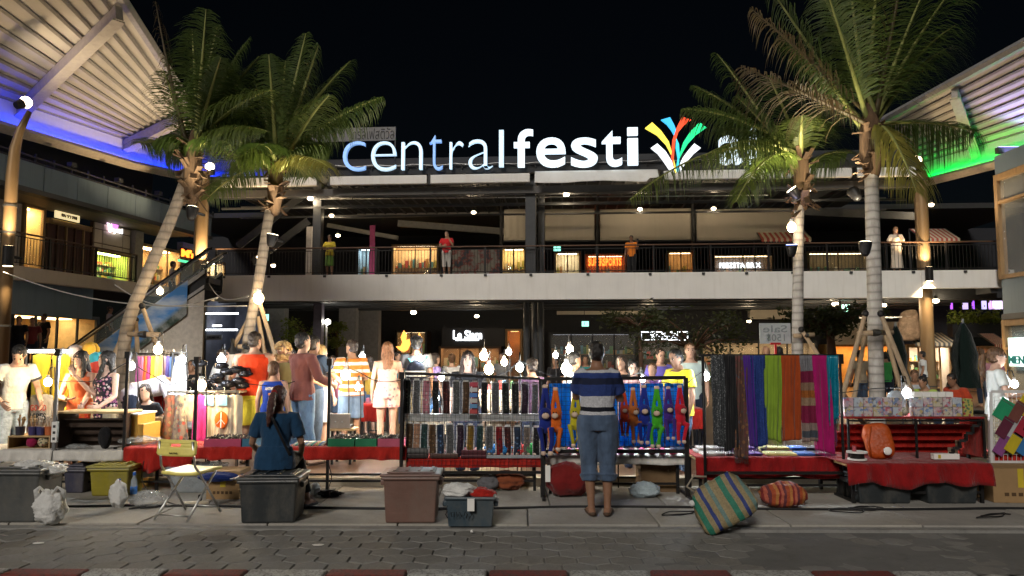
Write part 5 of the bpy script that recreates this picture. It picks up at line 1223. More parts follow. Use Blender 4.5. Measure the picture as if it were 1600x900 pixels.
for sg in (-1, 1): MB().tube([(sg*.07, .05, .17), (sg*.15, .16, .26), (sg*.17, .3, .22)], .028, 8, .012).build('shoulder_strap', cloth('turquoise strap', (.1, .5, .48)), e, smooth=True)
for z in (.02, -.05): MB().tube([(-.155, -.03, z), (-.09, -.095, z), (0, -.105, z), (.09, -.095, z), (.155, -.03, z)], .012, 6).build('white_stripe', M_white, e, smooth=True)
q = wbp((0, .02, 1.70)); e = thing('cap', 'black baseball cap on the grey shirted man', 'cap', q); MB().ball((0, 0, 0), .105, 16, 8, ry=.115, rz=.085).build('crown', M_blackc, e, smooth=True); MB().ball((0, .13, -.03), .075, 12, 4, ry=.08, rz=.01).build('peak', M_blackc, e, smooth=True)
# --- sellers and shoppers behind the racks
def bust(label, px, py_top, Y, rz, H, **k):
    """A standing person placed so that the head top shows at py_top."""
    z = zat(py_top, Y); k.setdefault('vox', .012); g = k.pop('gz', None)
    p = V((at(px, 550, Y).x, Y, z-H if g is None else g)); p.z = max(p.z, GZ) if p.z < .3 else p.z
    return person(label, p, rz, H, **k)
def person_on(label, px, py_top, Y, rz, base=GZ, **k):
    H = (zat(py_top, Y)-base); return person(label, V((at(px, 550, Y).x, Y, base)), rz, H, **k)
person_on('woman seller with dark hair down, facing out over the strip rack', 731, 549, 9.9, 178, fem=True, skin='pale', vox=.010, face=True, hair=('front', 'dark'), top=dict(kind='tee', mat=M_blackc, sleeve=.6), bottom=dict(kind='trousers', mat=M_denimD, len=1.9), pose=dict(pitch=-8, yaw=6))
person_on('woman with dark hair tied back behind the strip rack, seen from behind', 831, 560, 10.4, 28, fem=True, skin='tan', vox=.012, hair=('bun', 'dark'), top=dict(kind='tee', mat=cloth('plum cotton', (.06, .03, .06)), sleeve=.6), bottom=dict(kind='trousers', mat=M_denimD, len=1.9))
person_on('man with dark hair in profile left of the striped polo', 897, 550, 10.6, -70, skin='tan', vox=.012, hair=('short', 'black'), top=dict(kind='tee', mat=cloth('white cotton b', (.6, .6, .58)), sleeve=.6), bottom=dict(kind='trousers', mat=M_denimD, len=1.9))
person_on('small woman with a black fringe behind the toy rack', 990, 563, 10.2, 168, fem=True, skin='pale', vox=.012, face=True, hair=('bob', 'black'), top=dict(kind='tee', mat=cloth('pale pink cotton', (.5, .3, .3)), sleeve=.6), bottom=dict(kind='trousers', mat=M_denimD, len=1.9), pose=dict(pitch=-16))
person_on('dark haired woman peering down behind the toy rack', 972, 556, 11.3, 150, fem=True, skin='fair', vox=.012, hair=('long', 'dark'), top=dict(kind='tee', mat=M_blackc, sleeve=.6), bottom=dict(kind='trousers', mat=M_denimD, len=1.9))
person_on('child with short hair between the toy rack and the violet shirted man', 1019, 568, 11.6, 160, skin='fair', vox=.012, hair=('short', 'brown'), top=dict(kind='tee', mat=cloth('violet cotton', (.22, .1, .4)), sleeve=.6), bottom=dict(kind='shorts', mat=M_denim, len=.9))
person_on('man in a violet blue T-shirt looking down in the crowd', 1031, 545, 12.8, 190, skin='fair', vox=.013, face=True, hair=('short', 'dark'), top=dict(kind='tee', mat=cloth('violet blue cotton', (.15, .13, .55)), sleeve=.6), bottom=dict(kind='trousers', mat=M_denim, len=1.9), pose=dict(pitch=-15))
yc, wyc, hfy = person_on('stout man in a bright yellow T-shirt and dark cap beside the toy rack', 1060, 546, 9.9, 108, skin='brown', build=1.25, vox=.010, face=True, hair=('short', 'black'), top=dict(kind='tee', mat=cloth('lemon yellow cotton', (.7, .62, .03)), sleeve=.65, hem=.86, g=.02), bottom=dict(kind='trousers', mat=M_denim, len=1.9), pose=dict(pitch=-20, yaw=10, RE=(.3, .05, 1.14), RW=(.22, .2, .95)))
person_on('man in a pale mint T-shirt standing behind the yellow shirted man', 1078, 537, 12.2, 172, skin='fair', vox=.012, face=True, hair=('short', 'brown'), top=dict(kind='tee', mat=cloth('pale mint cotton', (.5, .62, .6)), sleeve=.6, g=.02), bottom=dict(kind='trousers', mat=M_denimD, len=1.9))
person_on('dark haired woman near the emblem cafe in a lilac top', 680, 552, 14.5, -60, base=DZ, fem=True, skin='fair', vox=.014, hair=('bob', 'dark'), top=dict(kind='tee', mat=cloth('lilac cotton', (.3, .2, .42)), sleeve=.6), bottom=dict(kind='trousers', mat=M_denim, len=1.9))
person_on('person in a white top far behind the seller, left of her face', 706, 553, 15, 20, base=DZ, skin='fair', vox=.014, hair=('short', 'brown'), top=dict(kind='tee', mat=M_whitec, sleeve=.6), bottom=dict(kind='trousers', mat=M_denim, len=1.9))
# --- left part, behind the clothes
person('person bending over in a pale grey T-shirt behind the two women', stand(206, 10.6), -70, 1.7, skin='tan', vox=.012, hair=('short', 'dark'), top=dict(kind='tee', mat=cloth('pale lavender cotton', (.5, .48, .55)), sleeve=.7, g=.022), bottom=dict(kind='shorts', mat=M_denimD, len=.95), pose=dict(lean=68, LE=(-.2, .55, .85), LW=(-.15, .6, .6), RE=(.2, .55, .85), RW=(.15, .6, .6)))
person('girl with long dark hair in black crouching behind the red table', stand(243, 10.2, GZ), 160, 1.35, fem=True, skin='fair', vox=.012, child=True, hair=('long', 'dark'), top=dict(kind='tee', mat=M_blackc, sleeve=.6), bottom=dict(kind='trousers', mat=M_blackc, len=1.9), pose=dict(lean=18, pz=-.2, yaw=30, LK=(-.12, .3, .5), RK=(.12, .3, .5)))
person_on('man in a dark shirt far behind the white dress on the left', 301, 563, 13.2, 175, base=DZ, skin='tan', vox=.014, face=True, hair=('short', 'black'), top=dict(kind='tee', mat=M_blackc, sleeve=.6), bottom=dict(kind='trousers', mat=M_denimD, len=1.9))
person_on('man in a pale grey shirt leaning beside the bright lamp on the left', 333, 545, 12.3, -60, base=DZ, skin='fair', vox=.013, hair=('short', 'dark'), top=dict(kind='tee', mat=cloth('pale grey cotton', (.42, .42, .42)), sleeve=.7), bottom=dict(kind='trousers', mat=M_khaki, len=1.9), pose=dict(lean=14))
for lab, px, py, Y, rz, c, hr in (('man in a black cap and black shirt at the far left shop', 27, 494, 24.5, 200, M_blackc, 'black'), ('man in a dark red T-shirt at the far left shop', 48, 496, 24.8, -150, cloth('dark red cotton', (.16, .03, .03)), 'black'), ('man in dark clothes right of the dark red shirt', 66, 490, 25.6, 160, M_blackc, 'black')):
    person_on(lab, px, py, Y, rz, base=zat(py, Y)-1.74, skin='tan', vox=.018, hair=('short', hr), top=dict(kind='tee', mat=c, sleeve=.6), bottom=dict(kind='trousers', mat=M_denimD, len=1.9))
pA = b0.lerp(t0, .72)+wv*.5; pB = b0.lerp(t0, .36)+wv*.5
person('man in a white shirt standing high on the escalator', pA+V((.05, 0, .08)), -75, 1.72, skin='tan', vox=.018, hair=('short', 'black'), top=dict(kind='tee', mat=cloth('grey white cotton', (.45, .42, .38)), sleeve=.7), bottom=dict(kind='trousers', mat=M_blackc, len=1.9))
person('person in a pale violet shirt lower on the escalator', pB+V((-.1, 0, .08)), -70, 1.6, fem=True, skin='tan', vox=.018, hair=('short', 'black'), top=dict(kind='tee', mat=cloth('pale violet cotton', (.4, .38, .48)), sleeve=.7), bottom=dict(kind='trousers', mat=M_blackc, len=1.9))
# --- people on the terrace
def tpos(px, v=.75): u, _ = cz(px, 400, v); return CB.world(u, v, zt)
person('woman in a yellow T-shirt and green skirt leaning at the terrace rail', tpos(515), 176, 1.62, fem=True, skin='tan', vox=.018, hair=('bun', 'dark'), top=dict(kind='tee', mat=cloth('yellow tee', (.7, .55, .06)), sleeve=.7), bottom=dict(kind='skirt', mat=cloth('green skirt', (.16, .3, .06)), z=.45, w=.19), pose=dict(pitch=-15, LE=(-.25, .12, 1.15), LW=(-.05, .3, 1.12), RE=(.25, .12, 1.15), RW=(.05, .3, 1.12)))
person('man in a red T-shirt and white shorts on the phone at the terrace rail', tpos(698), 170, 1.72, skin='tan', vox=.018, hair=('short', 'black'), top=dict(kind='tee', mat=cloth('red tee', (.55, .025, .03)), sleeve=.6), bottom=dict(kind='shorts', mat=cloth('pale shorts', (.55, .52, .48)), len=1.05), pose=dict(LE=(-.26, .1, 1.16), LW=(-.1, .12, 1.5), Lhand=(.3, 0, 1), RE=(.26, .1, 1.14), RW=(.05, .26, 1.15)))
po, wpo, _ = person('person in an orange T-shirt holding up a phone behind the terrace rail', tpos(987, 2.2), 160, 1.7, skin='brown', vox=.018, hair=('short', 'black'), top=dict(kind='tee', mat=cloth('orange tee', (.6, .17, .02)), sleeve=.6), bottom=dict(kind='trousers', mat=M_blackc, len=1.9), pose=dict(LE=(-.26, .12, 1.16), LW=(-.3, .32, 1.36), pitch=-10))
e = thing('phone', 'phone held up by the orange shirted person on the terrace', 'phone', wpo((-.32, .36, 1.48))); MB().box(-.04, .04, -.006, .006, -.08, .08).build('body', M_blk, e, bevel=.006); MB().box(-.034, .034, -.008, -.0065, -.07, .07).build('screen', mat('dark screen', (.03, .03, .035), .2), e)
person('woman in a white dress with light hair at the terrace rail on the right', tpos(1401), 165, 1.68, fem=True, skin='fair', vox=.018, hair=('bob', 'auburn'), top=dict(kind='tee', mat=cloth('cream cotton', (.66, .58, .48)), sleeve=.9, g=.03), bottom=dict(kind='skirt', mat=cloth('cream cotton', (.66, .58, .48)), z=.15, w=.22), pose=dict(LE=(-.24, .12, 1.16), LW=(-.06, .22, 1.4), RE=(.3, .1, 1.18), RW=(.28, .3, 1.12)))
# --- right part
gw, wgw, hfg = person('woman in glasses and a white T-shirt holding a yellow pouch at the right end', stand(1557, 9.7, GZ), -108, 1.66, fem=True, skin='fair', vox=.009, face=True, hair=('pony', 'brown'), top=dict(kind='tee', mat=cloth('cool white cotton', (.62, .66, .64)), sleeve=.55, g=.018), bottom=dict(kind='trousers', mat=M_khaki, len=1.9), pose=dict(yaw=-4, pitch=-6, LE=(-.25, .1, 1.15), LW=(-.12, .34, 1.16), RE=(.27, .06, 1.12), RW=(.14, .34, 1.17), Rhand=(-.2, 1, .2)))
for sg in (-1, 1):
    m = MB(); m.tube([hfg((.034*sg+.024*math.cos(a), .102, .012+.019*math.sin(a))) for a in [2*PI*i/16 for i in range(17)]], .0028, 5); m.tube([hfg(p) for p in ((.058*sg, .1, .018), (.076*sg, .0, .016))], .0028, 5)
    o = m.build('glasses_rim', M_blk, gw); o.scale = (1.66/1.75,)*3
q = wgw((0.0, .47, 1.2)); e = thing('pouch', 'yellow pouch held by the woman in glasses', 'pouch', q); MB().ball((0, 0, 0), .055, 10, 8, ry=.04, rz=.085).build('bag', cloth('yellow pouch', (.65, .45, .02)), e, smooth=True)
M_darkst = mat('stool seat', (.06, .04, .03), .5)
for lab, px, py, Y, rz, c, hr, sk in (('seated man in a lime green T-shirt at the right court', 1448, 592, 15.5, 120, cloth('lime cotton', (.36, .5, .1)), 'black', 'tan'), ('seated man in a red shirt bending forward on the right', 1497, 588, 14.5, 110, cloth('red cotton', (.4, .05, .02)), 'black', 'brown'), ('person in a pale shirt facing the lime green shirt', 1428, 582, 16.2, 150, cloth('pale blue grey cotton', (.4, .42, .45)), 'brown', 'tan')):
    H = 1.7; z = zat(py, Y); hs_ = (.83+z-DZ-1.64)*H/1.75; q = V((at(px, 550, Y).x, Y, DZ)); e = thing('stool', 'round stool under the '+lab, 'stool', q); MB().cyl((0, 0, 0), .17, hs_-.04, hs_, 18).build('seat', M_darkst, e)
    for i in range(3): MB().tube([(.1*math.cos(i*2.1), .1*math.sin(i*2.1), hs_-.04), (.17*math.cos(i*2.1), .17*math.sin(i*2.1), 0)], .012, 6).build('leg', M_char, e)
    person(lab, V((at(px, 550, Y).x, Y, DZ)), rz, H, skin=sk, vox=.014, hair=('short', hr), top=dict(kind='tee', mat=c, sleeve=.65, g=.02), bottom=dict(kind='trousers', mat=M_denimD, len=1.9), pose=dict(pz=z-DZ-1.64, lean=14, pitch=-14, LK=(-.12, .45, .5), RK=(.14, .45, .5), LA=(-.12, .45, .085), RA=(.14, .45, .085), LT=(-.12, .62, .03), RT=(.14, .62, .03)))
for lab, px, py, Y, rz, c, hr, bt in (('customer in a cream shirt and blue shorts at the timber lit restaurant', 1343, 548, 19, 10, cloth('cream shirt', (.5, .42, .3)), 'black', M_denim), ('waiter in a green shirt behind the tall right palm', 1383, 550, 20, -20, cloth('green shirt', (.05, .3, .08)), 'black', M_denimD), ('customer in white standing at the lower right kiosk', 1441, 549, 24.0, 60, M_whitec, 'black', M_denimD),
                              ('person in an ochre top at the small red kiosk', 1533, 545, 22, 0, cloth('ochre shirt', (.35, .25, .08)), 'brown', M_denimD), ('person in pink near the small red kiosk', 1549, 550, 18, -30, cloth('pink shirt', (.4, .2, .24)), 'brown', M_denim),
                              ('man in a black shirt in the court right of the twin columns', 868, 558, 17, 140, M_blackc, 'black', M_denim), ('woman in teal in the court left of the polo shirt', 915, 556, 18, 170, cloth('teal top', (.05, .25, .25)), 'dark', M_denim), ('man in a grey shirt far back between the big bulbs', 785, 552, 18, 150, cloth('mid grey', (.2, .2, .2)), 'dark', M_denim),
                              ('bald man behind the paper sale sign', 1197, 541, 15, 170, cloth('tan shirt', (.35, .26, .18)), None, M_khaki), ('woman with black hair behind the paper sale sign', 1217, 542, 15.4, 20, M_blackc, 'black', M_denimD), ('man in a navy shirt behind the shoppers in the centre', 455, 545, 13.5, 170, cloth('navy shirt', (.02, .03, .07)), 'black', M_denim), ('person in a light blue shirt between two shoppers', 520, 556, 14.5, 190, cloth('light blue shirt', (.25, .35, .5)), 'dark', M_denim)):
    person_on(lab, px, py, Y, rz, base=DZ, skin='tan', vox=.015, hair=('short', hr) if hr else None, top=dict(kind='tee', mat=c, sleeve=.6), bottom=dict(kind='trousers', mat=bt, len=1.9 if bt is not M_denim else 1.0))
for lab, px, py, Y, rz, c, hr, fm in (('woman in a mustard top deep behind the orange striped shirt', 578, 556, 14.6, 40, cloth('mustard top', (.4, .26, .04)), 'dark', True), ('man in a pale blue polo looking over goods, deep left of centre', 415, 547, 13.8, 150, cloth('pale blue polo', (.3, .42, .55)), 'black', False), ('girl in a white top between the vest man and the maroon shirt', 452, 562, 12.4, 30, M_whitec, 'brown', True),
        ('man in a teal shirt deep behind the playsuit woman', 622, 550, 15.5, 200, cloth('teal shirt', (.04, .2, .22)), 'black', False), ('woman in a rose dress deep between the pole and striped shirt', 533, 560, 14.0, 160, cloth('rose dress', (.45, .14, .2)), 'dark', True), ('man in a black vest deep left behind the glitter bags', 372, 549, 14.2, 200, M_blackc, 'black', False), ('woman in a beige top deep behind the backpack man', 667, 556, 15.8, 120, cloth('beige top', (.45, .36, .26)), 'auburn', True)):
    person_on(lab, px, py, Y, rz, base=DZ, fem=fm, skin='fair' if fm else 'tan', vox=.015, hair=('long' if fm else 'short', hr), top=dict(kind='tee', mat=c, sleeve=.6), bottom=dict(kind='trousers' if not fm else 'shorts', mat=M_denim, len=.9 if fm else 1.9), pose=dict(pitch=-12, yaw=rz % 30-15, RE=(.27, .12, 1.14), RW=(.12, .34, 1.1)))
# ---------------------------------------------------------------- the stalls
X = lambda px, Y, py=680: xat(px, Y, py)
def plastic(name, c, rough=.42):
    if ('m', name, c, rough) in _MC: return _MC[('m', name, c, rough)]
    m = mat(name, c, rough, var=.16, scale=4, bump=.003, spec=.5)
    if 'tub' in name:
        n = NT.__new__(NT); n.m = m; n.t = m.node_tree; n.n = n.t.nodes; n.b = n.n['Principled BSDF']
        old = n.b.inputs['Base Color'].links[0].from_socket; sc_ = n.noise(n.coord((1, 1, 14)), 7, 6, .75); du = n.noise(n.coord((1, 1, .5)), 3.5, 6, .7)
        k = n.mix(n.ramp(sc_, [(.6, (0,)*3), (.72, (.4,)*3)]), old, tuple(min(1, x*2.2+.05) for x in c)); n.col(n.mix(n.ramp(du, [(.48, (0,)*3), (.75, (.5,)*3)]), k, (.16, .145, .12)))
    return m
def bagmat(name, c, a=1.0, rough=.35):
    n = NT(name); n.set(rough, 0, .5); k = n.noise(n.coord(), 6, 6, .7); n.col(n.ramp(k, [(.3, tuple(x*.8 for x in c)), (.7, c)])); n.bump(k, .06, 1.0)
    n.b.inputs['Alpha'].default_value = a; n.b.inputs['Transmission Weight'].default_value = .0
    return n.m
M_wbag = bagmat('white plastic bag', (.8, .8, .78)); M_cbag = bagmat('clear plastic bag', (.6, .62, .62), .4, .2); M_redc = cloth('red table cloth', (.24, .008, .009), var=.3, fold=.03); M_redl = cloth('bright red cloth', (.36, .018, .012), var=.25, fold=.03); M_whc = cloth('white table cloth', (.6, .58, .54), fold=.02)
M_card = mat('cardboard', (.3, .19, .09), .85, var=.12, scale=3); M_wood = mat('stall plywood', (.4, .27, .13), .6, var=.2, scale=6, stretch=(.2, 1, 1)); M_darkw = mat('dark stained wood', (.05, .03, .02), .6, var=.3)
def blob(name, label, cat, p, r, m, amp=.25, fq=6, seed=1, group=None, parent=None, flat=.0, n=36, k=24, part=None):
    """Crumpled soft thing: an ellipsoid pushed in and out by noise, flat where it lies."""
    e = thing(name, label, cat, p, 0, group) if parent is None else parent
    b = MB(); sd = V((seed*3.1, seed*1.7, seed*.9)); rx, ry, rz = r
    def fn(s, t):
        a, c = 2*PI*s, PI*(t-.5); d = V((math.cos(a)*math.cos(c), math.sin(a)*math.cos(c), math.sin(c)))
        q = 1+amp*(noise.noise(d*fq*.35+sd)+.6*noise.noise(d*fq*.8+sd)+.3*noise.noise(d*fq*2+sd))
        q = V((d.x*rx*q, d.y*ry*q, d.z*rz*q+rz)); q.z = max(q.z, flat+.003*math.sin(a*3)); return q
    b.grid(fn, n, k); b.build(part or 'body', m, e, smooth=True); return e
def rbox(mb, x0, x1, y0, y1, z0, z1, ins):
    """A box whose foot is inset."""
    p = [V((x0+ins, y0+ins, z0)), V((x1-ins, y0+ins, z0)), V((x1-ins, y1-ins, z0)), V((x0+ins, y1-ins, z0)), V((x0, y0, z1)), V((x1, y0, z1)), V((x1, y1, z1)), V((x0, y1, z1))]
    mb.add(p, [(3, 2, 1, 0), (4, 5, 6, 7), (0, 1, 5, 4), (1, 2, 6, 5), (2, 3, 7, 6), (3, 0, 4, 7)])
def tub(label, px0, px1, Y, depth, h, m, lid=True, rz=0, z=GZ, lidm=None, open_=False):
    x0, x1 = xat(px0, Y, 780), xat(px1, Y, 780); w_ = x1-x0; e = thing('storage_tub', label, 'storage tub', ((x0+x1)/2, Y+depth/2, z), R(rz)); a, d = w_/2, depth/2
    b = MB(); rbox(b, -a+.02, a-.02, -d+.02, d-.02, 0, h-.03, .022)
    if open_: b.f.pop(1)
    b.build('bin', m, e, bevel=.02, seg=3, solid=.008 if open_ else 0)
    b = MB()
    for sx in (-.45, 0, .45): b.box(sx*a*1.2-.012, sx*a*1.2+.012, -d+.016, -d+.03, .07, h-.1) if False else None
    b = MB(); b.box(-a, a, -d, d, h-.06, h-.028)
    if open_: b = MB(); [b.box(*q) for q in ((-a, a, -d, -d+.03, h-.05, h-.02), (-a, a, d-.03, d, h-.05, h-.02), (-a, -a+.03, -d+.03, d-.03, h-.05, h-.02), (a-.03, a, -d+.03, d-.03, h-.05, h-.02))]
    b.build('rim', m, e, bevel=.012)
    if lid:
        b = MB(); rbox(b, -a-.008, a+.008, -d-.008, d+.008, h-.027, h, -.006); l = b.build('lid', lidm or m, e, bevel=.016, seg=3)
        b = MB(); b.box(-a+.05, a-.05, -d+.05, d-.05, h+.001, h+.014); [b.box(-a+.1+i*(2*a-.2)/3, -a+.1+i*(2*a-.2)/3+.03, -d+.08, d-.08, h+.0145, h+.026) for i in range(4)]
        b.build('lid_rib', lidm or m, l, bevel=.008)
    for sx in (-1, 1): MB().box(sx*a-.02, sx*a+.02, -.1, .1, h-.12, h-.07).build('handle', m, e, bevel=.012)
    return e
P_grey = plastic('dark grey tub plastic', (.026, .031, .034)); P_greyL = plastic('mid grey tub plastic', (.07, .075, .075)); P_brown = plastic('brown tub plastic', (.17, .095, .075)); P_slate = plastic('slate blue tub plastic', (.04, .065, .085)); P_navy = plastic('navy tub plastic', (.04, .04, .07)); P_olive = plastic('olive yellow tub plastic', (.27, .23, .02)); P_clear = bagmat('clear tub plastic', (.5, .56, .6), .55, .25); P_yel = plastic('yellow chair plastic', (.85, .74, .2))
tub('large grey tub at the left edge with carrier bags on its lid', -100, 60, 7.35, .45, .50, P_greyL)
tub('dark grey tub the woman in blue sits on', 367, 463, 7.32, .5, .43, P_grey, rz=3)
tub('brown lidded tub left of the open slate blue tub', 594, 686, 7.32, .42, .46, P_brown, rz=1)
tub('open slate blue tub with a white paper label and bags in it', 694, 775, 7.2, .36, .29, P_slate, lid=False, open_=True, rz=-1)
tub('navy tub under the left white cloth table', 92, 131, 8.9, .45, .3, P_navy)
tub('olive yellow tub under the left stall', 133, 200, 8.7, .45, .34, P_olive, lidm=P_olive)
tub('clear tub on the ground behind the yellow chair', 258, 335, 8.9, .4, .3, P_clear)
tub('long dark grey tub under the red cloth table, left one of the two', 1340, 1432, 8.27, .6, .31, P_grey)
tub('long dark grey tub under the red cloth table, right one of the two', 1448, 1536, 8.27, .6, .3, P_grey)
# label and marker scrawl on the slate tub
e = [o for o in COL.objects if o.get('label', '').startswith('open slate')][0]
MB().box(-.02, .045, -.2125, -.209, .15, .262).build('paper_label', M_white, e)
m = MB()
for i, st in enumerate(([(0, 0), (-.02, .03), (0, .06)], [(.04, .01), (.03, .045), (.06, .05), (.06, .01)], [(.08, .05), (.09, .01), (.11, .05), (.13, .01)], [(.15, .02), (.16, .055), (.18, .03), (.17, .0)], [(.2, 0), (.22, .03), (.2, .06)])):
    m.tube([(-.2+x, -.196-.012*(.085+z*1.1)/.26, .085+z*1.1) for x, z in st], .004, 5)
m.build('marker_scrawl', M_blk, e)
# bags on and by the tubs
def carrier(label, p, r, m, seed, handles=True):
    e = blob('plastic_bag', label, 'plastic bag', p, r, m, .22, 6, seed)
    if handles:
        b = MB()
        for sx in (-1, 1):
            b.tube([(sx*r[0]*.75, 0, r[2]*1.55), (sx*r[0]*.85, -.01, r[2]*2.05), (sx*r[0]*.55, -.03, r[2]*2.3), (sx*r[0]*.3, -.02, r[2]*2.0), (sx*r[0]*.2, 0, r[2]*1.6)], [.035, .026, .02, .024, .04], 8, [.014, .012, .01, .012, .02])
        b.build('bag_handle', m, e, smooth=True)
    return e
carrier('white carrier bag with knotted handles standing against the left grey tub', feet(68, 822, GZ)+V((0, .08, 0)), (.15, .1, .15), M_wbag, 2)
carrier('white crumpled bag lying on the lid of the left grey tub', at(50, 737, 7.55)-V((0, 0, .03)), (.2, .14, .07), M_wbag, 3, False)
carrier('smaller white crumpled bag at the right end of the left grey tub', at(82, 737, 7.55)-V((0, 0, .03)), (.12, .1, .045), M_wbag, 4, False)
e = thing('packet', 'pink and white flat packet on the left grey tub', 'packet', at(24, 742, 7.5)-V((0, 0, .015))); MB().box(-.11, .11, -.08, .08, 0, .05).build('wrapper', bagmat('pink wrapper', (.6, .25, .35)), e, bevel=.015)
carrier('white bag with a blue labelled bottle under the left stall', feet(184, 794, GZ), (.085, .07, .14), M_wbag, 5, False)
carrier('clear crumpled bag on the ground beside the water bottle', feet(232, 792, GZ), (.18, .12, .08), M_cbag, 6, False)
carrier('white and blue printed bag on the ground under the toy rack', feet(1012, 783, GZ)+V((0, .2, 0)), (.17, .1, .085), bagmat('printed white bag', (.45, .55, .6)), 7, False)
carrier('white crumpled bag spilling from the slate blue tub', at(716, 775, 7.4)-V((0, 0, .02)), (.16, .14, .07), M_wbag, 8, False)
blob('folded_cloth', 'red folded cloth in the slate blue tub', 'cloth', at(752, 775, 7.42)-V((0, 0, .03)), (.13, .1, .055), M_redl, .25, 5, 9)
carrier('small white round bundle beside the dark grey tub', feet(492, 774, GZ), (.06, .06, .07), M_wbag, 10, False)
e = thing('paper_stack', 'loose papers on the dark grey tub left of the seated woman', 'paper', at(388, 748, 7.5))
for i in range(6):
    a = R(-25+i*11); mtx = Matrix.Translation((-.02+.015*i, .0, .006*i)) @ Matrix.Rotation(a, 4, 'Z'); MB().box(-.13, .13, -.08, .08, 0, .004, mtx).build('sheet', (M_white, cloth('pink paper', (.6, .35, .3)))[i % 3 == 2], e)
for px, py, l in ((60, 849, 'flat white scrap of paper on the hexagon pavers'), (497, 852, 'small pale scrap on the pavers below the grey tub')):
    p = onz(px, py, .004); b = blob('paper_scrap', l, 'litter', p, (.045, .03, .004), M_white, .3, 5, int(px))
blob('paper_scrap', 'tiny white crumb in front of the slate blue tub', 'litter', feet(737, 832, .012), (.012, .012, .012), M_white, .3, 5, 3)
def bottle(label, p, h=.22, m=None, cap=(.02, .1, .4), lab=(.05, .2, .6)):
    e = thing('water_bottle', label, 'bottle', p); k = h/.22
    MB().tube([(0, 0, 0), (0, 0, .005), (0, 0, .06*k), (0, 0, .13*k), (0, 0, .165*k), (0, 0, .19*k), (0, 0, .2*k)], [.03, .033, .034, .033, .03, .014, .013], 14).build('bottle', m or P_clear, e, smooth=True)
    MB().cyl((0, 0, 0), .0155, .2*k, h, 12).build('cap', plastic('bottle cap', cap), e); MB().cyl((0, 0, 0), .0348, .075*k, .125*k, 14).build('paper_label', plastic('bottle label', lab), e); return e
bottle('tall water bottle with a blue cap standing beside the clear bag', feet(208, 789, GZ), .34)
bottle('water bottle with blue label inside the left white bag', feet(186, 789, GZ)+V((.02, -.06, .08)), .2)
# striped woven bags
def woven(name, stops, rep): return bands(name, stops, 0, rep, 0, .6, True)
m_sb = woven('striped woven plastic', [(0, (.3, .24, .13)), (.16, (.03, .2, .13)), (.34, (.3, .24, .13)), (.5, (.03, .05, .2)), (.62, (.3, .24, .13)), (.78, (.15, .24, .22)), (.9, (.32, .26, .14))], 2.9)
b = MB()
def sbag(s, t):
    a, c = 2*PI*s, PI*(t-.5); d = V((math.cos(a)*math.cos(c), math.sin(a)*math.cos(c), math.sin(c))); ex = .38
    q = V((math.copysign(abs(d.x)**ex, d.x)*.33, math.copysign(abs(d.y)**ex, d.y)*.19, math.copysign(abs(d.z)**ex, d.z)*.25)); q *= 1+.1*noise.noise(q*5)+.05*noise.noise(q*15); q.x *= 1-.22*max(0, q.z/.25); return q
b.grid(sbag, 60, 40)
e = thing('woven_bag', 'big bulging woven bag striped green, blue and straw, slumped on the pavement edge', 'woven bag', feet(1140, 832, .03)+V((0, .18, 0)))
o = b.build('bag', m_sb, e, smooth=True, loc=(0, 0, .235)); o.rotation_euler = (R(-12), R(-30), R(-8)); o.scale = (.84,)*3
MB().tube([(-.2, -.02, .2), (-.26, -.05, .32), (-.14, -.06, .38), (-.02, -.03, .31)], .012, 6).build('handle', cloth('bag handle', (.3, .26, .2)), o, smooth=True)
MB().ball((-.3, -.12, .14), .035, 10, 6).build('knot', M_wbag, o, smooth=True)
m_ob = woven('orange woven plastic', [(0, (.4, .08, .03)), (.25, (.5, .2, .06)), (.45, (.25, .03, .03)), (.6, (.5, .13, .08)), (.8, (.15, .04, .05))], 7)
blob('woven_bag', 'squashed orange and red striped bag under the scarf table', 'woven bag', feet(1232, 797, GZ)+V((0, .15, 0)), (.24, .17, .13), m_ob, .18, 5, 12)
blob('cloth_bundle', 'dark red cloth bundle under the toy rack left of the man', 'bundle', feet(892, 782, GZ)+V((0, .25, 0)), (.26, .2, .19), cloth('deep maroon bundle', (.16, .012, .012)), .2, 5, 13)
blob('cloth_bundle', 'brown and orange bundle under the strip rack', 'bundle', feet(795, 770, GZ)+V((0, .2, 0)), (.2, .15, .11), cloth('rust cloth', (.22, .06, .025)), .25, 5, 14)
blob('cloth_bundle', 'grey bundle under the strip rack beside the rust bundle', 'bundle', feet(762, 772, GZ)+V((0, .2, 0)), (.12, .12, .09), cloth('grey bundle cloth', (.12, .12, .13)), .25, 5, 15)
blob('cloth_bundle', 'dark blue cloth heap on the cardboard box behind the yellow chair', 'bundle', at(345, 752, 8.6), (.24, .16, .055), cloth('deep blue cloth', (.01, .025, .14)), .25, 6, 16)
blob('cloth_bundle', 'black bundle of cable on the floor right of the dark grey tub', 'bundle', feet(515, 776, GZ), (.13, .07, .035), M_rubber, .4, 8, 17)
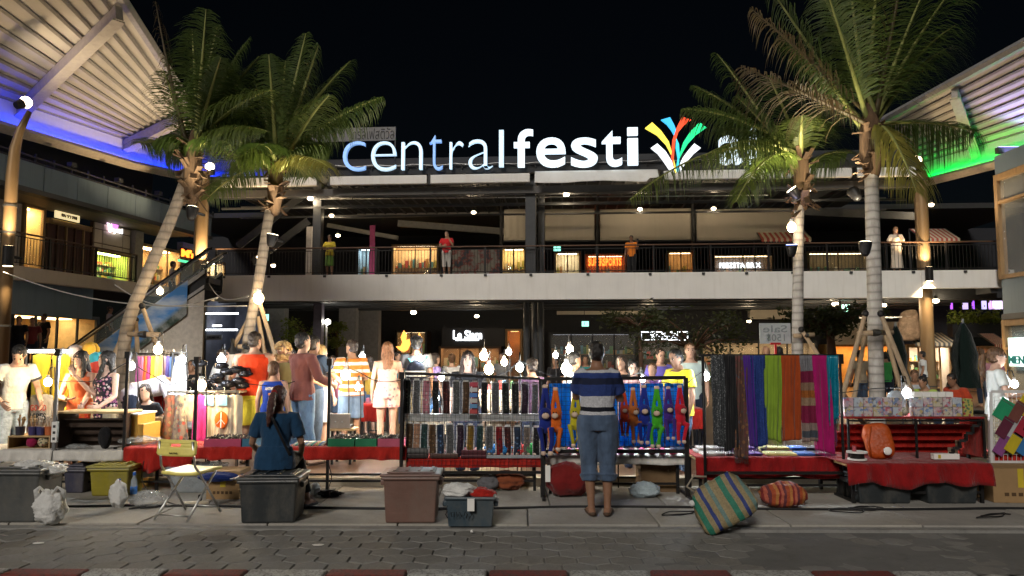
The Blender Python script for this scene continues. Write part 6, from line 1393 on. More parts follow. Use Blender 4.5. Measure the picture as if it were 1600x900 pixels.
def carton(label, px0, px1, Y, depth, h, rz=0, z=GZ, tape=None, m=None, name='cardboard_box', marks=True):
    x0, x1 = xat(px0, Y, 770), xat(px1, Y, 770); a, d = (x1-x0)/2, depth/2; e = thing(name, label, 'box', ((x0+x1)/2, Y+d, z), R(rz))
    MB().box(-a, a, -d, d, 0, h).build('carton', m or M_card, e, bevel=.006)
    for sy, y in ((-1, -d), (1, d)): MB().box(-a+.004, a-.004, min(0, y)+(.003 if y > 0 else 0), max(0, y)-(.003 if y < 0 else 0), h+.001, h+.006).build('flap', m or M_card, e)
    if tape: MB().box(-.03, .03, -d-.003, -d-.0012, h*.45, h).build('tape', tape, e)
    if marks:
        mk = MB()
        for i in range(5): mk.box(-a*.6+i*a*.25, -a*.6+i*a*.25+a*.16, -d-.0024, -d-.0014, h*.2, h*.3)
        mk.build('printed_mark', mat('box print', (.08, .045, .02), .8), e)
    return e
M_ytape = plastic('yellow tape', (.55, .42, .03))
carton('cardboard box with yellow tape behind the dark grey tub', 322, 374, 8.55, .36, .3, tape=M_ytape)
carton('cardboard box with yellow tape at the right edge', 1556, 1640, 8.35, .4, .36, rz=-4, tape=M_ytape)
carton('plain shade-darkened cardboard box under the right of the toy rack', 1002, 1062, 9.0, .4, .42, marks=False, m=mat('shaded cardboard', (.16, .1, .05), .85))  # darker copy of the cardboard, shade under the rack put into its colour
carton('open box with white things behind the yellow counter on the left', 212, 248, 9.9, .35, .4, z=.4)

# --- tables and cloths
def table(label, px0, px1, Y, depth, h, m=None, legm=None, z=GZ, name='table'):
    x0, x1 = xat(px0, Y, 700), xat(px1, Y, 700); a, d = (x1-x0)/2, depth/2; e = thing(name, label, 'table', ((x0+x1)/2, Y+d, z))
    MB().box(-a, a, -d, d, h-z-.03, h-z).build('tabletop', m or M_wood, e, bevel=.006)
    for sx in (-1, 1):
        for sy in (-1, 1): MB().box(sx*(a-.05)-.016, sx*(a-.05)+.016, sy*(d-.05)-.016, sy*(d-.05)+.016, 0, h-z-.031).build('leg', legm or M_blk, e)
    b = MB(); [b.box(-a+.066, a-.066, sy*(d-.05)-.012, sy*(d-.05)+.012, .1, .125) for sy in (-1, 1)]; b.build('stretcher', legm or M_blk, e); return e
def drape(label, px0, px1, Y, depth, h, drop, m, seed=1, back=.1, name='tablecloth', wav=.02, rag=.03):
    """Cloth lying on a table and hanging over its front edge."""
    x0, x1 = xat(px0, Y, 700), xat(px1, Y, 700); w_ = x1-x0; e = thing(name, label, 'tablecloth', ((x0+x1)/2, Y+depth/2, h)); b = MB(); dp = drop; tot = dp+depth+back
    def fn(s, t):
        x = -w_/2+w_*s; q = t*tot; dd = dp*(1+rag*6*noise.noise(V((s*4+seed, seed, 0))))
        f = min(1, max(0, (dp-q)/dp)) if q < dp else 0
        wv = wav*f*(math.sin(s*w_*22+seed+3*noise.noise(V((s*5, seed, 1))))+.6*noise.noise(V((x*9, f*2, seed))))
        if q < dp: return V((x+wv*.3, -depth/2-.012-.02*f+wv, .004-dd*f))
        if q < dp+depth: return V((x, -depth/2-.012+(q-dp), .006+.012*abs(noise.noise(V((x*5, q*6, seed))))))
        return V((x, depth/2+.01, .004-(q-dp-depth)))
    b.grid(fn, max(24, int(w_*40)), 28); b.build('cloth', m, e, smooth=True, solid=.004); return e
TH = .53
table('low table under white cloth at the left edge', -80, 82, 9.0, .6, .50); drape('white cloth on the leftmost table', -84, 83, 8.98, .64, .505, .13, M_whc, 1)
table('low table of the wooden booth under a white cloth', 86, 193, 9.0, .6, .49); drape('white cloth on the wooden booth table', 84, 194, 8.98, .64, .495, .11, M_whc, 2)
table('long low table under the orange red cloth left of the yellow chair', 196, 392, 9.0, .6, .53); drape('orange red cloth hanging in swags on the table behind the yellow chair', 194, 300, 8.97, .64, .535, .26, M_redl, 3, rag=.05, wav=.035); drape('red cloth on the table between yellow chair and seated woman', 302, 395, 8.97, .64, .536, .13, M_redl, 4)
table('long low table with trays right of the seated woman', 450, 634, 9.05, .6, .53); drape('red cloth on the tray table right of the seated woman', 448, 636, 9.0, .66, .535, .14, M_redl, 5)
table('low table inside the strip rack', 640, 842, 9.06, .55, .40); drape('red cloth along the table in the strip rack', 636, 846, 9.03, .6, .405, .1, M_redl, 6)
table('low table inside the toy rack', 853, 1066, 8.86, .55, .46); drape('white cloth on the toy rack table', 851, 1070, 8.84, .6, .465, .1, M_whc, 7)
table('low table under the scarf rack', 1088, 1318, 8.75, .62, .45); drape('dark red cloth hanging along the scarf table', 1086, 1320, 8.72, .66, .456, .22, M_redc, 8)
table('low table under the red stepped stand', 1326, 1542, 8.3, .95, .44); drape('heavy dark red cloth draped deep over the front of the stepped stand table', 1322, 1549, 8.25, 1.02, .447, .22, M_redc, 9, wav=.03, rag=.045)
table('low table under the pouch grid at the right edge', 1546, 1660, 8.85, .55, .46); drape('red cloth on the right edge table', 1545, 1662, 8.82, .6, .466, .16, M_redl, 10)
# trays of bracelets
def tray(label, px0, px1, py, Y, depth, m, fill, h=.09, z=.545):
    x0, x1 = xat(px0, Y, py), xat(px1, Y, py); a, d = (x1-x0)/2, depth/2; e = thing('tray', label, 'tray', ((x0+x1)/2, Y+d, z)); t = .008
    b = MB(); b.box(-a, a, -d, d, 0, t); [b.box(*q) for q in ((-a, a, -d, -d+t, t, h), (-a, a, d-t, d, t, h), (-a, -a+t, -d+t, d-t, t, h), (a-t, a, -d+t, d-t, t, h))]; b.build('tray_shell', m, e)
    b = MB(); rg = random.Random(int(px0))
    for i in range(int(a*2/.03)):
        for j in range(4): b.tube([(-a+.025+i*.03+.011*math.cos(q), -d+.05+j*(2*d-.1)/3+.03*math.sin(q), h*.9+.012*rg.random()+.02*math.sin(q+i)) for q in [2*PI*k/8 for k in range(9)]], .007, 4)
    tag(b.build('bracelet', fill, e), kind='stuff'); return e
M_brac = mat('dark beads', (.015, .013, .012), .35, var=.5, scale=60)
tray('magenta tray of dark bracelets left of the seated woman', 318, 376, 702, 9.0, .4, plastic('magenta plastic', (.4, .05, .12)), M_brac); tray('teal blue tray of dark bracelets just left of the seated woman', 378, 400, 702, 9.0, .4, plastic('teal plastic', (.03, .14, .24)), M_brac)
tray('green tray of dark bracelets left of the pole', 512, 553, 702, 9.02, .4, plastic('green plastic', (.01, .16, .07)), M_brac); tray('green tray of dark bracelets right of the pole', 555, 588, 702, 9.02, .4, plastic('green plastic', (.01, .16, .07)), M_brac); tray('pink tray of dark bracelets at the end of the tray table', 590, 630, 702, 9.02, .4, plastic('pink plastic', (.42, .08, .14)), M_brac)
cols5 = [(.5, .48, .4), (.1, .35, .3), (.5, .2, .2), (.5, .45, .15), (.15, .25, .45), (.6, .55, .5)]
e = thing('bracelet_display', 'flat display of rows of pale coloured bracelets right of the seated woman', 'display', (X(488, 9.25), 9.25, .545)); a = .17
for i in range(12): MB().tube([(-a+.03*i, -.18, .01), (-a+.03*i+.01, 0, .03), (-a+.03*i, .18, .01)], .012, 6).build('bracelet', plastic('bead %d' % (i % 6), cols5[i % 6]), e, smooth=True)
# --- the wooden booth and brush pots on the left
e = thing('display_stand', 'open backed wooden stepped display stand in front of the two women', 'display stand', (X(141, 9.1), 9.3, .51)); a = (X(193, 9.1)-X(89, 9.1))/2; hh = zat(646, 9.1)-.51
for sx in (-1, 1): MB().box(sx*a-.012, sx*a+.012, -.2, .22, 0, hh-.002).build('side_panel', M_darkw, e)
MB().box(-a-.02, a+.02, -.23, .2, hh, hh+.025).build('top_board', mat('pale varnished board', (.55, .4, .2), .4), e, bevel=.004)
for i in range(4): MB().box(-a+.013, a-.013, -.12+.075*i, -.05+.08*i, hh*(.8-.22*i), hh*(.8-.22*i)+.015).build('step_board', M_darkw, e); MB().box(-a+.013, a-.013, -.05+.08*i, -.035+.08*i, hh*(.58-.2*i), hh*(.8-.22*i)-.001).build('riser', M_darkw, e)
blob('backpack', 'small black backpack inside the wooden stand', 'bag', (X(163, 9.1), 9.12, .51), (.075, .06, .13), M_blackc, .1, 4, 21)
blob('plastic_bag', 'thin pale bag on the floor of the wooden stand', 'plastic bag', (X(120, 9.1), 9.12, .505), (.13, .08, .03), M_cbag, .3, 6, 22)
e = thing('wooden_crate', 'low wooden open crate with pouches under the brush pots', 'crate', (X(47, 9.1), 9.25, .51)); a = (X(80, 9.1)-X(14, 9.1))/2; hh = zat(681, 9.1)-.51
for q in ((-a, a, -.17, .2, hh-.015, hh), (-a, a, -.17, .2, 0, .012)): MB().box(*q).build('shelf_board', M_wood, e)
for sx in (-1, 1): MB().box(sx*(a-.008)-.007, sx*(a-.008)+.007, -.169, .2, .0125, hh-.0155).build('side_board', M_wood, e)
MB().box(-a+.016, a-.016, .18, .195, .0125, hh-.0155).build('back_board', M_darkw, e)
blob('pouch', 'magenta pouch in the wooden crate', 'pouch', (X(48, 9.1), 9.13, .525), (.065, .05, .055), cloth('magenta pouch', (.25, .01, .06)), .12, 4, 23); blob('pouch', 'cream patterned pouch in the wooden crate', 'pouch', (X(66, 9.1), 9.13, .525), (.065, .05, .06), printed('cream dotted', (.5, .42, .26), [(.1, .12, .1), (.3, .1, .1)], 40), .1, 4, 24)
for i, px in enumerate((27, 47, 60, 73)):
    p = V((X(px, 9.15), 9.2, .51+hh)); e = thing('brush_pot', ['dark pot of brushes at the left of the crate top', 'purple pot of wooden brushes on the crate top', 'second purple pot with pale tufts on the crate top', 'orange pot with white tufts at the right of the crate top'][i], 'pot', p)
    MB().tube([(0, 0, 0), (0, 0, .1)], [.045, .052], 12).build('pot', plastic('pot %d' % i, [(.03, .03, .05), (.05, .04, .14), (.05, .05, .16), (.5, .14, .05)][i]), e)
    rg = random.Random(i)
    for j in range(8):
        d = V((rg.uniform(-.05, .05), rg.uniform(-.03, .03), rg.uniform(.14, .2))); MB().limb([(d.x*.2, d.y*.2, .06), d, d*1.12], [.005, .006, .014], 6).build('brush', mat('brush wood', (.35, .22, .1), .6) if i < 2 else mat('brush tuft', (.55, .45, .35), .8), e)
e = thing('power_strip', 'white power strip with sockets hung on the booth post', 'power strip', at(86, 675, 9.0)); MB().box(-.035, .035, -.02, .02, -.12, .12).build('case', M_white, e, bevel=.008)
for i in range(3): MB().box(-.015, .015, -.022, -.0205, -.09+.07*i, -.06+.07*i).build('socket', M_char, e)
# --- the yellow folding chair
cY = 7.75; ch = thing('folding_chair', 'yellow folding chair on metal legs, seen from behind', 'chair', (X(296, cY, 780), cY, GZ), R(-14)); b = MB()
def bk(s, t): x = -.215+.43*s; rr = min(1, min(s, 1-s)*14); return V((x, -.22-.0+.03*(1-(2*s-1)**2)*-1+.02*t, .60+.155*(t-.5)*(.72+.28*math.sqrt(rr))+.077))
for part in (lambda s, t: bk(s, t*.58), lambda s, t: bk(s, .76+t*.24), lambda s, t: bk(s*.36, .58+.18*t), lambda s, t: bk(.64+s*.36, .58+.18*t)): b.grid(part, 20, 4)
o = b.build('backrest', P_yel, ch, smooth=True, solid=.022)
me = fit(glyph('NATIVE', .01, 3), -.045, .045, .622, .638, -.268, .004); me.materials.append(M_blk); o2 = bpy.data.objects.new('lettering', me); COL.objects.link(o2); o2.parent = o
MB().grid(lambda s, t: V((-.2+.4*s, -.17+.40*t, .43-.012*math.sin(PI*s)+.01*t)), 12, 12).build('seat', P_yel, ch, smooth=True, solid=.028)
for sx in (-1, 1):
    MB().tube([(sx*.185, -.235, .74), (sx*.19, -.19, .5), (sx*.195, .0, .28), (sx*.2, .22, .0)], .0115, 8).build('leg', M_steel, ch, smooth=True)
    MB().tube([(sx*.165, .18, .415), (sx*.17, .02, .27), (sx*.18, -.27, .0)], .0115, 8).build('leg', M_steel, ch, smooth=True)
b = MB(); b.tube([(-.195, .17, .06), (.195, .17, .06)], .009, 6); b.tube([(-.178, -.24, .04), (.178, -.24, .04)], .009, 6); b.tube([(-.19, -.16, .405), (.19, -.16, .405)], .009, 6); b.build('crossbar', M_steel, ch, smooth=True)
# --- grid racks
def gridrack(label, c4, Y, sp=.05, m=None, feet_=True, z=GZ, wire=.0035, frame=.03, lower=None):
    """c4: TL, TR, BL, BR picture corners of an upright welded grid at distance Y."""
    tl, tr, bl, br = [at(px, py, Y) for px, py in c4]; o = V(((bl.x+br.x)/2, Y, z)); e = thing('grid_rack', label, 'display rack', o); m = m or M_blk; T_ = [p-o for p in (tl, tr, bl, br)]
    for a, b_, nm in ((T_[0], T_[1], 'top_bar'), (T_[2], T_[3], 'bottom_bar')): MB().bar(a, b_, frame).build(nm, m, e)
    for a, b_ in ((T_[0], T_[2]), (T_[1], T_[3])):
        q = a+(b_-a)*((a.z)/(a.z-b_.z)) if feet_ else b_
        MB().bar(a+V((0, .001, 0)), V((b_.x, q.y, q.z)) if feet_ else b_, frame*1.2, frame*1.2).build('post', m, e)
        if feet_: MB().bar((b_.x, -.25, .015), (b_.x, .3, .015), .03).build('foot', m, e)
    w_ = MB(); W_ = (T_[1]-T_[0]).length; H_ = (T_[0]-T_[2]).length
    for i in range(1, int(W_/sp)): f = i*sp/W_; w_.bar(T_[0].lerp(T_[1], f), T_[2].lerp(T_[3], f), wire)
    for j in range(1, int(H_/sp)): f = j*sp/H_; w_.bar(T_[0].lerp(T_[2], f)-V((0, wire, 0)), T_[1].lerp(T_[3], f)-V((0, wire, 0)), wire)
    tag(w_.build('grid_wire', m, e), kind='stuff'); return e
gridrack('black welded grid rack hung with rows of patterned strips', ((632, 583), (844, 592), (626, 738), (848, 738)), 8.98)
gridrack('black welded grid rack hung with plush monkeys in front of the blue sheets', ((850, 592), (1071, 590), (848, 705), (1073, 705)), 8.7, frame=.04)
gridrack('white welded grid hung with tilted coloured pouches at the right edge', ((1547, 612), (1655, 612), (1547, 722), (1655, 722)), 8.78, m=plastic('white wire', (.6, .6, .6)), wire=.004)
# strips in clear sleeves, two rows
def ordinal(i): return ['first', 'second', 'third', 'fourth', 'fifth', 'sixth', 'seventh', 'eighth', 'ninth', 'tenth', 'eleventh', 'twelfth', 'thirteenth', 'fourteenth', 'fifteenth', 'sixteenth'][i]
def motif(name, a, b_, c, sc): return printed(name, a, [b_, c, a], sc, .34, .6)
PAT = {'black': motif('strip black', (.012, .012, .013), (.1, .1, .1), (.05, .04, .04), 42), 'green black': motif('strip green black', (.014, .018, .016), (.1, .12, .1), (.05, .08, .06), 36), 'dark red': motif('strip dark red', (.05, .012, .012), (.2, .05, .04), (.08, .05, .04), 40), 'purple black': motif('strip purple', (.03, .015, .03), (.12, .08, .12), (.06, .05, .07), 44),
       'brown': motif('strip brown', (.09, .05, .025), (.22, .14, .08), (.05, .03, .02), 30), 'gold': motif('strip gold', (.2, .12, .02), (.4, .2, .03), (.08, .06, .02), 24), 'blue': motif('strip blue', (.02, .035, .07), (.12, .2, .35), (.04, .06, .1), 30), 'red': motif('strip red', (.2, .012, .015), (.03, .02, .02), (.35, .1, .08), 26), 'orange': motif('strip orange', (.45, .2, .08), (.6, .4, .25), (.3, .1, .04), 26), 'pink': motif('strip pink', (.5, .2, .25), (.6, .5, .5), (.2, .1, .1), 26), 'teal': motif('strip teal', (.02, .05, .05), (.1, .18, .18), (.05, .07, .08), 36)}
M_gapcard = mat('silvery backlit gap card', (.78, .78, .8), .3, .2); M_sleeve = bagmat('clear sleeve', (.62, .64, .66), .1, .15)
r1 = [(636, 'green black'), (651, 'black'), (666, 'pink'), (681, 'black'), (697, 'dark red'), (713, 'green black'), (728, 'brown'), (742, 'red'), (757, 'black'), (774, 'black'), (790, 'green black'), (805, 'black'), (820, 'purple black'), (836, 'black')]
r2 = [(640, 'brown'), (651, 'orange'), (663, 'teal'), (676, 'brown'), (688, 'blue'), (703, 'black'), (719, 'purple black'), (735, 'gold'), (750, 'teal'), (765, 'black'), (780, 'red'), (793, 'dark red'), (808, 'blue'), (823, 'brown'), (838, 'black')]
for rowi, (row, ya, yb, rn) in enumerate(((r1, 594, 646, 'upper'), (r2, 662, 712, 'lower'))):
    for i, (px, c) in enumerate(row):
        Y = 9.04+.012*(i % 2); p = at(px, ya+(px-630)*.03, Y); h = p.z-zat(yb, Y); e = thing('cloth_strip', '%s patterned strip, %s from the left in the %s rack row' % (c, ordinal(i), rn), 'strip', p, 0, 'patterned strips on the grid rack'); wd = .07
        MB().grid(lambda s, t: V((-wd/2+wd*s+.004*math.sin(t*5+i), .006*math.sin(s*6+i+t*4), -h*t)), 6, 10).build('strip', PAT[c], e, smooth=True, solid=.006)
        MB().box(-wd/2-.012, wd/2+.012, -.012, -.010, -h-.03, .02).build('clear_sleeve', M_sleeve, e) if i % 4 == 1 else None
        MB().box(-.03, .03, -.006, .006, .006, .024).build('header_card', M_white, e)
        if i % 5 != 3: MB().box(-wd/2-.011, wd/2+.011, .009, .012, -h-.01, .004).build('bright_gap_card', M_gapcard, e)  # added pale cards that stand in for backlit gaps between the strips
e = thing('price_card_strip', 'hanging strip of red, white and blue price cards on the strip rack', 'cards', at(740, 597, 8.93))
for i, c in enumerate(((.4, .05, .08), (.5, .5, .5), (.08, .2, .5), (.45, .45, .42), (.1, .25, .45), (.4, .06, .06), (.03, .03, .03))): MB().box(-.045, .045, -.004, .004, -.05-.062*i, -.062*i-.002).build('card', plastic('card %d' % i, c), e)
e = thing('shelf_rail', 'pale translucent shelf between the two rows of strips', 'shelf', at(738, 652, 9.12)); a = X(846, 9.12)-X(738, 9.12); MB().box(-a, a, -.08, .02, -.04, .045).build('shelf', bagmat('frosted sheet', (.5, .52, .52), .75, .3), e, bevel=.004)
# flat cases and plush heads on the table of the strip rack
M_case = plastic('dark case', (.035, .025, .025))
for px0, px1, z, l, mm in ((628, 668, .415, 'flat dark case at the left of the strip rack table, lower', M_case), (629, 667, .475, 'flat grey case stacked on the left dark case', plastic('grey case', (.12, .12, .12))), (672, 716, .415, 'flat brown case in the middle of the strip rack table', plastic('brown case', (.09, .045, .035))), (720, 760, .415, 'maroon case with stacked wallets on the strip rack table', plastic('maroon case', (.1, .02, .03))), (721, 759, .455, 'second maroon case on top of the first', plastic('maroon case', (.1, .02, .03)))):
    Y = 8.99; a = (X(px1, Y)-X(px0, Y))/2; e = thing('flat_case', l, 'case', ((X(px1, Y)+X(px0, Y))/2, Y+.16, z)); MB().box(-a, a, -.15, .15, 0, .052 if z > .42 or px0 < 700 else .038).build('case', mm, e, bevel=.006)
blob('plastic_bag', 'pink and white tangle of wrapped trinkets on the strip rack table', 'trinkets', V((X(700, 9.2), 9.2, .412)), (.09, .08, .035), bagmat('pink wrap', (.55, .25, .3)), .45, 9, 31)
for px, c, l in ((768, (.03, .22, .6), 'bright blue plush toy, left one in the clear tray'), (788, (.03, .25, .62), 'bright blue plush toy beside the red one in the tray'), (812, (.55, .03, .03), 'red plush toy in the clear tray'), (830, (.02, .3, .06), 'green plush toy at the right of the clear tray')):
    p = at(px, 737, 9.02); e = blob('plush_toy', l, 'plush toy', V((p.x, 9.12, .42)), (.085, .08, .075), cloth('plush %.2f %.2f' % c[:2], c, .3), .3, 8, px, part='body')
    for k in range(2): MB().ball((-.03+.07*k, -.085, .035), .019, 10, 7).build('paw', mat('plush cream', (.6, .45, .35), .9), e, smooth=True)
tr = thing('clear_tray', 'clear plastic tray holding the plush toys', 'tray', at(803, 738, 9.1)); a = (X(845, 9.1)-X(761, 9.1))/2; b = MB(); [b.box(*q) for q in ((-a, a, -.13, -.125, 0, .035), (-a, a, .125, .13, 0, .06), (-a, -a+.005, -.125, .125, 0, .06), (a-.005, a, -.125, .125, 0, .06))]; b.build('tray_wall', P_clear, tr); tr.location.z = .42
# plush monkeys with long arms
def monkey(label, px, py0, py1, Y, c, seed=1, sx=.74):
    p = at(px, py0, Y); H = p.z-zat(py1, Y); e = thing('plush_monkey', label, 'plush monkey', p, R((seed*37 % 50)-25), 'plush monkeys hung on the rack'); k = H/.72; m = MB(); rg = random.Random(seed)
    v = lambda x, y, z: V((x*k*sx, y*k, z*k)); w1, w2 = rg.uniform(-.03, .03), rg.uniform(-.03, .03)
    for s in (-1, 1): m.limb([v(s*.012, 0, -.02), v(s*.035, 0, -.14), v(s*.06, 0, -.26), v(s*.055, 0, -.33)], [.021*k, .023*k, .026*k, .03*k], 10)
    m.ball(v(0, -.03, -.285), .068*k, 14, 10, ry=.062*k, rz=.066*k); m.ball(v(0, 0, -.40), .07*k, 14, 10, ry=.055*k, rz=.095*k)
    for s in (-1, 1): m.limb([v(s*.04, 0, -.46), v(s*.085, -.07, -.45+w1), v(s*.07+w1, -.06, -.55), v(s*.05+w1, -.04, -.68+abs(w2))], [.034*k, .032*k, .024*k, .022*k], 10); m.ball(v(s*.072, -.0, -.275), .024*k, 8, 6)
    m.limb([v(0, .05, -.47), v(.02, .06, -.58), v(-.02+w2, .04, -.7), v(.03, .03, -.74)], [.014*k, .013*k, .012*k, .01*k], 8)
    o = m.build('fur_body', cloth('plush %.3f %.3f %.3f' % c, c, .25, fold=.02), e, smooth=True); q = o.modifiers.new('remesh', 'REMESH'); q.mode = 'VOXEL'; q.voxel_size = .0075; q.use_smooth_shade = True; q = o.modifiers.new('smooth', 'SMOOTH'); q.iterations = 2
    sk_ = mat('plush cream', (.6, .45, .35), .9)
    MB().ball(v(0, -.083, -.3), .04*k, 10, 8, ry=.022*k, rz=.033*k).build('muzzle', sk_, e, smooth=True)
    for s in (-1, 1): MB().ball(v(s*.02, -.09, -.265), .0085*k, 8, 6).build('eye', M_blk, e, smooth=True); MB().ball(v(s*.012, 0, -.0), .024*k, 8, 6).build('hand', sk_, e, smooth=True); MB().ball(v(s*.05+w1, -.045, -.695+abs(w2)), .028*k, 8, 6).build('foot', sk_, e, smooth=True)
    return e
for px, y0, y1, c, l in ((852, 604, 712, (.012, .025, .2), 'navy blue plush monkey at the left post of the toy rack'), (868, 608, 706, (.6, .12, .015), 'bright orange plush monkey left of the striped polo man'), (899, 608, 702, (.45, .4, .02), 'mustard yellow plush monkey touching the striped polo man'), (975, 612, 682, (.58, .06, .02), 'red orange plush monkey half behind the striped polo man'), (989, 608, 694, (.45, .13, .03), 'rust orange plush monkey right of the striped polo man'),
                        (1006, 604, 696, (.015, .03, .26), 'royal blue plush monkey left of the green one'), (1026, 606, 700, (.05, .36, .02), 'bright green plush monkey on the toy rack'), (1044, 606, 688, (.05, .02, .2), 'violet blue plush monkey between the green and red ones'), (1062, 604, 694, (.5, .012, .03), 'crimson plush monkey at the right post of the toy rack')):
    monkey(l, px, y0, y1, 8.63, c, px)
# blue sheets behind the monkeys
def bluesheet(name):
    n = NT(name); n.set(.25, 0, .6); tc = n.coord(); w1 = n.noise(n.coord((1, 1, .25)), 14, 4); g = n.noise(n.coord((.3, 1, 5)), 10, 3)
    n.col(n.mix(n.ramp(g, [(.35, (0,)*3), (.7, (.7,)*3)]), n.ramp(w1, [(.3, (.005, .06, .3)), (.5, (.015, .2, .6)), (.7, (.05, .42, .75))]), (.01, .1, .4))); n.b.inputs['Transmission Weight'].default_value = .0
    tr = n.n.new('ShaderNodeBsdfTranslucent'); tr.inputs[0].default_value = (.03, .4, .9, 1); mx = n.n.new('ShaderNodeMixShader'); mx.inputs[0].default_value = .45; n.ln(n.b.outputs[0], mx.inputs[1]); n.ln(tr.outputs[0], mx.inputs[2]); n.ln(mx.outputs[0], n.out.inputs[0]); n.bump(w1, .03, .8); return n.m
M_bs = bluesheet('blue shiny sheet')
for i in range(6):
    x0, x1 = 858+i*36, 858+(i+1)*36-2; Y = 8.86; p = at((x0+x1)/2, 599, Y); h = p.z-zat(698, Y); wd = X(x1, Y)-X(x0, Y); e = thing('blue_sheet', '%s shiny blue sheet from the left behind the plush monkeys' % ordinal(i), 'sheet', p, 0, 'blue sheets behind the monkeys')
    MB().grid(lambda s, t: V((-wd/2+wd*s, .022*math.sin(s*17+i*2)*(.4+t*.6), -h*t)), 24, 8).build('sheet', M_bs, e, smooth=True, solid=.004)
# slippers on the white cloth of the toy rack
k = 0
for r_, y in ((0, 8.88), (1, 9.0)):
    for i in range(12):
        px = 872+i*16.2
        if 918 < px < 948 and r_ == 0: continue
        c = ((.6, .08, .2), (.6, .15, .3), (.12, .03, .05), (.5, .05, .12), (.04, .05, .1))[(i*3+r_) % 5] if px > 985 else (.65, .12, .25)
        cn = {(.6, .08, .2): 'hot pink', (.6, .15, .3): 'light pink', (.12, .03, .05): 'dark plum', (.5, .05, .12): 'crimson', (.04, .05, .1): 'navy', (.65, .12, .25): 'bright pink'}[c]
        p = V((X(px, y), y, .475)); e = thing('slipper', '%s slipper, %s from the left in the %s row under the monkeys' % (cn, ordinal(i), ('front', 'back')[r_]), 'slipper', p, R(8*math.sin(i)), 'small slippers on the toy rack table'); mm = cloth('slipper %.2f %.2f' % c[:2], c, .25)
        MB().ball((0, 0, .016), .04, 12, 6, ry=.075, rz=.016).build('sole', mm, e, smooth=True); MB().ball((0, -.02, .03), .038, 12, 8, ry=.05, rz=.034).build('toe_cover', mm, e, smooth=True)
e = thing('clear_box', 'clear flat box at the left end of the toy rack table', 'box', (X(868, 8.8), 8.82, .475)); MB().box(-.16, .16, -.05, .05, 0, .07).build('box', P_clear, e, bevel=.006)
e = thing('paper_tag', 'white paper tag hanging on the toy rack left post', 'tag', at(856, 740, 8.62)); MB().box(-.028, .028, -.002, .002, -.09, .09).build('tag', M_white, e)
# --- the scarf rack
Yb = 8.6; pL, pR = at(1098, 556, Yb), at(1312, 556, Yb)
e = thing('scarf_rack', 'black frame rack with a long top bar for scarves', 'clothes rack', ((pL.x+pR.x)/2, Yb, GZ)); a = (pR.x-pL.x)/2; hz = pL.z-GZ
for sx in (-1, 1):
    MB().tube([(sx*a, 0, .02), (sx*a, 0, hz)], .016, 8).build('post', M_blk, e, smooth=True); MB().bar((sx*a, -.25, .015), (sx*a, .25, .015), .03).build('foot', M_blk, e)
MB().tube([(-a-.05, 0, hz+.005), (a+.02, 0, hz+.005)], .014, 8).build('top_bar', M_blk, e, smooth=True); MB().box(-a, a, -.016, .016, zat(739, Yb)-GZ-.016, zat(739, Yb)-GZ+.016).build('lower_bar', M_blk, e)
MB().box(a-.02, a+.03, -.03, .03, hz-.09, hz+.02).build('clamp', M_blk, e)
def scarf(label, x0, x1, y1, m, seed, fr=None, lean=0, group='scarves hung on the black rack', y0=557, Y=None):
    Y = Y or Yb-.03-.012*(seed % 3); p = at((x0+x1)/2, y0, Y); wd = X(x1, Y)-X(x0, Y); h = p.z-zat(y1, Y); e = thing('scarf', label, 'scarf', p, 0, group); b = MB()
    def fn(s, t):
        a = .024*math.sin(s*9+seed+2*noise.noise(V((s*2, t*1.5, seed))))+.012*math.sin(s*23+seed*2+t*3)+.006*noise.noise(V((s*6, t*7, seed)))
        return V(((-wd/2+wd*s)*(1-.06*math.sin(t*3+seed))+(lean+.02*math.sin(seed*1.7))*t*h+.006*noise.noise(V((t*5, seed, 0))), a*(.35+.65*min(1, t*4)), .012*math.exp(-t*40)-h*t*(1+.05*math.sin(seed*2.3)*(s-.5)+.012*noise.noise(V((s*3, seed, 2))))))
    b.grid(fn, 28, 30); b.build('cloth', m, e, smooth=True, solid=.005)
    b = MB()
    for i in range(int(wd/.009)):
        q = fn((i+.5)*.009/wd, 1.0); b.bar(q, q+V((random.uniform(-.008, .008), random.uniform(-.006, .006), -random.uniform(.04, .06))), .0028)
    tag(b.build('fringe', fr or m, e), kind='stuff'); return e
M_lace = printed('black and white lace', (.045, .05, .055), [(.16, .17, .18), (.1, .11, .12), (.22, .23, .24)], 48, .34); M_pais = printed('brown paisley', (.1, .055, .045), [(.2, .1, .05), (.08, .08, .1), (.14, .05, .05)], 22, .4)
M_band = bands('banded wool', [(0, (.2, .01, .05)), (.1, (.28, .2, .18)), (.17, (.06, .07, .09)), (.24, (.25, .18, .16)), (.32, (.2, .01, .05)), (.5, (.3, .2, .13)), (.58, (.32, .1, .02)), (.66, (.25, .15, .1)), (.74, (.18, .01, .05)), (.86, (.2, .2, .22))], 2, .95, 1.0)
M_blueb = printed('blue brocade', (.02, .045, .19), [(.03, .065, .25), (.015, .035, .16)], 60, .4); M_teal = mat('teal satin', (.005, .17, .26), .28, var=.3, scale=5, spec=.6)
scarf('grey lacy patterned scarf at the left end of the rack', 1110, 1132, 698, M_lace, 1); scarf('plain black scarf beside the lacy one', 1130, 1149, 702, M_blackc, 2); scarf('long brown paisley scarf hanging lowest', 1146, 1167, 716, M_pais, 3); scarf('violet scarf folded narrow beside the brocade', 1161, 1176, 698, cloth('violet silk', (.07, .02, .24)), 4, lean=.03)
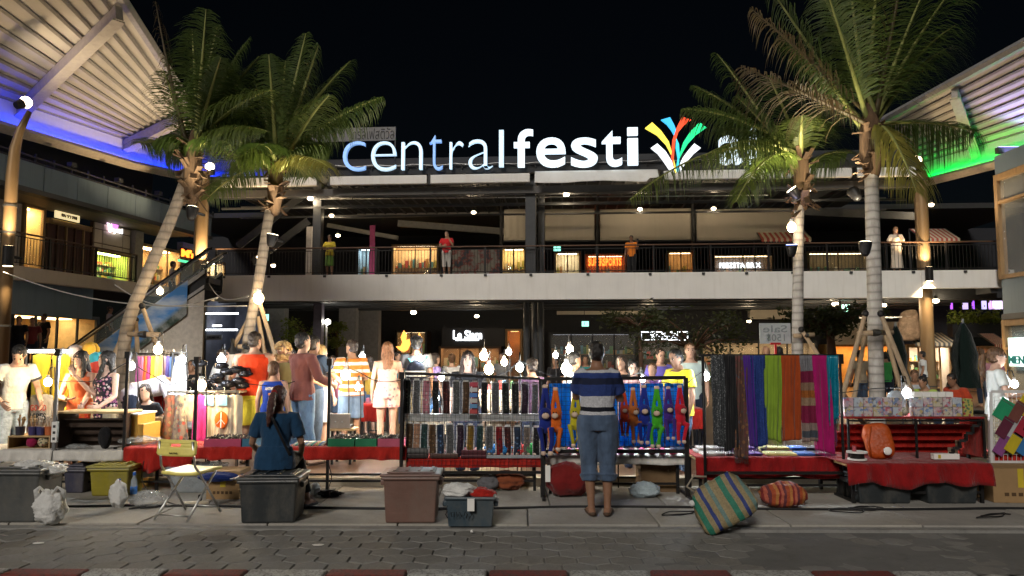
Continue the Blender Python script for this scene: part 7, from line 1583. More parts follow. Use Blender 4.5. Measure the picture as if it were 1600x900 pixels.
scarf('blue brocade scarf between the violet and lime green ones', 1172, 1195, 697, M_blueb, 5); scarf('lime green scarf with a green fringe', 1192, 1221, 688, cloth('lime wool', (.2, .32, .03)), 6); scarf('burnt orange scarf with a pale fringe', 1220, 1251, 688, cloth('burnt orange wool', (.32, .055, .012)), 7, fr=cloth('pale fringe', (.4, .35, .3))); scarf('maroon scarf with woven grey and orange bands', 1249, 1269, 690, M_band, 8, fr=cloth('pale fringe', (.4, .35, .3))); scarf('magenta pink scarf, the widest on the right', 1265, 1294, 706, cloth('magenta wool', (.34, .008, .12)), 9, lean=.02); scarf('glossy teal scarf at the right end of the rack', 1292, 1309, 656, M_teal, 10); scarf('dark plum scarf under the teal one', 1291, 1308, 690, cloth('plum wool', (.09, .02, .06)), 11, y0=650, Y=8.64)
# packets on the scarf table
pk = [(1098, 1132, (.4, .38, .36), 'pale patterned'), (1133, 1150, (.45, .4, .42), 'lilac grey'), (1150, 1172, (.18, .05, .35), 'violet'), (1173, 1192, (.2, .1, .4), 'purple'), (1195, 1238, (.45, .03, .06), 'crimson and pink'), (1199, 1246, (.6, .55, .22), 'pale yellow'), (1248, 1275, (.05, .15, .5), 'bright blue'), (1272, 1306, (.12, .1, .13), 'dark shiny')]
for i, (x0, x1, c, cn) in enumerate(pk):
    Y = 8.78 if i != 4 else 9.0; a = (X(x1, Y)-X(x0, Y))/2; e = thing('scarf_packet', '%s folded scarf packet, %s from left at the front of the table' % (cn, ordinal(i)), 'packet', ((X(x0, Y)+X(x1, Y))/2, Y+.12, .468), R(6*math.sin(i*2))); MB().box(-a, a, -.11, .11, 0, .03).build('folded_scarf', cloth('packet %d' % i, c), e, bevel=.012); MB().box(-a-.006, a+.006, -.116, .116, .031, .034).build('clear_sleeve', M_sleeve, e)
    for k in range(2): dup(e, loc=(e.location.x+random.uniform(-.02, .02), Y+.36+.0*k, .468+.036*k), label='%s folded packet at the back of the scarf table, %s of its stack' % (cn, ('bottom', 'top')[k])) if i != 4 else None
# sale sign, seen from its back
Yg = 8.9; e = thing('sale_sign', 'white paper sale sign seen from behind, on a red stand above the scarves', 'sign', at(1212, 556, Yg)); a = (X(1238, Yg)-X(1189, Yg))/2; z0, z1 = zat(537, Yg)-e.location.z, zat(505, Yg)-e.location.z
MB().box(-a, a, -.004, .004, z0, z1).build('board', mat('grey white card', (.42, .45, .46), .5), e); MB().bar((0, 0, -.03), (0, 0, z0+.01), .022).build('stand', plastic('red stand', (.4, .02, .02)), e); MB().box(-.06, .06, -.012, .012, z0-.012, z0+.012).build('clip', plastic('red stand', (.4, .02, .02)), e)
for s_, q0, q1, w_ in (('Sale', .55, .9, .78), ('150฿', .1, .5, .62)):
    me = fit(glyph(s_, .008, 3), -a*w_, a*w_, z0+(z1-z0)*q0, z0+(z1-z0)*q1, -.0055, .003)
    for v in me.vertices: v.co.x = -v.co.x
    me.flip_normals(); me.materials.append(mat('show through ink', (.23, .26, .27), .6)); o = bpy.data.objects.new('lettering', me); COL.objects.link(o); o.parent = e
# --- the red stepped stand with printed boxes
Yr = 8.75; xa, xb = X(1320, Yr), X(1536, Yr); zt0 = .455; zt1 = zat(651, Yr); e = thing('display_stand', 'stepped stand covered in red cloth on a black frame, seen from behind', 'display stand', ((xa+xb)/2, Yr+.2, zt0)); a = (xb-xa)/2; hh = zt1-zt0
MB().box(-a, a, -.25, .25, hh-.02, hh).build('top_cloth', M_redc, e, bevel=.006)
for i in range(4): z = hh*(.76-.2*i); MB().box(-a+.03, a-.03-.04*i, -.1+.09*i, .0+.09*i, z, z+.012).build('step', M_redc, e); MB().box(-a+.03, a-.03-.04*i, -.012+.09*i, -.0+.09*i, z-.2*hh, z-.001).build('step_riser', M_redl, e)
for sx in (-1, 1): MB().add; 
b = MB(); b.add([(a, -.24, hh-.02), (a, .24, hh-.02), (a, .24, 0), (a, -.24, 0)], [(0, 1, 2, 3)]); b.build('side_cloth', M_redl, e, solid=.006)
b = MB(); b.bar((a-.02, -.25, 0), (a-.02, -.25, hh-.021), .022); b.build('frame_post', M_blk, e); MB().bar((0, -.25, 0), (0, -.25, hh-.021), .022).build('frame_post', M_blk, e); MB().bar((-a+.02, -.25, 0), (-a+.02, -.25, hh-.021), .022).build('frame_post', M_blk, e); MB().bar((-a+.03, -.25, hh-.04), (a-.03, -.25, hh-.04), .018).build('frame_bar', M_blk, e)
for zq, yy, ns in ((.12, -.2, 5),):
    for i in range(ns): MB().bar((a-.05-.06*i, -.22+.03*i, hh*(.95-.19*i)), (a-.05-.06*i, -.22+.03*i, hh*(.78-.19*i)), .03).build('stair_stringer', M_blk, e); MB().bar((a-.05-.06*i, -.22+.03*i, hh*(.78-.19*i)), (a-.11-.06*i, -.19+.03*i, hh*(.78-.19*i)), .03).build('stair_stringer', M_blk, e)
def boxprint(i):
    base = [(.5, .45, .45), (.42, .48, .54), (.52, .36, .4), (.5, .46, .36)][i]; n = NT('mug box print'); n.set(.45); oi = n.n.new('ShaderNodeObjectInfo'); mp = n.n.new('ShaderNodeVectorMath'); mp.operation = 'MULTIPLY_ADD'
    n.ln(oi.outputs['Random'], mp.inputs[0]); mp.inputs[1].default_value = (40, 40, 40); n.ln(n.coord(), mp.inputs[2]); v = n.n.new('ShaderNodeTexVoronoi'); v.inputs['Scale'].default_value = 26; n.ln(mp.outputs[0], v.inputs['Vector'])
    s = n.n.new('ShaderNodeSeparateColor'); n.ln(v.outputs['Color'], s.inputs[0]); a = n.ramp(s.outputs[0], [(0, (.4, .1, .14)), (.18, (.12, .2, .4)), (.34, (.55, .5, .5)), (.5, (.12, .12, .13)), (.64, (.45, .36, .14)), (.8, (.35, .3, .4))], 'CONSTANT')
    n.col(n.mix(n.ramp(n.noise(mp.outputs[0], 17, 4, .7), [(.45, (0,)*3), (.53, (.9,)*3)]), base, a)); return n.m
BP = [boxprint(i % 4) for i in range(6)]
def pbox(label, px0, px1, z, m, Y=Yr, h=.105, d=.11, group='printed boxes on the red stand'):
    x0, x1 = X(px0, Y, 640), X(px1, Y, 640); e = thing('printed_box', label, 'box', ((x0+x1)/2, Y+d/2, z), 0, group); a = (x1-x0)/2-.003; MB().box(-a, a, -d/2, d/2, 0, h-.003).build('carton', m, e, bevel=.003); return e
zb_ = zt1+.003; bw = 15.2
for r_ in range(2):
    for i in range(6): pbox('%s printed box from the left in the %s row of the left block' % (ordinal(i), ('lower', 'upper')[r_]), 1319+i*bw, 1319+(i+1)*bw, zb_+r_*.106, BP[(i*5+r_*2) % 6])
    for i in range(5): pbox('%s printed box from the left in the %s row of the right block' % (ordinal(i), ('lower', 'upper')[r_]), 1428+i*bw, 1428+(i+1)*bw, zb_+r_*.106, BP[(i*7+r_) % 6])
for i in range(5): pbox('%s plain white box from the left on top of the right block' % ordinal(i), 1430+i*12.2, 1430+(i+1)*12.2, zb_+.212+.003, M_white, Yr+.02, .06, .09, 'plain white boxes on the right block')
pbox('single printed box with a yellow edge at the right end of the red stand', 1505, 1521, zb_, printed('yellow edged print', (.4, .35, .1), [(.1, .2, .08), (.3, .05, .05), (.1, .1, .1)], 30, .4), h=.2)
blob('figurine', 'pale patterned ornament between the two blocks of boxes', 'ornament', V((X(1418, Yr), Yr+.06, zb_)), (.05, .05, .05), printed('ornament print', (.4, .38, .3), [(.15, .15, .1), (.3, .25, .2)], 50), .1, 4, 41)
e = thing('clear_dome', 'clear round dome behind the printed boxes', 'dome', V((X(1405, 9.0), 9.05, zb_))); MB().ball((0, 0, .14), .11, 18, 10, rz=.14).build('dome', P_clear, e, smooth=True)
# things on the red cloth in front
M_or = mat('orange bag nylon', (.42, .07, .01), .45, var=.25, scale=5, bump=.02)
e = thing('backpack', 'bright orange backpack leaning on the red stand', 'bag', (X(1379, 8.6), 8.6, .46), R(-12)); b = MB()
def bpk(s, t): a, c = 2*PI*s, PI*(t-.5); d = V((math.cos(a)*math.cos(c), math.sin(a)*math.cos(c), math.sin(c))); q = V((math.copysign(abs(d.x)**.6, d.x)*.15, math.copysign(abs(d.y)**.7, d.y)*.085, math.copysign(abs(d.z)**.55, d.z)*.2+.2)); return q*(1+.06*noise.noise(q*9))
b.grid(bpk, 32, 24); o = b.build('bag', M_or, e, smooth=True); o.rotation_euler = (R(-14), R(-10), 0)
MB().tube([(-.13, -.05, .36), (-.17, -.1, .2), (-.15, -.09, .02)], .014, 6, .006).build('shoulder_strap', M_or, e, smooth=True); MB().ball((.02, -.11, .1), .045, 10, 6, ry=.012).build('badge', M_white, e, smooth=True)
e = thing('white_carton', 'long white carton with a yellow mark on the red cloth', 'box', (X(1475, 8.55), 8.55, .466)); a = .14; MB().box(-a, a, -.035, .035, 0, .06).build('carton', M_white, e, bevel=.003); MB().box(-a+.045, -a+.075, -.0362, -.0352, .01, .05).build('mark', M_ytape, e); MB().box(.05, .09, -.02, .01, .0605, .075).build('loose_clip', M_blk, e)
e = thing('tape_reel', 'white dish on a dark spool at the left of the red cloth', 'reel', (X(1338, 8.5), 8.5, .466)); MB().cyl((0, 0, 0), .1, 0, .015, 20).build('base', M_white, e); MB().cyl((0, 0, 0), .075, .0155, .075, 20).build('spool', M_blk, e); MB().cyl((0, 0, 0), .11, .0755, .09, 20).build('dish', M_white, e); MB().cyl((-.03, 0, 0), .022, .0905, .15, 12).build('pot', plastic('pink pot', (.4, .08, .1)), e)
# pouches on the white grid
pcs = [(1568, 640, (.02, .26, .12), 'green'), (1590, 643, (.14, .05, .04), 'brown'), (1600, 632, (.5, .38, .02), 'yellow'), (1570, 668, (.1, .02, .04), 'maroon'), (1583, 668, (.35, .36, .38), 'silver'), (1598, 668, (.3, .02, .04), 'red'), (1566, 695, (.2, .06, .2), 'purple'), (1584, 692, (.45, .36, .02), 'mustard'), (1600, 694, (.03, .14, .34), 'blue'), (1612, 662, (.5, .42, .05), 'bright yellow')]
for i, (px, py, c, cn) in enumerate(pcs):
    Y = 8.74-.012*(i % 2); e = thing('pouch', '%s flat pouch clipped slantwise to the white grid' % cn, 'pouch', at(px, py, Y), 0, 'pouches on the white grid'); mtx = Matrix.Rotation(R(33), 4, 'Y'); w_ = .1 if i else .13; MB().box(-w_*.62, w_*.62, -.008, .008, -.12, .12, mtx).build('pouch', cloth('pouch %s' % cn, c), e, bevel=.006); MB().box(-w_*.6, w_*.6, -.011, -.0085, .085, .093, mtx).build('zip', M_steel, e)
for i, c in enumerate(((.45, .4, .38), (.28, .02, .03), (.02, .13, .16), (.1, .12, .14), (.4, .34, .03))):
    cn = ('grey white', 'dark red', 'teal', 'slate', 'olive yellow')[i]; p = at(1556+i*13, 702, 8.84); e = thing('pouch', '%s pouch standing upright under the slanted pouches' % cn, 'pouch', p, 0, 'upright pouches under the white grid'); MB().box(-.042, .042, -.01, .01, -.13, .05).build('pouch', cloth('pouch %s' % cn, c), e, bevel=.005)
for i in range(9):
    c = ((.6, .25, .1), (.5, .45, .35), (.15, .4, .25), (.5, .1, .1), (.45, .5, .5))[i % 5]; cn = ('orange', 'cream', 'mint', 'red', 'grey')[i % 5]; p = V((X(1552+i*11, 8.85), 8.86+.1*(i % 2), .476+.004*(i % 3))); e = thing('flat_purse', '%s small purse lying on the right edge table, %s from the left' % (cn, ordinal(i)), 'purse', p, R(20*math.sin(i*3)), 'small purses on the right edge table'); MB().box(-.06, .06, -.045, .045, 0, .012).build('purse', cloth('purse %d' % i, c), e, bevel=.004)
# --- clothes and goods on the left
def rail(label, px0, px1, py, Y, base=GZ, m=None):
    p, q = at(px0, py, Y), at(px1, py, Y); e = thing('clothes_rail', label, 'clothes rail', ((p.x+q.x)/2, Y, base)); a = (q.x-p.x)/2; h = p.z-base; MB().tube([(-a, 0, h), (a, 0, h)], .013, 8).build('top_bar', m or M_steel, e, smooth=True)
    for sx in (-1, 1): MB().tube([(sx*a, 0, 0), (sx*a, 0, h)], .013, 8).build('post', m or M_steel, e, smooth=True)
    return e
def garment(label, px, py, Y, w_, h, m, kind='dress', seed=1, cat='clothing', group=None, name='garment'):
    e = thing(name, label, cat, at(px, py, Y), R(random.uniform(-14, 14)), group); b = MB(); prof = {'dress': [(.0, .35), (.05, .62), (.18, .5), (.4, .55), (1, 1.0)], 'shirt': [(0, .45), (.06, 1.0), (.22, .95), (.28, .66), (1, .7)], 'bag': [(0, .9), (.1, 1), (1, 1)], 'tank': [(0, .5), (.12, .42), (.3, .6), (1, .68)], 'cloth': [(0, 1), (1, 1)]}[kind]
    def wid(t):
        for (a, x), (c, y) in zip(prof, prof[1:]):
            if t <= c: return x+(y-x)*(t-a)/(c-a)
        return prof[-1][1]
    def fn(s, t): x = (s-.5)*w_*wid(t); return V((x, -.03*math.sin(PI*s)+.018*math.sin(s*15+seed)*t+.01*noise.noise(V((s*5, t*6, seed))), -h*t-.02*abs(s-.5)*2*(t < .1)))
    b.grid(fn, 20, 22); b.build('cloth', m, e, smooth=True, solid=.012); MB().tube([(0, 0, .09), (.018, 0, .075), (.01, 0, .05), (0, 0, .03), (-w_*.28, 0, -.02), (w_*.28, 0, -.02), (0, 0, .03)], .005, 5).build('hanger', M_steel, e); return e
M_yc = cloth('yellow garment cloth', (.62, .48, .04))
rail('white lit clothes rail behind the young man on the left', 42, 128, 546, 10.4); garment('yellow trousers hanging under the tube light, left', 66, 553, 10.4, .22, .6, M_yc, 'cloth', 1); garment('yellow trousers hanging under the tube light, right', 97, 553, 10.4, .24, .62, M_yc, 'cloth', 2)
p = at(85, 549, 10.3); q = at(45, 549, 10.3); q2 = at(108, 549, 10.3); e = thing('tube_light', 'bright white tube light along the clothes rail', 'lamp', p); MB().tube([q-p, q2-p], .018, 8).build('tube', emat('tube warm', (1, .95, .8), 18), e)
g = garment('grey tote bag with coloured lettering under the yellow trousers', 66, 615, 10.2, .3, .38, cloth('grey tote', (.3, .29, .27)), 'bag', 3, cat='bag', name='tote_bag')
g.rotation_euler = (0, 0, 0)
for tx, z0, z1, c in (('GOOD', -.22, -.14, (.35, .05, .03)), ('VIBES', -.34, -.25, (.02, .02, .02))):
    me = fit(glyph(tx, .015, 3), -.11, .1, z0, z1, -.062, .006); me.materials.append(mat('print %s' % tx, c, .8)); o = bpy.data.objects.new('lettering', me); COL.objects.link(o); o.parent = g
for i, (px, py, c, l) in enumerate(((116, 550, (.5, .42, .4), 'pale pink paper fan behind the two women'), (140, 546, (.6, .35, .04), 'orange yellow sun hat behind the two women'), (148, 560, (.04, .32, .42), 'turquoise sun hat behind the two women'), (150, 571, (.5, .06, .04), 'red hat low between the two women'))):
    e = thing('sun_hat', l, 'hat', at(px, py, 10.4)); mm = cloth('hat %d' % i, c); MB().ball((0, 0, 0), .085, 14, 8, ry=.05, rz=.09).build('crown', mm, e, smooth=True); MB().ball((0, .03, -.02), .13, 16, 5, ry=.02, rz=.125).build('brim', mm, e, smooth=True)
e = thing('shelf_unit', 'slim goods shelf with small boxes between the booth post and the women', 'shelf', (X(101, 10.3), 10.5, GZ)); 
for z in (.7, .95, 1.2, 1.45): MB().box(-.15, .15, -.1, .1, z, z+.02).build('shelf_board', M_wood, e); [MB().box(-.12+.07*k, -.07+.07*k, -.08, -.02, z+.021, z+.09).build('small_box', (M_white, M_card, plastic('pink plastic', (.42, .08, .14)))[k % 3], e) for k in range(4)]
MB().box(-.16, .16, .1, .12, 0, 1.6).build('back_panel', M_card, e)
rail('rail of bright scarves behind the bending person', 214, 278, 553, 11.2, DZ, M_blk)
for i, (px, c, cn) in enumerate(((217, (.18, .05, .16), 'plum'), (223, (.28, .1, .22), 'mauve'), (229, (.45, .1, .03), 'rust'), (234, (.55, .05, .2), 'hot pink'), (240, (.6, .42, .04), 'golden'), (246, (.65, .5, .15), 'pale gold'), (252, (.5, .35, .1), 'ochre'), (258, (.3, .2, .3), 'dusty lilac'), (264, (.06, .06, .3), 'indigo'), (270, (.05, .12, .4), 'cobalt'))):
    garment('%s scarf on the rail behind the bending person' % cn, px, 556, 11.2, .075, .52, cloth('rail %s' % cn, c), 'cloth', i, 'scarf', 'scarves on the back rail', 'scarf')
e = thing('goods_shelf', 'dark red shelf of goods under the rail of bright scarves', 'shelf', (X(238, 11.3), 11.3, DZ)); MB().box(-.36, .36, -.15, .15, .95, .98).build('shelf_board', M_white, e); MB().box(-.36, .36, .1, .14, 0, .949).build('back_panel', M_redc, e); [MB().box(sx*.35-.01, sx*.35+.01, -.15, .099, 0, .949).build('side_panel', M_redc, e) for sx in (-1, 1)]
garment('long white dress lit from beside on the left', 281, 556, 10.6, .26, .55, cloth('white dress', (.68, .68, .66)), 'tank', 5, group=None)
MB_ = thing('mannequin', 'white vest on a dark headless mannequin left of the slim palm', 'mannequin', at(363, 552, 13.0)); MB().tube([(0, 0, .25), (0, 0, .12), (0, 0, .0), (0, 0, -.25), (0, 0, -.6)], [.03, .035, .12, .1, .13], 14, [.03, .035, .07, .075, .09]).build('bust', M_blk, MB_, smooth=True); MB().tube([(0, 0, -.02), (0, 0, -.25), (0, 0, -.62)], [.11, .12, .19], 16, [.08, .09, .12]).build('vest', cloth('white vest', (.66, .66, .64)), MB_, smooth=True); MB().cyl((0, 0, 0), .02, DZ-MB_.location.z, -.6, 8).build('stand', M_blk, MB_); MB().ball((.04, -.12, -.42), .05, 10, 6, ry=.012).build('printed_motif', cloth('red motif', (.4, .04, .05)), MB_, smooth=True)
rail('low rail of dresses and tote bags left of the red vest man', 262, 372, 612, 9.9, DZ)
gl = [(268, 'dress', .30, .62, printed('brown leaf print', (.22, .12, .08), [(.3, .25, .12), (.12, .1, .08), (.35, .12, .08)], 16), 'brown leaf printed dress at the left of the low rail'), (282, 'dress', .28, .62, printed('grey red paisley', (.2, .17, .15), [(.35, .08, .06), (.1, .1, .1), (.3, .28, .2)], 18), 'grey and red paisley dress on the low rail'), (296, 'bag', .24, .34, cloth('linen', (.42, .36, .26)), 'plain linen shoulder bag on the low rail'), (314, 'tank', .3, .66, cloth('hot pink dress', (.55, .03, .2)), 'hot pink sleeveless dress on the low rail'), (330, 'bag', .22, .55, cloth('natural tote', (.5, .44, .32)), 'narrow natural tote with a blue patch, left of the peace sign tote'), (349, 'bag', .26, .58, cloth('natural tote', (.5, .44, .32)), 'natural cotton tote with an orange peace sign'), (366, 'bag', .22, .56, cloth('pale tote', (.5, .47, .38)), 'pale tote at the right end of the low rail')]
for i, (px, kd, w_, h, mm, l) in enumerate(gl):
    g = garment(l, px, 616, 9.85-.02*(i % 2), w_, h, mm, kd, i, cat='bag' if kd == 'bag' else 'dress', name='tote_bag' if kd == 'bag' else 'hanging_dress')
    if px in (330, 349): MB().box(-.07, .07, -.052, -.046, -.14, -.01).build('blue_patch', cloth('blue patch', (.15, .32, .45)), g)
    if px == 349:
        g.rotation_euler = (0, 0, 0); MB().ball((0, -.046, -.32), .085, 20, 8, ry=.008, rz=.11).build('orange_disc', cloth('orange print', (.6, .12, .01)), g, smooth=True); b = MB(); b.bar((0, -.056, -.22), (0, -.056, -.42), .012, .004); b.bar((0, -.056, -.31), (-.05, -.056, -.37), .012, .004); b.bar((0, -.056, -.31), (.05, -.056, -.37), .012, .004); b.build('peace_sign', M_white, g)
e = thing('glitter_bags', 'heap of glittery black and silver bags behind the tote bags', 'bags', at(338, 605, 10.6))
rg = random.Random(8)
for i in range(16): o = blob('x', None, None, None, (.1, .07, .05), mat('glitter black', (.03, .03, .035), .2, .6, var=.9, scale=40), .3, 6, i, parent=thing_ if False else e, part='bag', n=18, k=12); c = [q for q in e.children][-1]; c.location = (rg.uniform(-.3, .4), rg.uniform(-.1, .1), rg.uniform(-.1, .28))
blob('folded_cloth', 'cream folded trousers on the table in front of the totes', 'clothing', V((X(352, 9.3), 9.3, .54)), (.2, .12, .05), cloth('cream folded', (.5, .45, .34)), .2, 5, 52)
e = thing('counter', 'yellow painted counter right of the wooden stand', 'counter', (X(206, 9.3), 9.45, GZ)); MB().box(-.09, .09, -.2, .25, 0, zat(648, 9.3)-GZ).build('cabinet', plastic('counter yellow', (.6, .36, .07)), e, bevel=.008); MB().box(.091, .16, -.2, .25, 0, zat(662, 9.3)-GZ).build('step', plastic('counter yellow', (.6, .36, .07)), e, bevel=.008); MB().box(-.11, .1, -.22, .27, zat(648, 9.3)-GZ+.001, zat(648, 9.3)-GZ+.02).build('top', M_white, e)
blob('plastic_bag', 'spread of clear packets on the orange red table', 'packets', V((X(220, 9.25), 9.25, .54)), (.24, .16, .05), M_cbag, .35, 8, 55)
e = thing('side_table', 'small white panelled side table under the orange red cloth', 'table', (X(222, 9.2), 9.1, GZ)); MB().box(-.24, .2, -.02, .02, .16, .42).build('panel', mat('cream panel', (.5, .45, .36), .5), e); [MB().bar((sx, 0, 0), (sx, 0, .5), .03).build('leg', M_blk, e) for sx in (-.26, .24)]; MB().bar((-.26, -.02, .1), (.24, .3, .17), .03).build('rail', M_steel, e)
table('table under the glittery bags behind the totes', 318, 374, 10.35, .5, zat(607, 10.6)-.02, z=DZ); table('small back table under the open silver case', 512, 552, 10.55, .4, zat(658, 10.6)-.1, z=DZ)
rail('short rail holding the white dress on the left', 270, 292, 551, 10.6, DZ)
e = thing('hat_stand', 'thin pole stand carrying sun hats and a paper fan behind the two women', 'stand', V((X(140, 10.5), 10.5, GZ))); MB().tube([(0, 0, 0), (0, 0, zat(545, 10.5)-GZ)], .012, 8).build('pole', M_steel, e, smooth=True); [MB().tube([(0, 0, zat(yy, 10.5)-GZ), (X(xx, 10.4)-X(140, 10.5), -.06, zat(yy, 10.4)-GZ)], .006, 6).build('peg', M_steel, e) for xx, yy in ((116, 550), (148, 560), (150, 571))]; MB().cyl((0, 0, 0), .15, 0, .02, 16).build('base', M_char, e)
# grey goods box on the far table, between the poles
e = thing('metal_case', 'open silver case on the back table between the shoppers', 'case', at(530, 658, 10.6)); MB().box(-.15, .15, 0, .02, -.1, .1).build('lid', mat('silver lid', (.35, .33, .29), .35, .6), e, bevel=.006); MB().box(-.15, .15, .021, .25, -.1, -.06).build('base', M_char, e); [MB().ball((sx, -.004, -.01), .012, 8, 6).build('latch', M_steel, e, smooth=True) for sx in (-.05, .04)]
def trestle(label, px0, px1, py, Y, cols, seed, m=None):
    x0, x1 = X(px0, Y), X(px1, Y); h = zat(py, Y); e = table(label, px0, px1, Y, .7, h, M_whc, z=DZ); return e
# --- stalls farther in
back = [(655, 700, 652, 13.2, 'white table behind the strip rack'), (560, 600, 632, 13.5, 'white table behind the striped shirt man'), (700, 812, 612, 11.6, 'goods table behind the woman seller'), (1010, 1100, 640, 11.6, 'goods table behind the yellow shirted man'), (215, 330, 640, 12.2, 'goods table deep in the left stall')]
goodcols = ['pink', 'cream', 'blue', 'red', 'white', 'green']; GC = [(.5, .15, .2), (.55, .48, .38), (.08, .2, .4), (.45, .05, .05), (.6, .6, .58), (.1, .3, .12)]
for j, (a0, a1, py, Y, l) in enumerate(back):
    h = zat(py, Y); table(l, a0, a1, Y, .7, h, M_white, z=DZ); drape(l.replace('table', 'cloth on the table'), a0-2, a1+2, Y-.02, .74, h+.004, .3, (M_whc, M_redl, M_whc, M_redl, M_whc)[j], 20+j)
    n_ = int((a1-a0)/6); rg = random.Random(j)
    for i in range(n_):
        c = rg.randrange(6); px = a0+3+i*6; p = V((X(px, Y), Y+.1+.2*(i % 3), h+.02)); hh = rg.uniform(.05, .16)
        e = thing('goods_box', '%s packet, %s from the %s on the %s' % (goodcols[c], ordinal(i if i < (n_+1)//2 else n_-1-i), 'left' if i < (n_+1)//2 else 'right', l), 'goods', p, R(rg.uniform(-20, 20)), 'packed goods on the back tables'); MB().box(-.025, .025, -.04, .04, 0, hh).build('packet', plastic('goods %s' % goodcols[c], GC[c]), e, bevel=.004)
# cables
def cable(label, pts, r=.008, m=None, name='cable'):
    P = [V(p) for p in pts]; sp = []
    for i in range(len(P)-1):
        a, b_, c, d = P[max(0, i-1)], P[i], P[i+1], P[min(len(P)-1, i+2)]
        for k in range(6):
            t = k/6; sp.append(.5*((2*b_)+(c-a)*t+(2*a-5*b_+4*c-d)*t*t+(3*b_-a-3*c+d)*t**3))
    sp.append(P[-1]); o = MB().tube(sp, r, 6).build(name, m or M_rubber, None, smooth=True); return tag(o, label, 'cable')
rg = random.Random(4)
cable('long black power cable running along the pavement behind the tubs', [(x, 8.05+.05*math.sin(x*1.3)+rg.uniform(-.025, .025)-.012*x, GZ+.012) for x in [-7+.5*i for i in range(29)]], .013)
for k, (px, py, l) in enumerate(((1320, 798, 'loop of black cable at the foot of the scarf rack post'), (1350, 795, 'second loop of black cable left of the grey tubs'), (1552, 806, 'tangle of dark cable in front of the right grey tub'), (700, 796, 'slack cable between the tubs and the toy rack'), (240, 792, 'tangle of black cable under the left stall'), (1060, 802, 'thin cable curling left of the woven bag'))):
    c = onz(px, py, GZ+.01); cable(l, [(c.x+.19*math.cos(t*1.9)*(1+.2*math.sin(t*3+k)), c.y+.1*math.sin(t*1.9+k*.5), GZ+.01+.004*(i % 3)) for i, t in enumerate([q*.45 for q in range(11)])], .006)
cable('thin cable hanging from the tray table to the floor', [at(512, 720, 9.0), at(518, 745, 8.9), at(514, 762, 8.8), feet(516, 776, GZ+.03)], .006); cable('cable hanging under the orange red table', [at(225, 720, 8.9), at(222, 750, 8.9), at(240, 775, 8.7), feet(280, 790, GZ+.01)], .006)
e = thing('power_strip', 'cream power strip with a black plug lying behind the yellow chair', 'power strip', feet(306, 788, GZ), R(20)); MB().box(-.13, .13, -.03, .03, 0, .035).build('case', mat('cream plastic', (.55, .48, .36), .5), e, bevel=.008); MB().box(.02, .06, -.02, .02, .036, .1).build('plug', M_blk, e, bevel=.006)
for px, py, Y, yt, l in ((195, 758, 9.0, 552, 'black stall post right of the two women'), (513, 745, 9.1, 563, 'black stall post in the tray table'), (627, 740, 8.9, 584, 'black stall post at the left of the strip rack'), (85, 700, 9.0, 548, 'grey stall post left of the wooden stand'), (304, 700, 9.1, 560, 'thin stall post behind the yellow chair')):
    b0_ = V((X(px, Y), Y, GZ)); e = thing('stall_post', l, 'post', b0_); MB().box(-.016, .016, -.016, .016, 0, zat(yt, Y)-GZ).build('post', M_blk if px != 85 else M_steel, e); MB().box(-.03, .03, -.03, .03, zat(yt, Y)-GZ-.06, zat(yt, Y)-GZ+.02).build('post_cap', M_blk, e); MB().box(-.08, .08, -.08, .08, 0, .015).build('base_plate', M_blk, e)
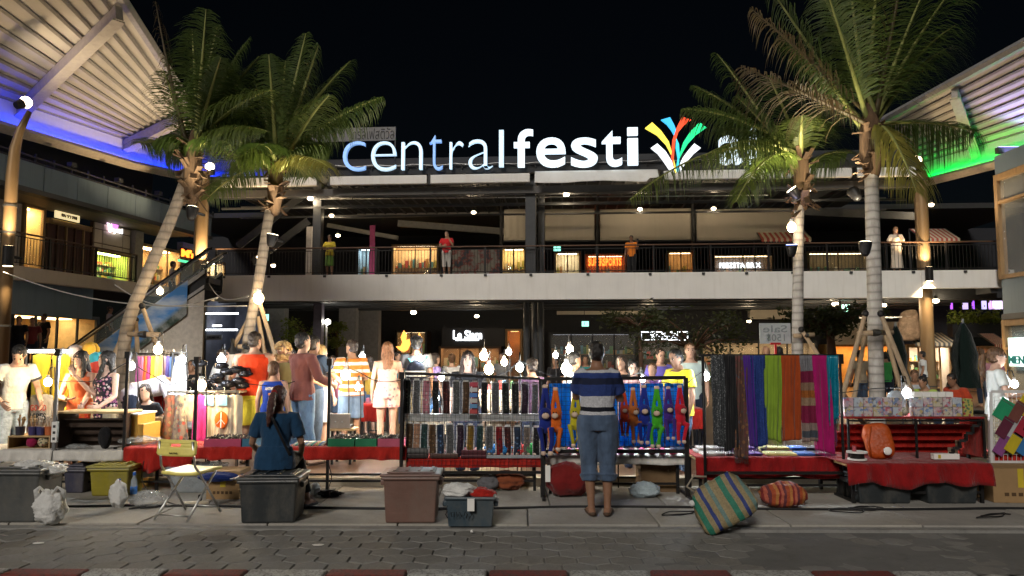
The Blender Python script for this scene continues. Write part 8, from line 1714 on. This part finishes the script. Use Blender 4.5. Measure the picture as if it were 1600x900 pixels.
# --- stall lamps
CW, WW = (.86, .94, 1.0), (1, .74, .42)
def stall_lamp(px, py, Y, label, power, col, r=.05, arm=None, st=45):
    e = bulb(px, py, Y, label, power*3.7, col, r*.85, 'stall_lamp', st); b = MB()
    if arm: q = at(arm[0], arm[1], Y+.02)-V(e.location); b.tube([(0, 0, r*1.9), (0, .02, r*3), q+V((0, 0, .1)), q], .008, 6)
    else: b.tube([(0, 0, r*1.9), (0, .03, r*3.2), (.0, .12, r*3.4), (.02, .16, -.3), (.02, .18, GZ-e.location.z if Y < 9.4 else DZ-e.location.z)], .008, 6)
    b.build('lamp_arm', M_blk, e, smooth=True)
for a in ((75, 597, 9.7, 'warm bulb beside the yellow trousers', 40, WW, .055), (205, 572, 9.3, 'white round lamp right of the black post', 26, CW, .05), (247, 546, 10.9, 'warm bulb above the rail of bright scarves', 45, WW, .07), (284, 562, 10.2, 'white lamp shining through the white dress', 70, CW, .06), (314, 602, 9.6, 'warm bulb over the hot pink dress', 50, WW, .07), (346, 562, 11.6, 'white lamp beside the mannequin', 55, CW, .07),
          (540, 586, 10.9, 'warm bulb held out between the shoppers', 70, WW, .075), (559, 605, 11.4, 'white lamp behind the orange striped shirt', 40, CW, .05), (566, 557, 13.5, 'small white lamp far behind the orange striped shirt', 40, CW, .06), (690, 590, 9.25, 'small white lamp clipped on the strip rack, left', 22, CW, .04), (756, 556, 11.8, 'big warm bulb behind the woman seller, upper', 80, WW, .075), (764, 577, 11.2, 'big warm bulb behind the woman seller, lower', 70, WW, .08), (788, 566, 12.0, 'warm bulb right of the big pair', 50, WW, .06), (795, 550, 11.6, 'small cool lamp right of the warm bulbs', 30, CW, .05), (812, 574, 9.5, 'cool white lamp above the right of the strip rack', 34, CW, .055),
          (885, 576, 10.2, 'big white lamp behind the toy rack', 70, (1, .92, .75), .08), (890, 546, 12.2, 'warm white lamp above the big white lamp', 50, (1, .88, .65), .07), (868, 555, 12.6, 'small cool lamp left of the big white lamp', 30, CW, .05), (1004, 592, 9.2, 'cool white lamp right of the striped polo', 30, CW, .04), (1103, 588, 9.6, 'cool white lamp left of the grey lacy scarf', 40, CW, .055), (1417, 614, 9.15, 'brilliant white lamp on the stand between the boxes', 42, CW, .06), (657, 560, 12.4, 'white lamp left of the backpack', 35, CW, .05), (1585, 600, 9.6, 'white lamp behind the pouch grid at the right edge', 30, CW, .05), (490, 596, 11.8, 'white lamp behind the maroon shirted man', 40, CW, .05), (640, 600, 13.6, 'white lamp over the table behind the playsuit woman', 55, CW, .05), (965, 604, 9.12, 'cool lamp hidden behind the striped polo over the blue sheets', 20, CW, .04), (682, 622, 9.5, 'added cool fill lamp behind the left of the strip rack', 22, CW, .04), (806, 622, 9.5, 'added cool fill lamp behind the right of the strip rack', 22, CW, .04), (1230, 640, 9.3, 'cool lamp behind the scarves over the packets', 20, CW, .04)):  # the two lamps behind the strip rack are added to brighten its gaps
    stall_lamp(*a)
for i, (a, b_, ya, yb) in enumerate((((75, 588), (205, 563), 9.7, 9.3), ((205, 563), (314, 590), 9.3, 9.6), ((314, 590), (540, 574), 9.6, 10.9), ((540, 574), (690, 580), 10.9, 9.25), ((690, 580), (812, 565), 9.25, 9.5), ((812, 565), (1004, 583), 9.5, 9.2), ((1004, 583), (1103, 578), 9.2, 9.6), ((1103, 578), (1417, 604), 9.6, 9.15))):
    p, q = at(*a, ya), at(*b_, yb); cable('%s length of black wire from the left sagging between the stall lamps' % ordinal(i), [p.lerp(q, k/6)-V((0, 0, .16*math.sin(PI*k/6)+.02*math.sin(k*2.1+i))) for k in range(7)], .006, name='lamp_wire')
# ---------------------------------------------------------------- lamps of the buildings
def pend(px, py, fr, v, label, power, col=(1, .78, .5), r=.11, name='ceiling_lamp'):
    u, z = fr.uz(px, py, v); p = fr.world(u, v, z)
    e = thing(name, label, 'lamp', p)
    MB().ball((0, 0, 0), r, 12, 8, rz=r*.7).build('lamp_glass', emat('lamp glow %.2f %.2f' % col[1:], col, 14, False), e, smooth=True)
    MB().tube([(0, 0, r*.5), (0, 0, r*1.6)], [r*.75, r*.45], 10).build('lamp_housing', M_char, e)
    if power:
        l = lamp((0, 0, -r*.2), power, col, r*1.15); l.parent = e
    return e
for px, py, v, lab, pw in ((885, 304, 1.0, 'round ceiling lamp right of the centre column', 60), (485, 310, 1.0, 'round ceiling lamp above the left end of the terrace', 60),
        (518, 337, 2.5, 'small tilted lamp behind the palm on the terrace', 25), (528, 368, 4, 'low lamp above the yellow shirted woman', 30), (740, 332, 3.2, 'single lamp left of the beige blinds', 40),
        (1000, 327, 3.0, 'small lamp in front of the middle blind', 40), (1115, 326, 3.0, 'bright lamp in front of the right blind', 50), (1262, 297, 1.0, 'ceiling lamp right of the slim palm', 50), (1455, 320, 2.0, 'small lamp right of the bronze column', 40),
        (404, 402, 3.0, 'small lamp left of the palm above the rail', 15), (427, 415, 3.0, 'small warm lamp near the terrace rail', 15),
        (646, 488, 1.5, 'small spot under the terrace slab', 40), (1305, 475, 1.5, 'lamp under the slab between the right palms', 60), (1380, 477, 1.5, 'lamp under the slab right of the tall palm', 60), (1462, 470, 1.0, 'lamp under the slab beside the bronze column', 60),
        (745, 494, 4, 'recessed lamp left of the twin columns', 50), (1015, 497, 5, 'recessed lamp above the framed sign', 40), (1170, 502, 6, 'recessed lamp above the beige front', 40)):
    pend(px, py, CB, v, lab, pw*3.5, r=.12 if v < 2 else .1)
def wallspot(px, py, Y, label, up, down, h=.5, col=(1, .72, .4)):
    p = at(px, py, Y); e = thing('column_spot', label, 'lamp', p)
    MB().tube([(0, 0, -h/2), (0, 0, h/2)], .13, 14).build('housing', M_blk, e)
    MB().tube([(0, .1, 0), (0, .5, 0)], .04, 6).build('bracket', M_blk, e)
    MB().cyl((0, 0, 0), .11, -h/2-.004, -h/2-.001, 14).build('lamp_glass', emat('spot glow', col, 14, False), e)
    if down: lamp((0, 0, -h/2-.03), down, col, .06, R(110), (0, .12, -3)).parent = e
    if up:
        MB().cyl((0, 0, 0), .11, h/2+.001, h/2+.004, 14).build('lamp_glass', emat('spot glow', col, 14, False), e); lamp((0, 0, h/2+.03), up, col, .06, R(125), (0, .1, 3)).parent = e
    return e
wallspot(13, 400, 19.0, 'black up and down spot on the left edge column', 800, 400)
wallspot(318, 424, 28.2, 'black up and down spot on the left round column', 1300, 800)
wallspot(1452, 428, 27.0, 'black up and down spot on the right bronze column', 700, 900)
def flood(px, py, Y, label, to, power, col=(1, .8, .52), spot=R(120), r=.16):
    p = at(px, py, Y); e = thing('flood_lamp', label, 'lamp', p)
    d = (V(to)-p).normalized()
    MB().ball((0, 0, 0), r, 12, 8).build('lamp_glass', emat('flood glow %s' % (col,), col, 22, False), e, smooth=True)
    MB().tube([-d*r*1.9, -d*r*.6], [r*.6, r*.85], 12).build('housing', M_char, e)
    lamp(d*(r+.03), power, col, r, spot, d*10, .8).parent = e; return e
flood(40, 160, 20.5, 'bright white lamp at the top of the left edge column', at(190, 110, 23), 260, (1, .8, .55), R(150))
flood(328, 261, 27.6, 'bright white lamp at the top of the left round column', at(300, 180, 27), 260, (1, .82, .58), R(150))
flood(1433, 250, 28.3, 'bright warm lamp at the top of the right bronze column', at(1500, 130, 27), 45, (1, .75, .45), R(150))
# violet wash on the right roof comes from a strip under its edge
e = thing('wash_lamp', 'violet flood lamp under the right canopy', 'lamp', at(1575, 235, 26.5)); 
MB().box(-.4, .4, -.1, .1, -.1, .1).build('housing', M_char, e); MB().box(-.36, .36, -.08, .08, .101, .12).build('lamp_glass', emat('violet lamp', (.4, .3, 1), 6, False), e)
lamp((0, -.5, -.6), 650, (.45, .38, 1), .2, R(150), (-2, -2, 3)).parent = e
# left edge column
p0 = at(8, 180, 19.6); e = thing('lamp_column', 'tall tapering bronze column at the left edge', 'column', (at(6, 500, 19.6).x, 19.6, DZ))
zt_ = p0.z
MB().tube([(0, 0, 0), (0, 0, zt_-1.6-DZ), (.03, 0, zt_-.9-DZ), (.14, 0, zt_-.4-DZ), (.36, 0, zt_+.1-DZ)], [.16, .15, .13, .1, .06], 16).build('shaft', M_bronze, e, smooth=True)
[MB().cyl((0, 0, 0), .17, z, z+.05, 16).build('band', M_char, e) for z in (2.2, 4.6, 5.3)]
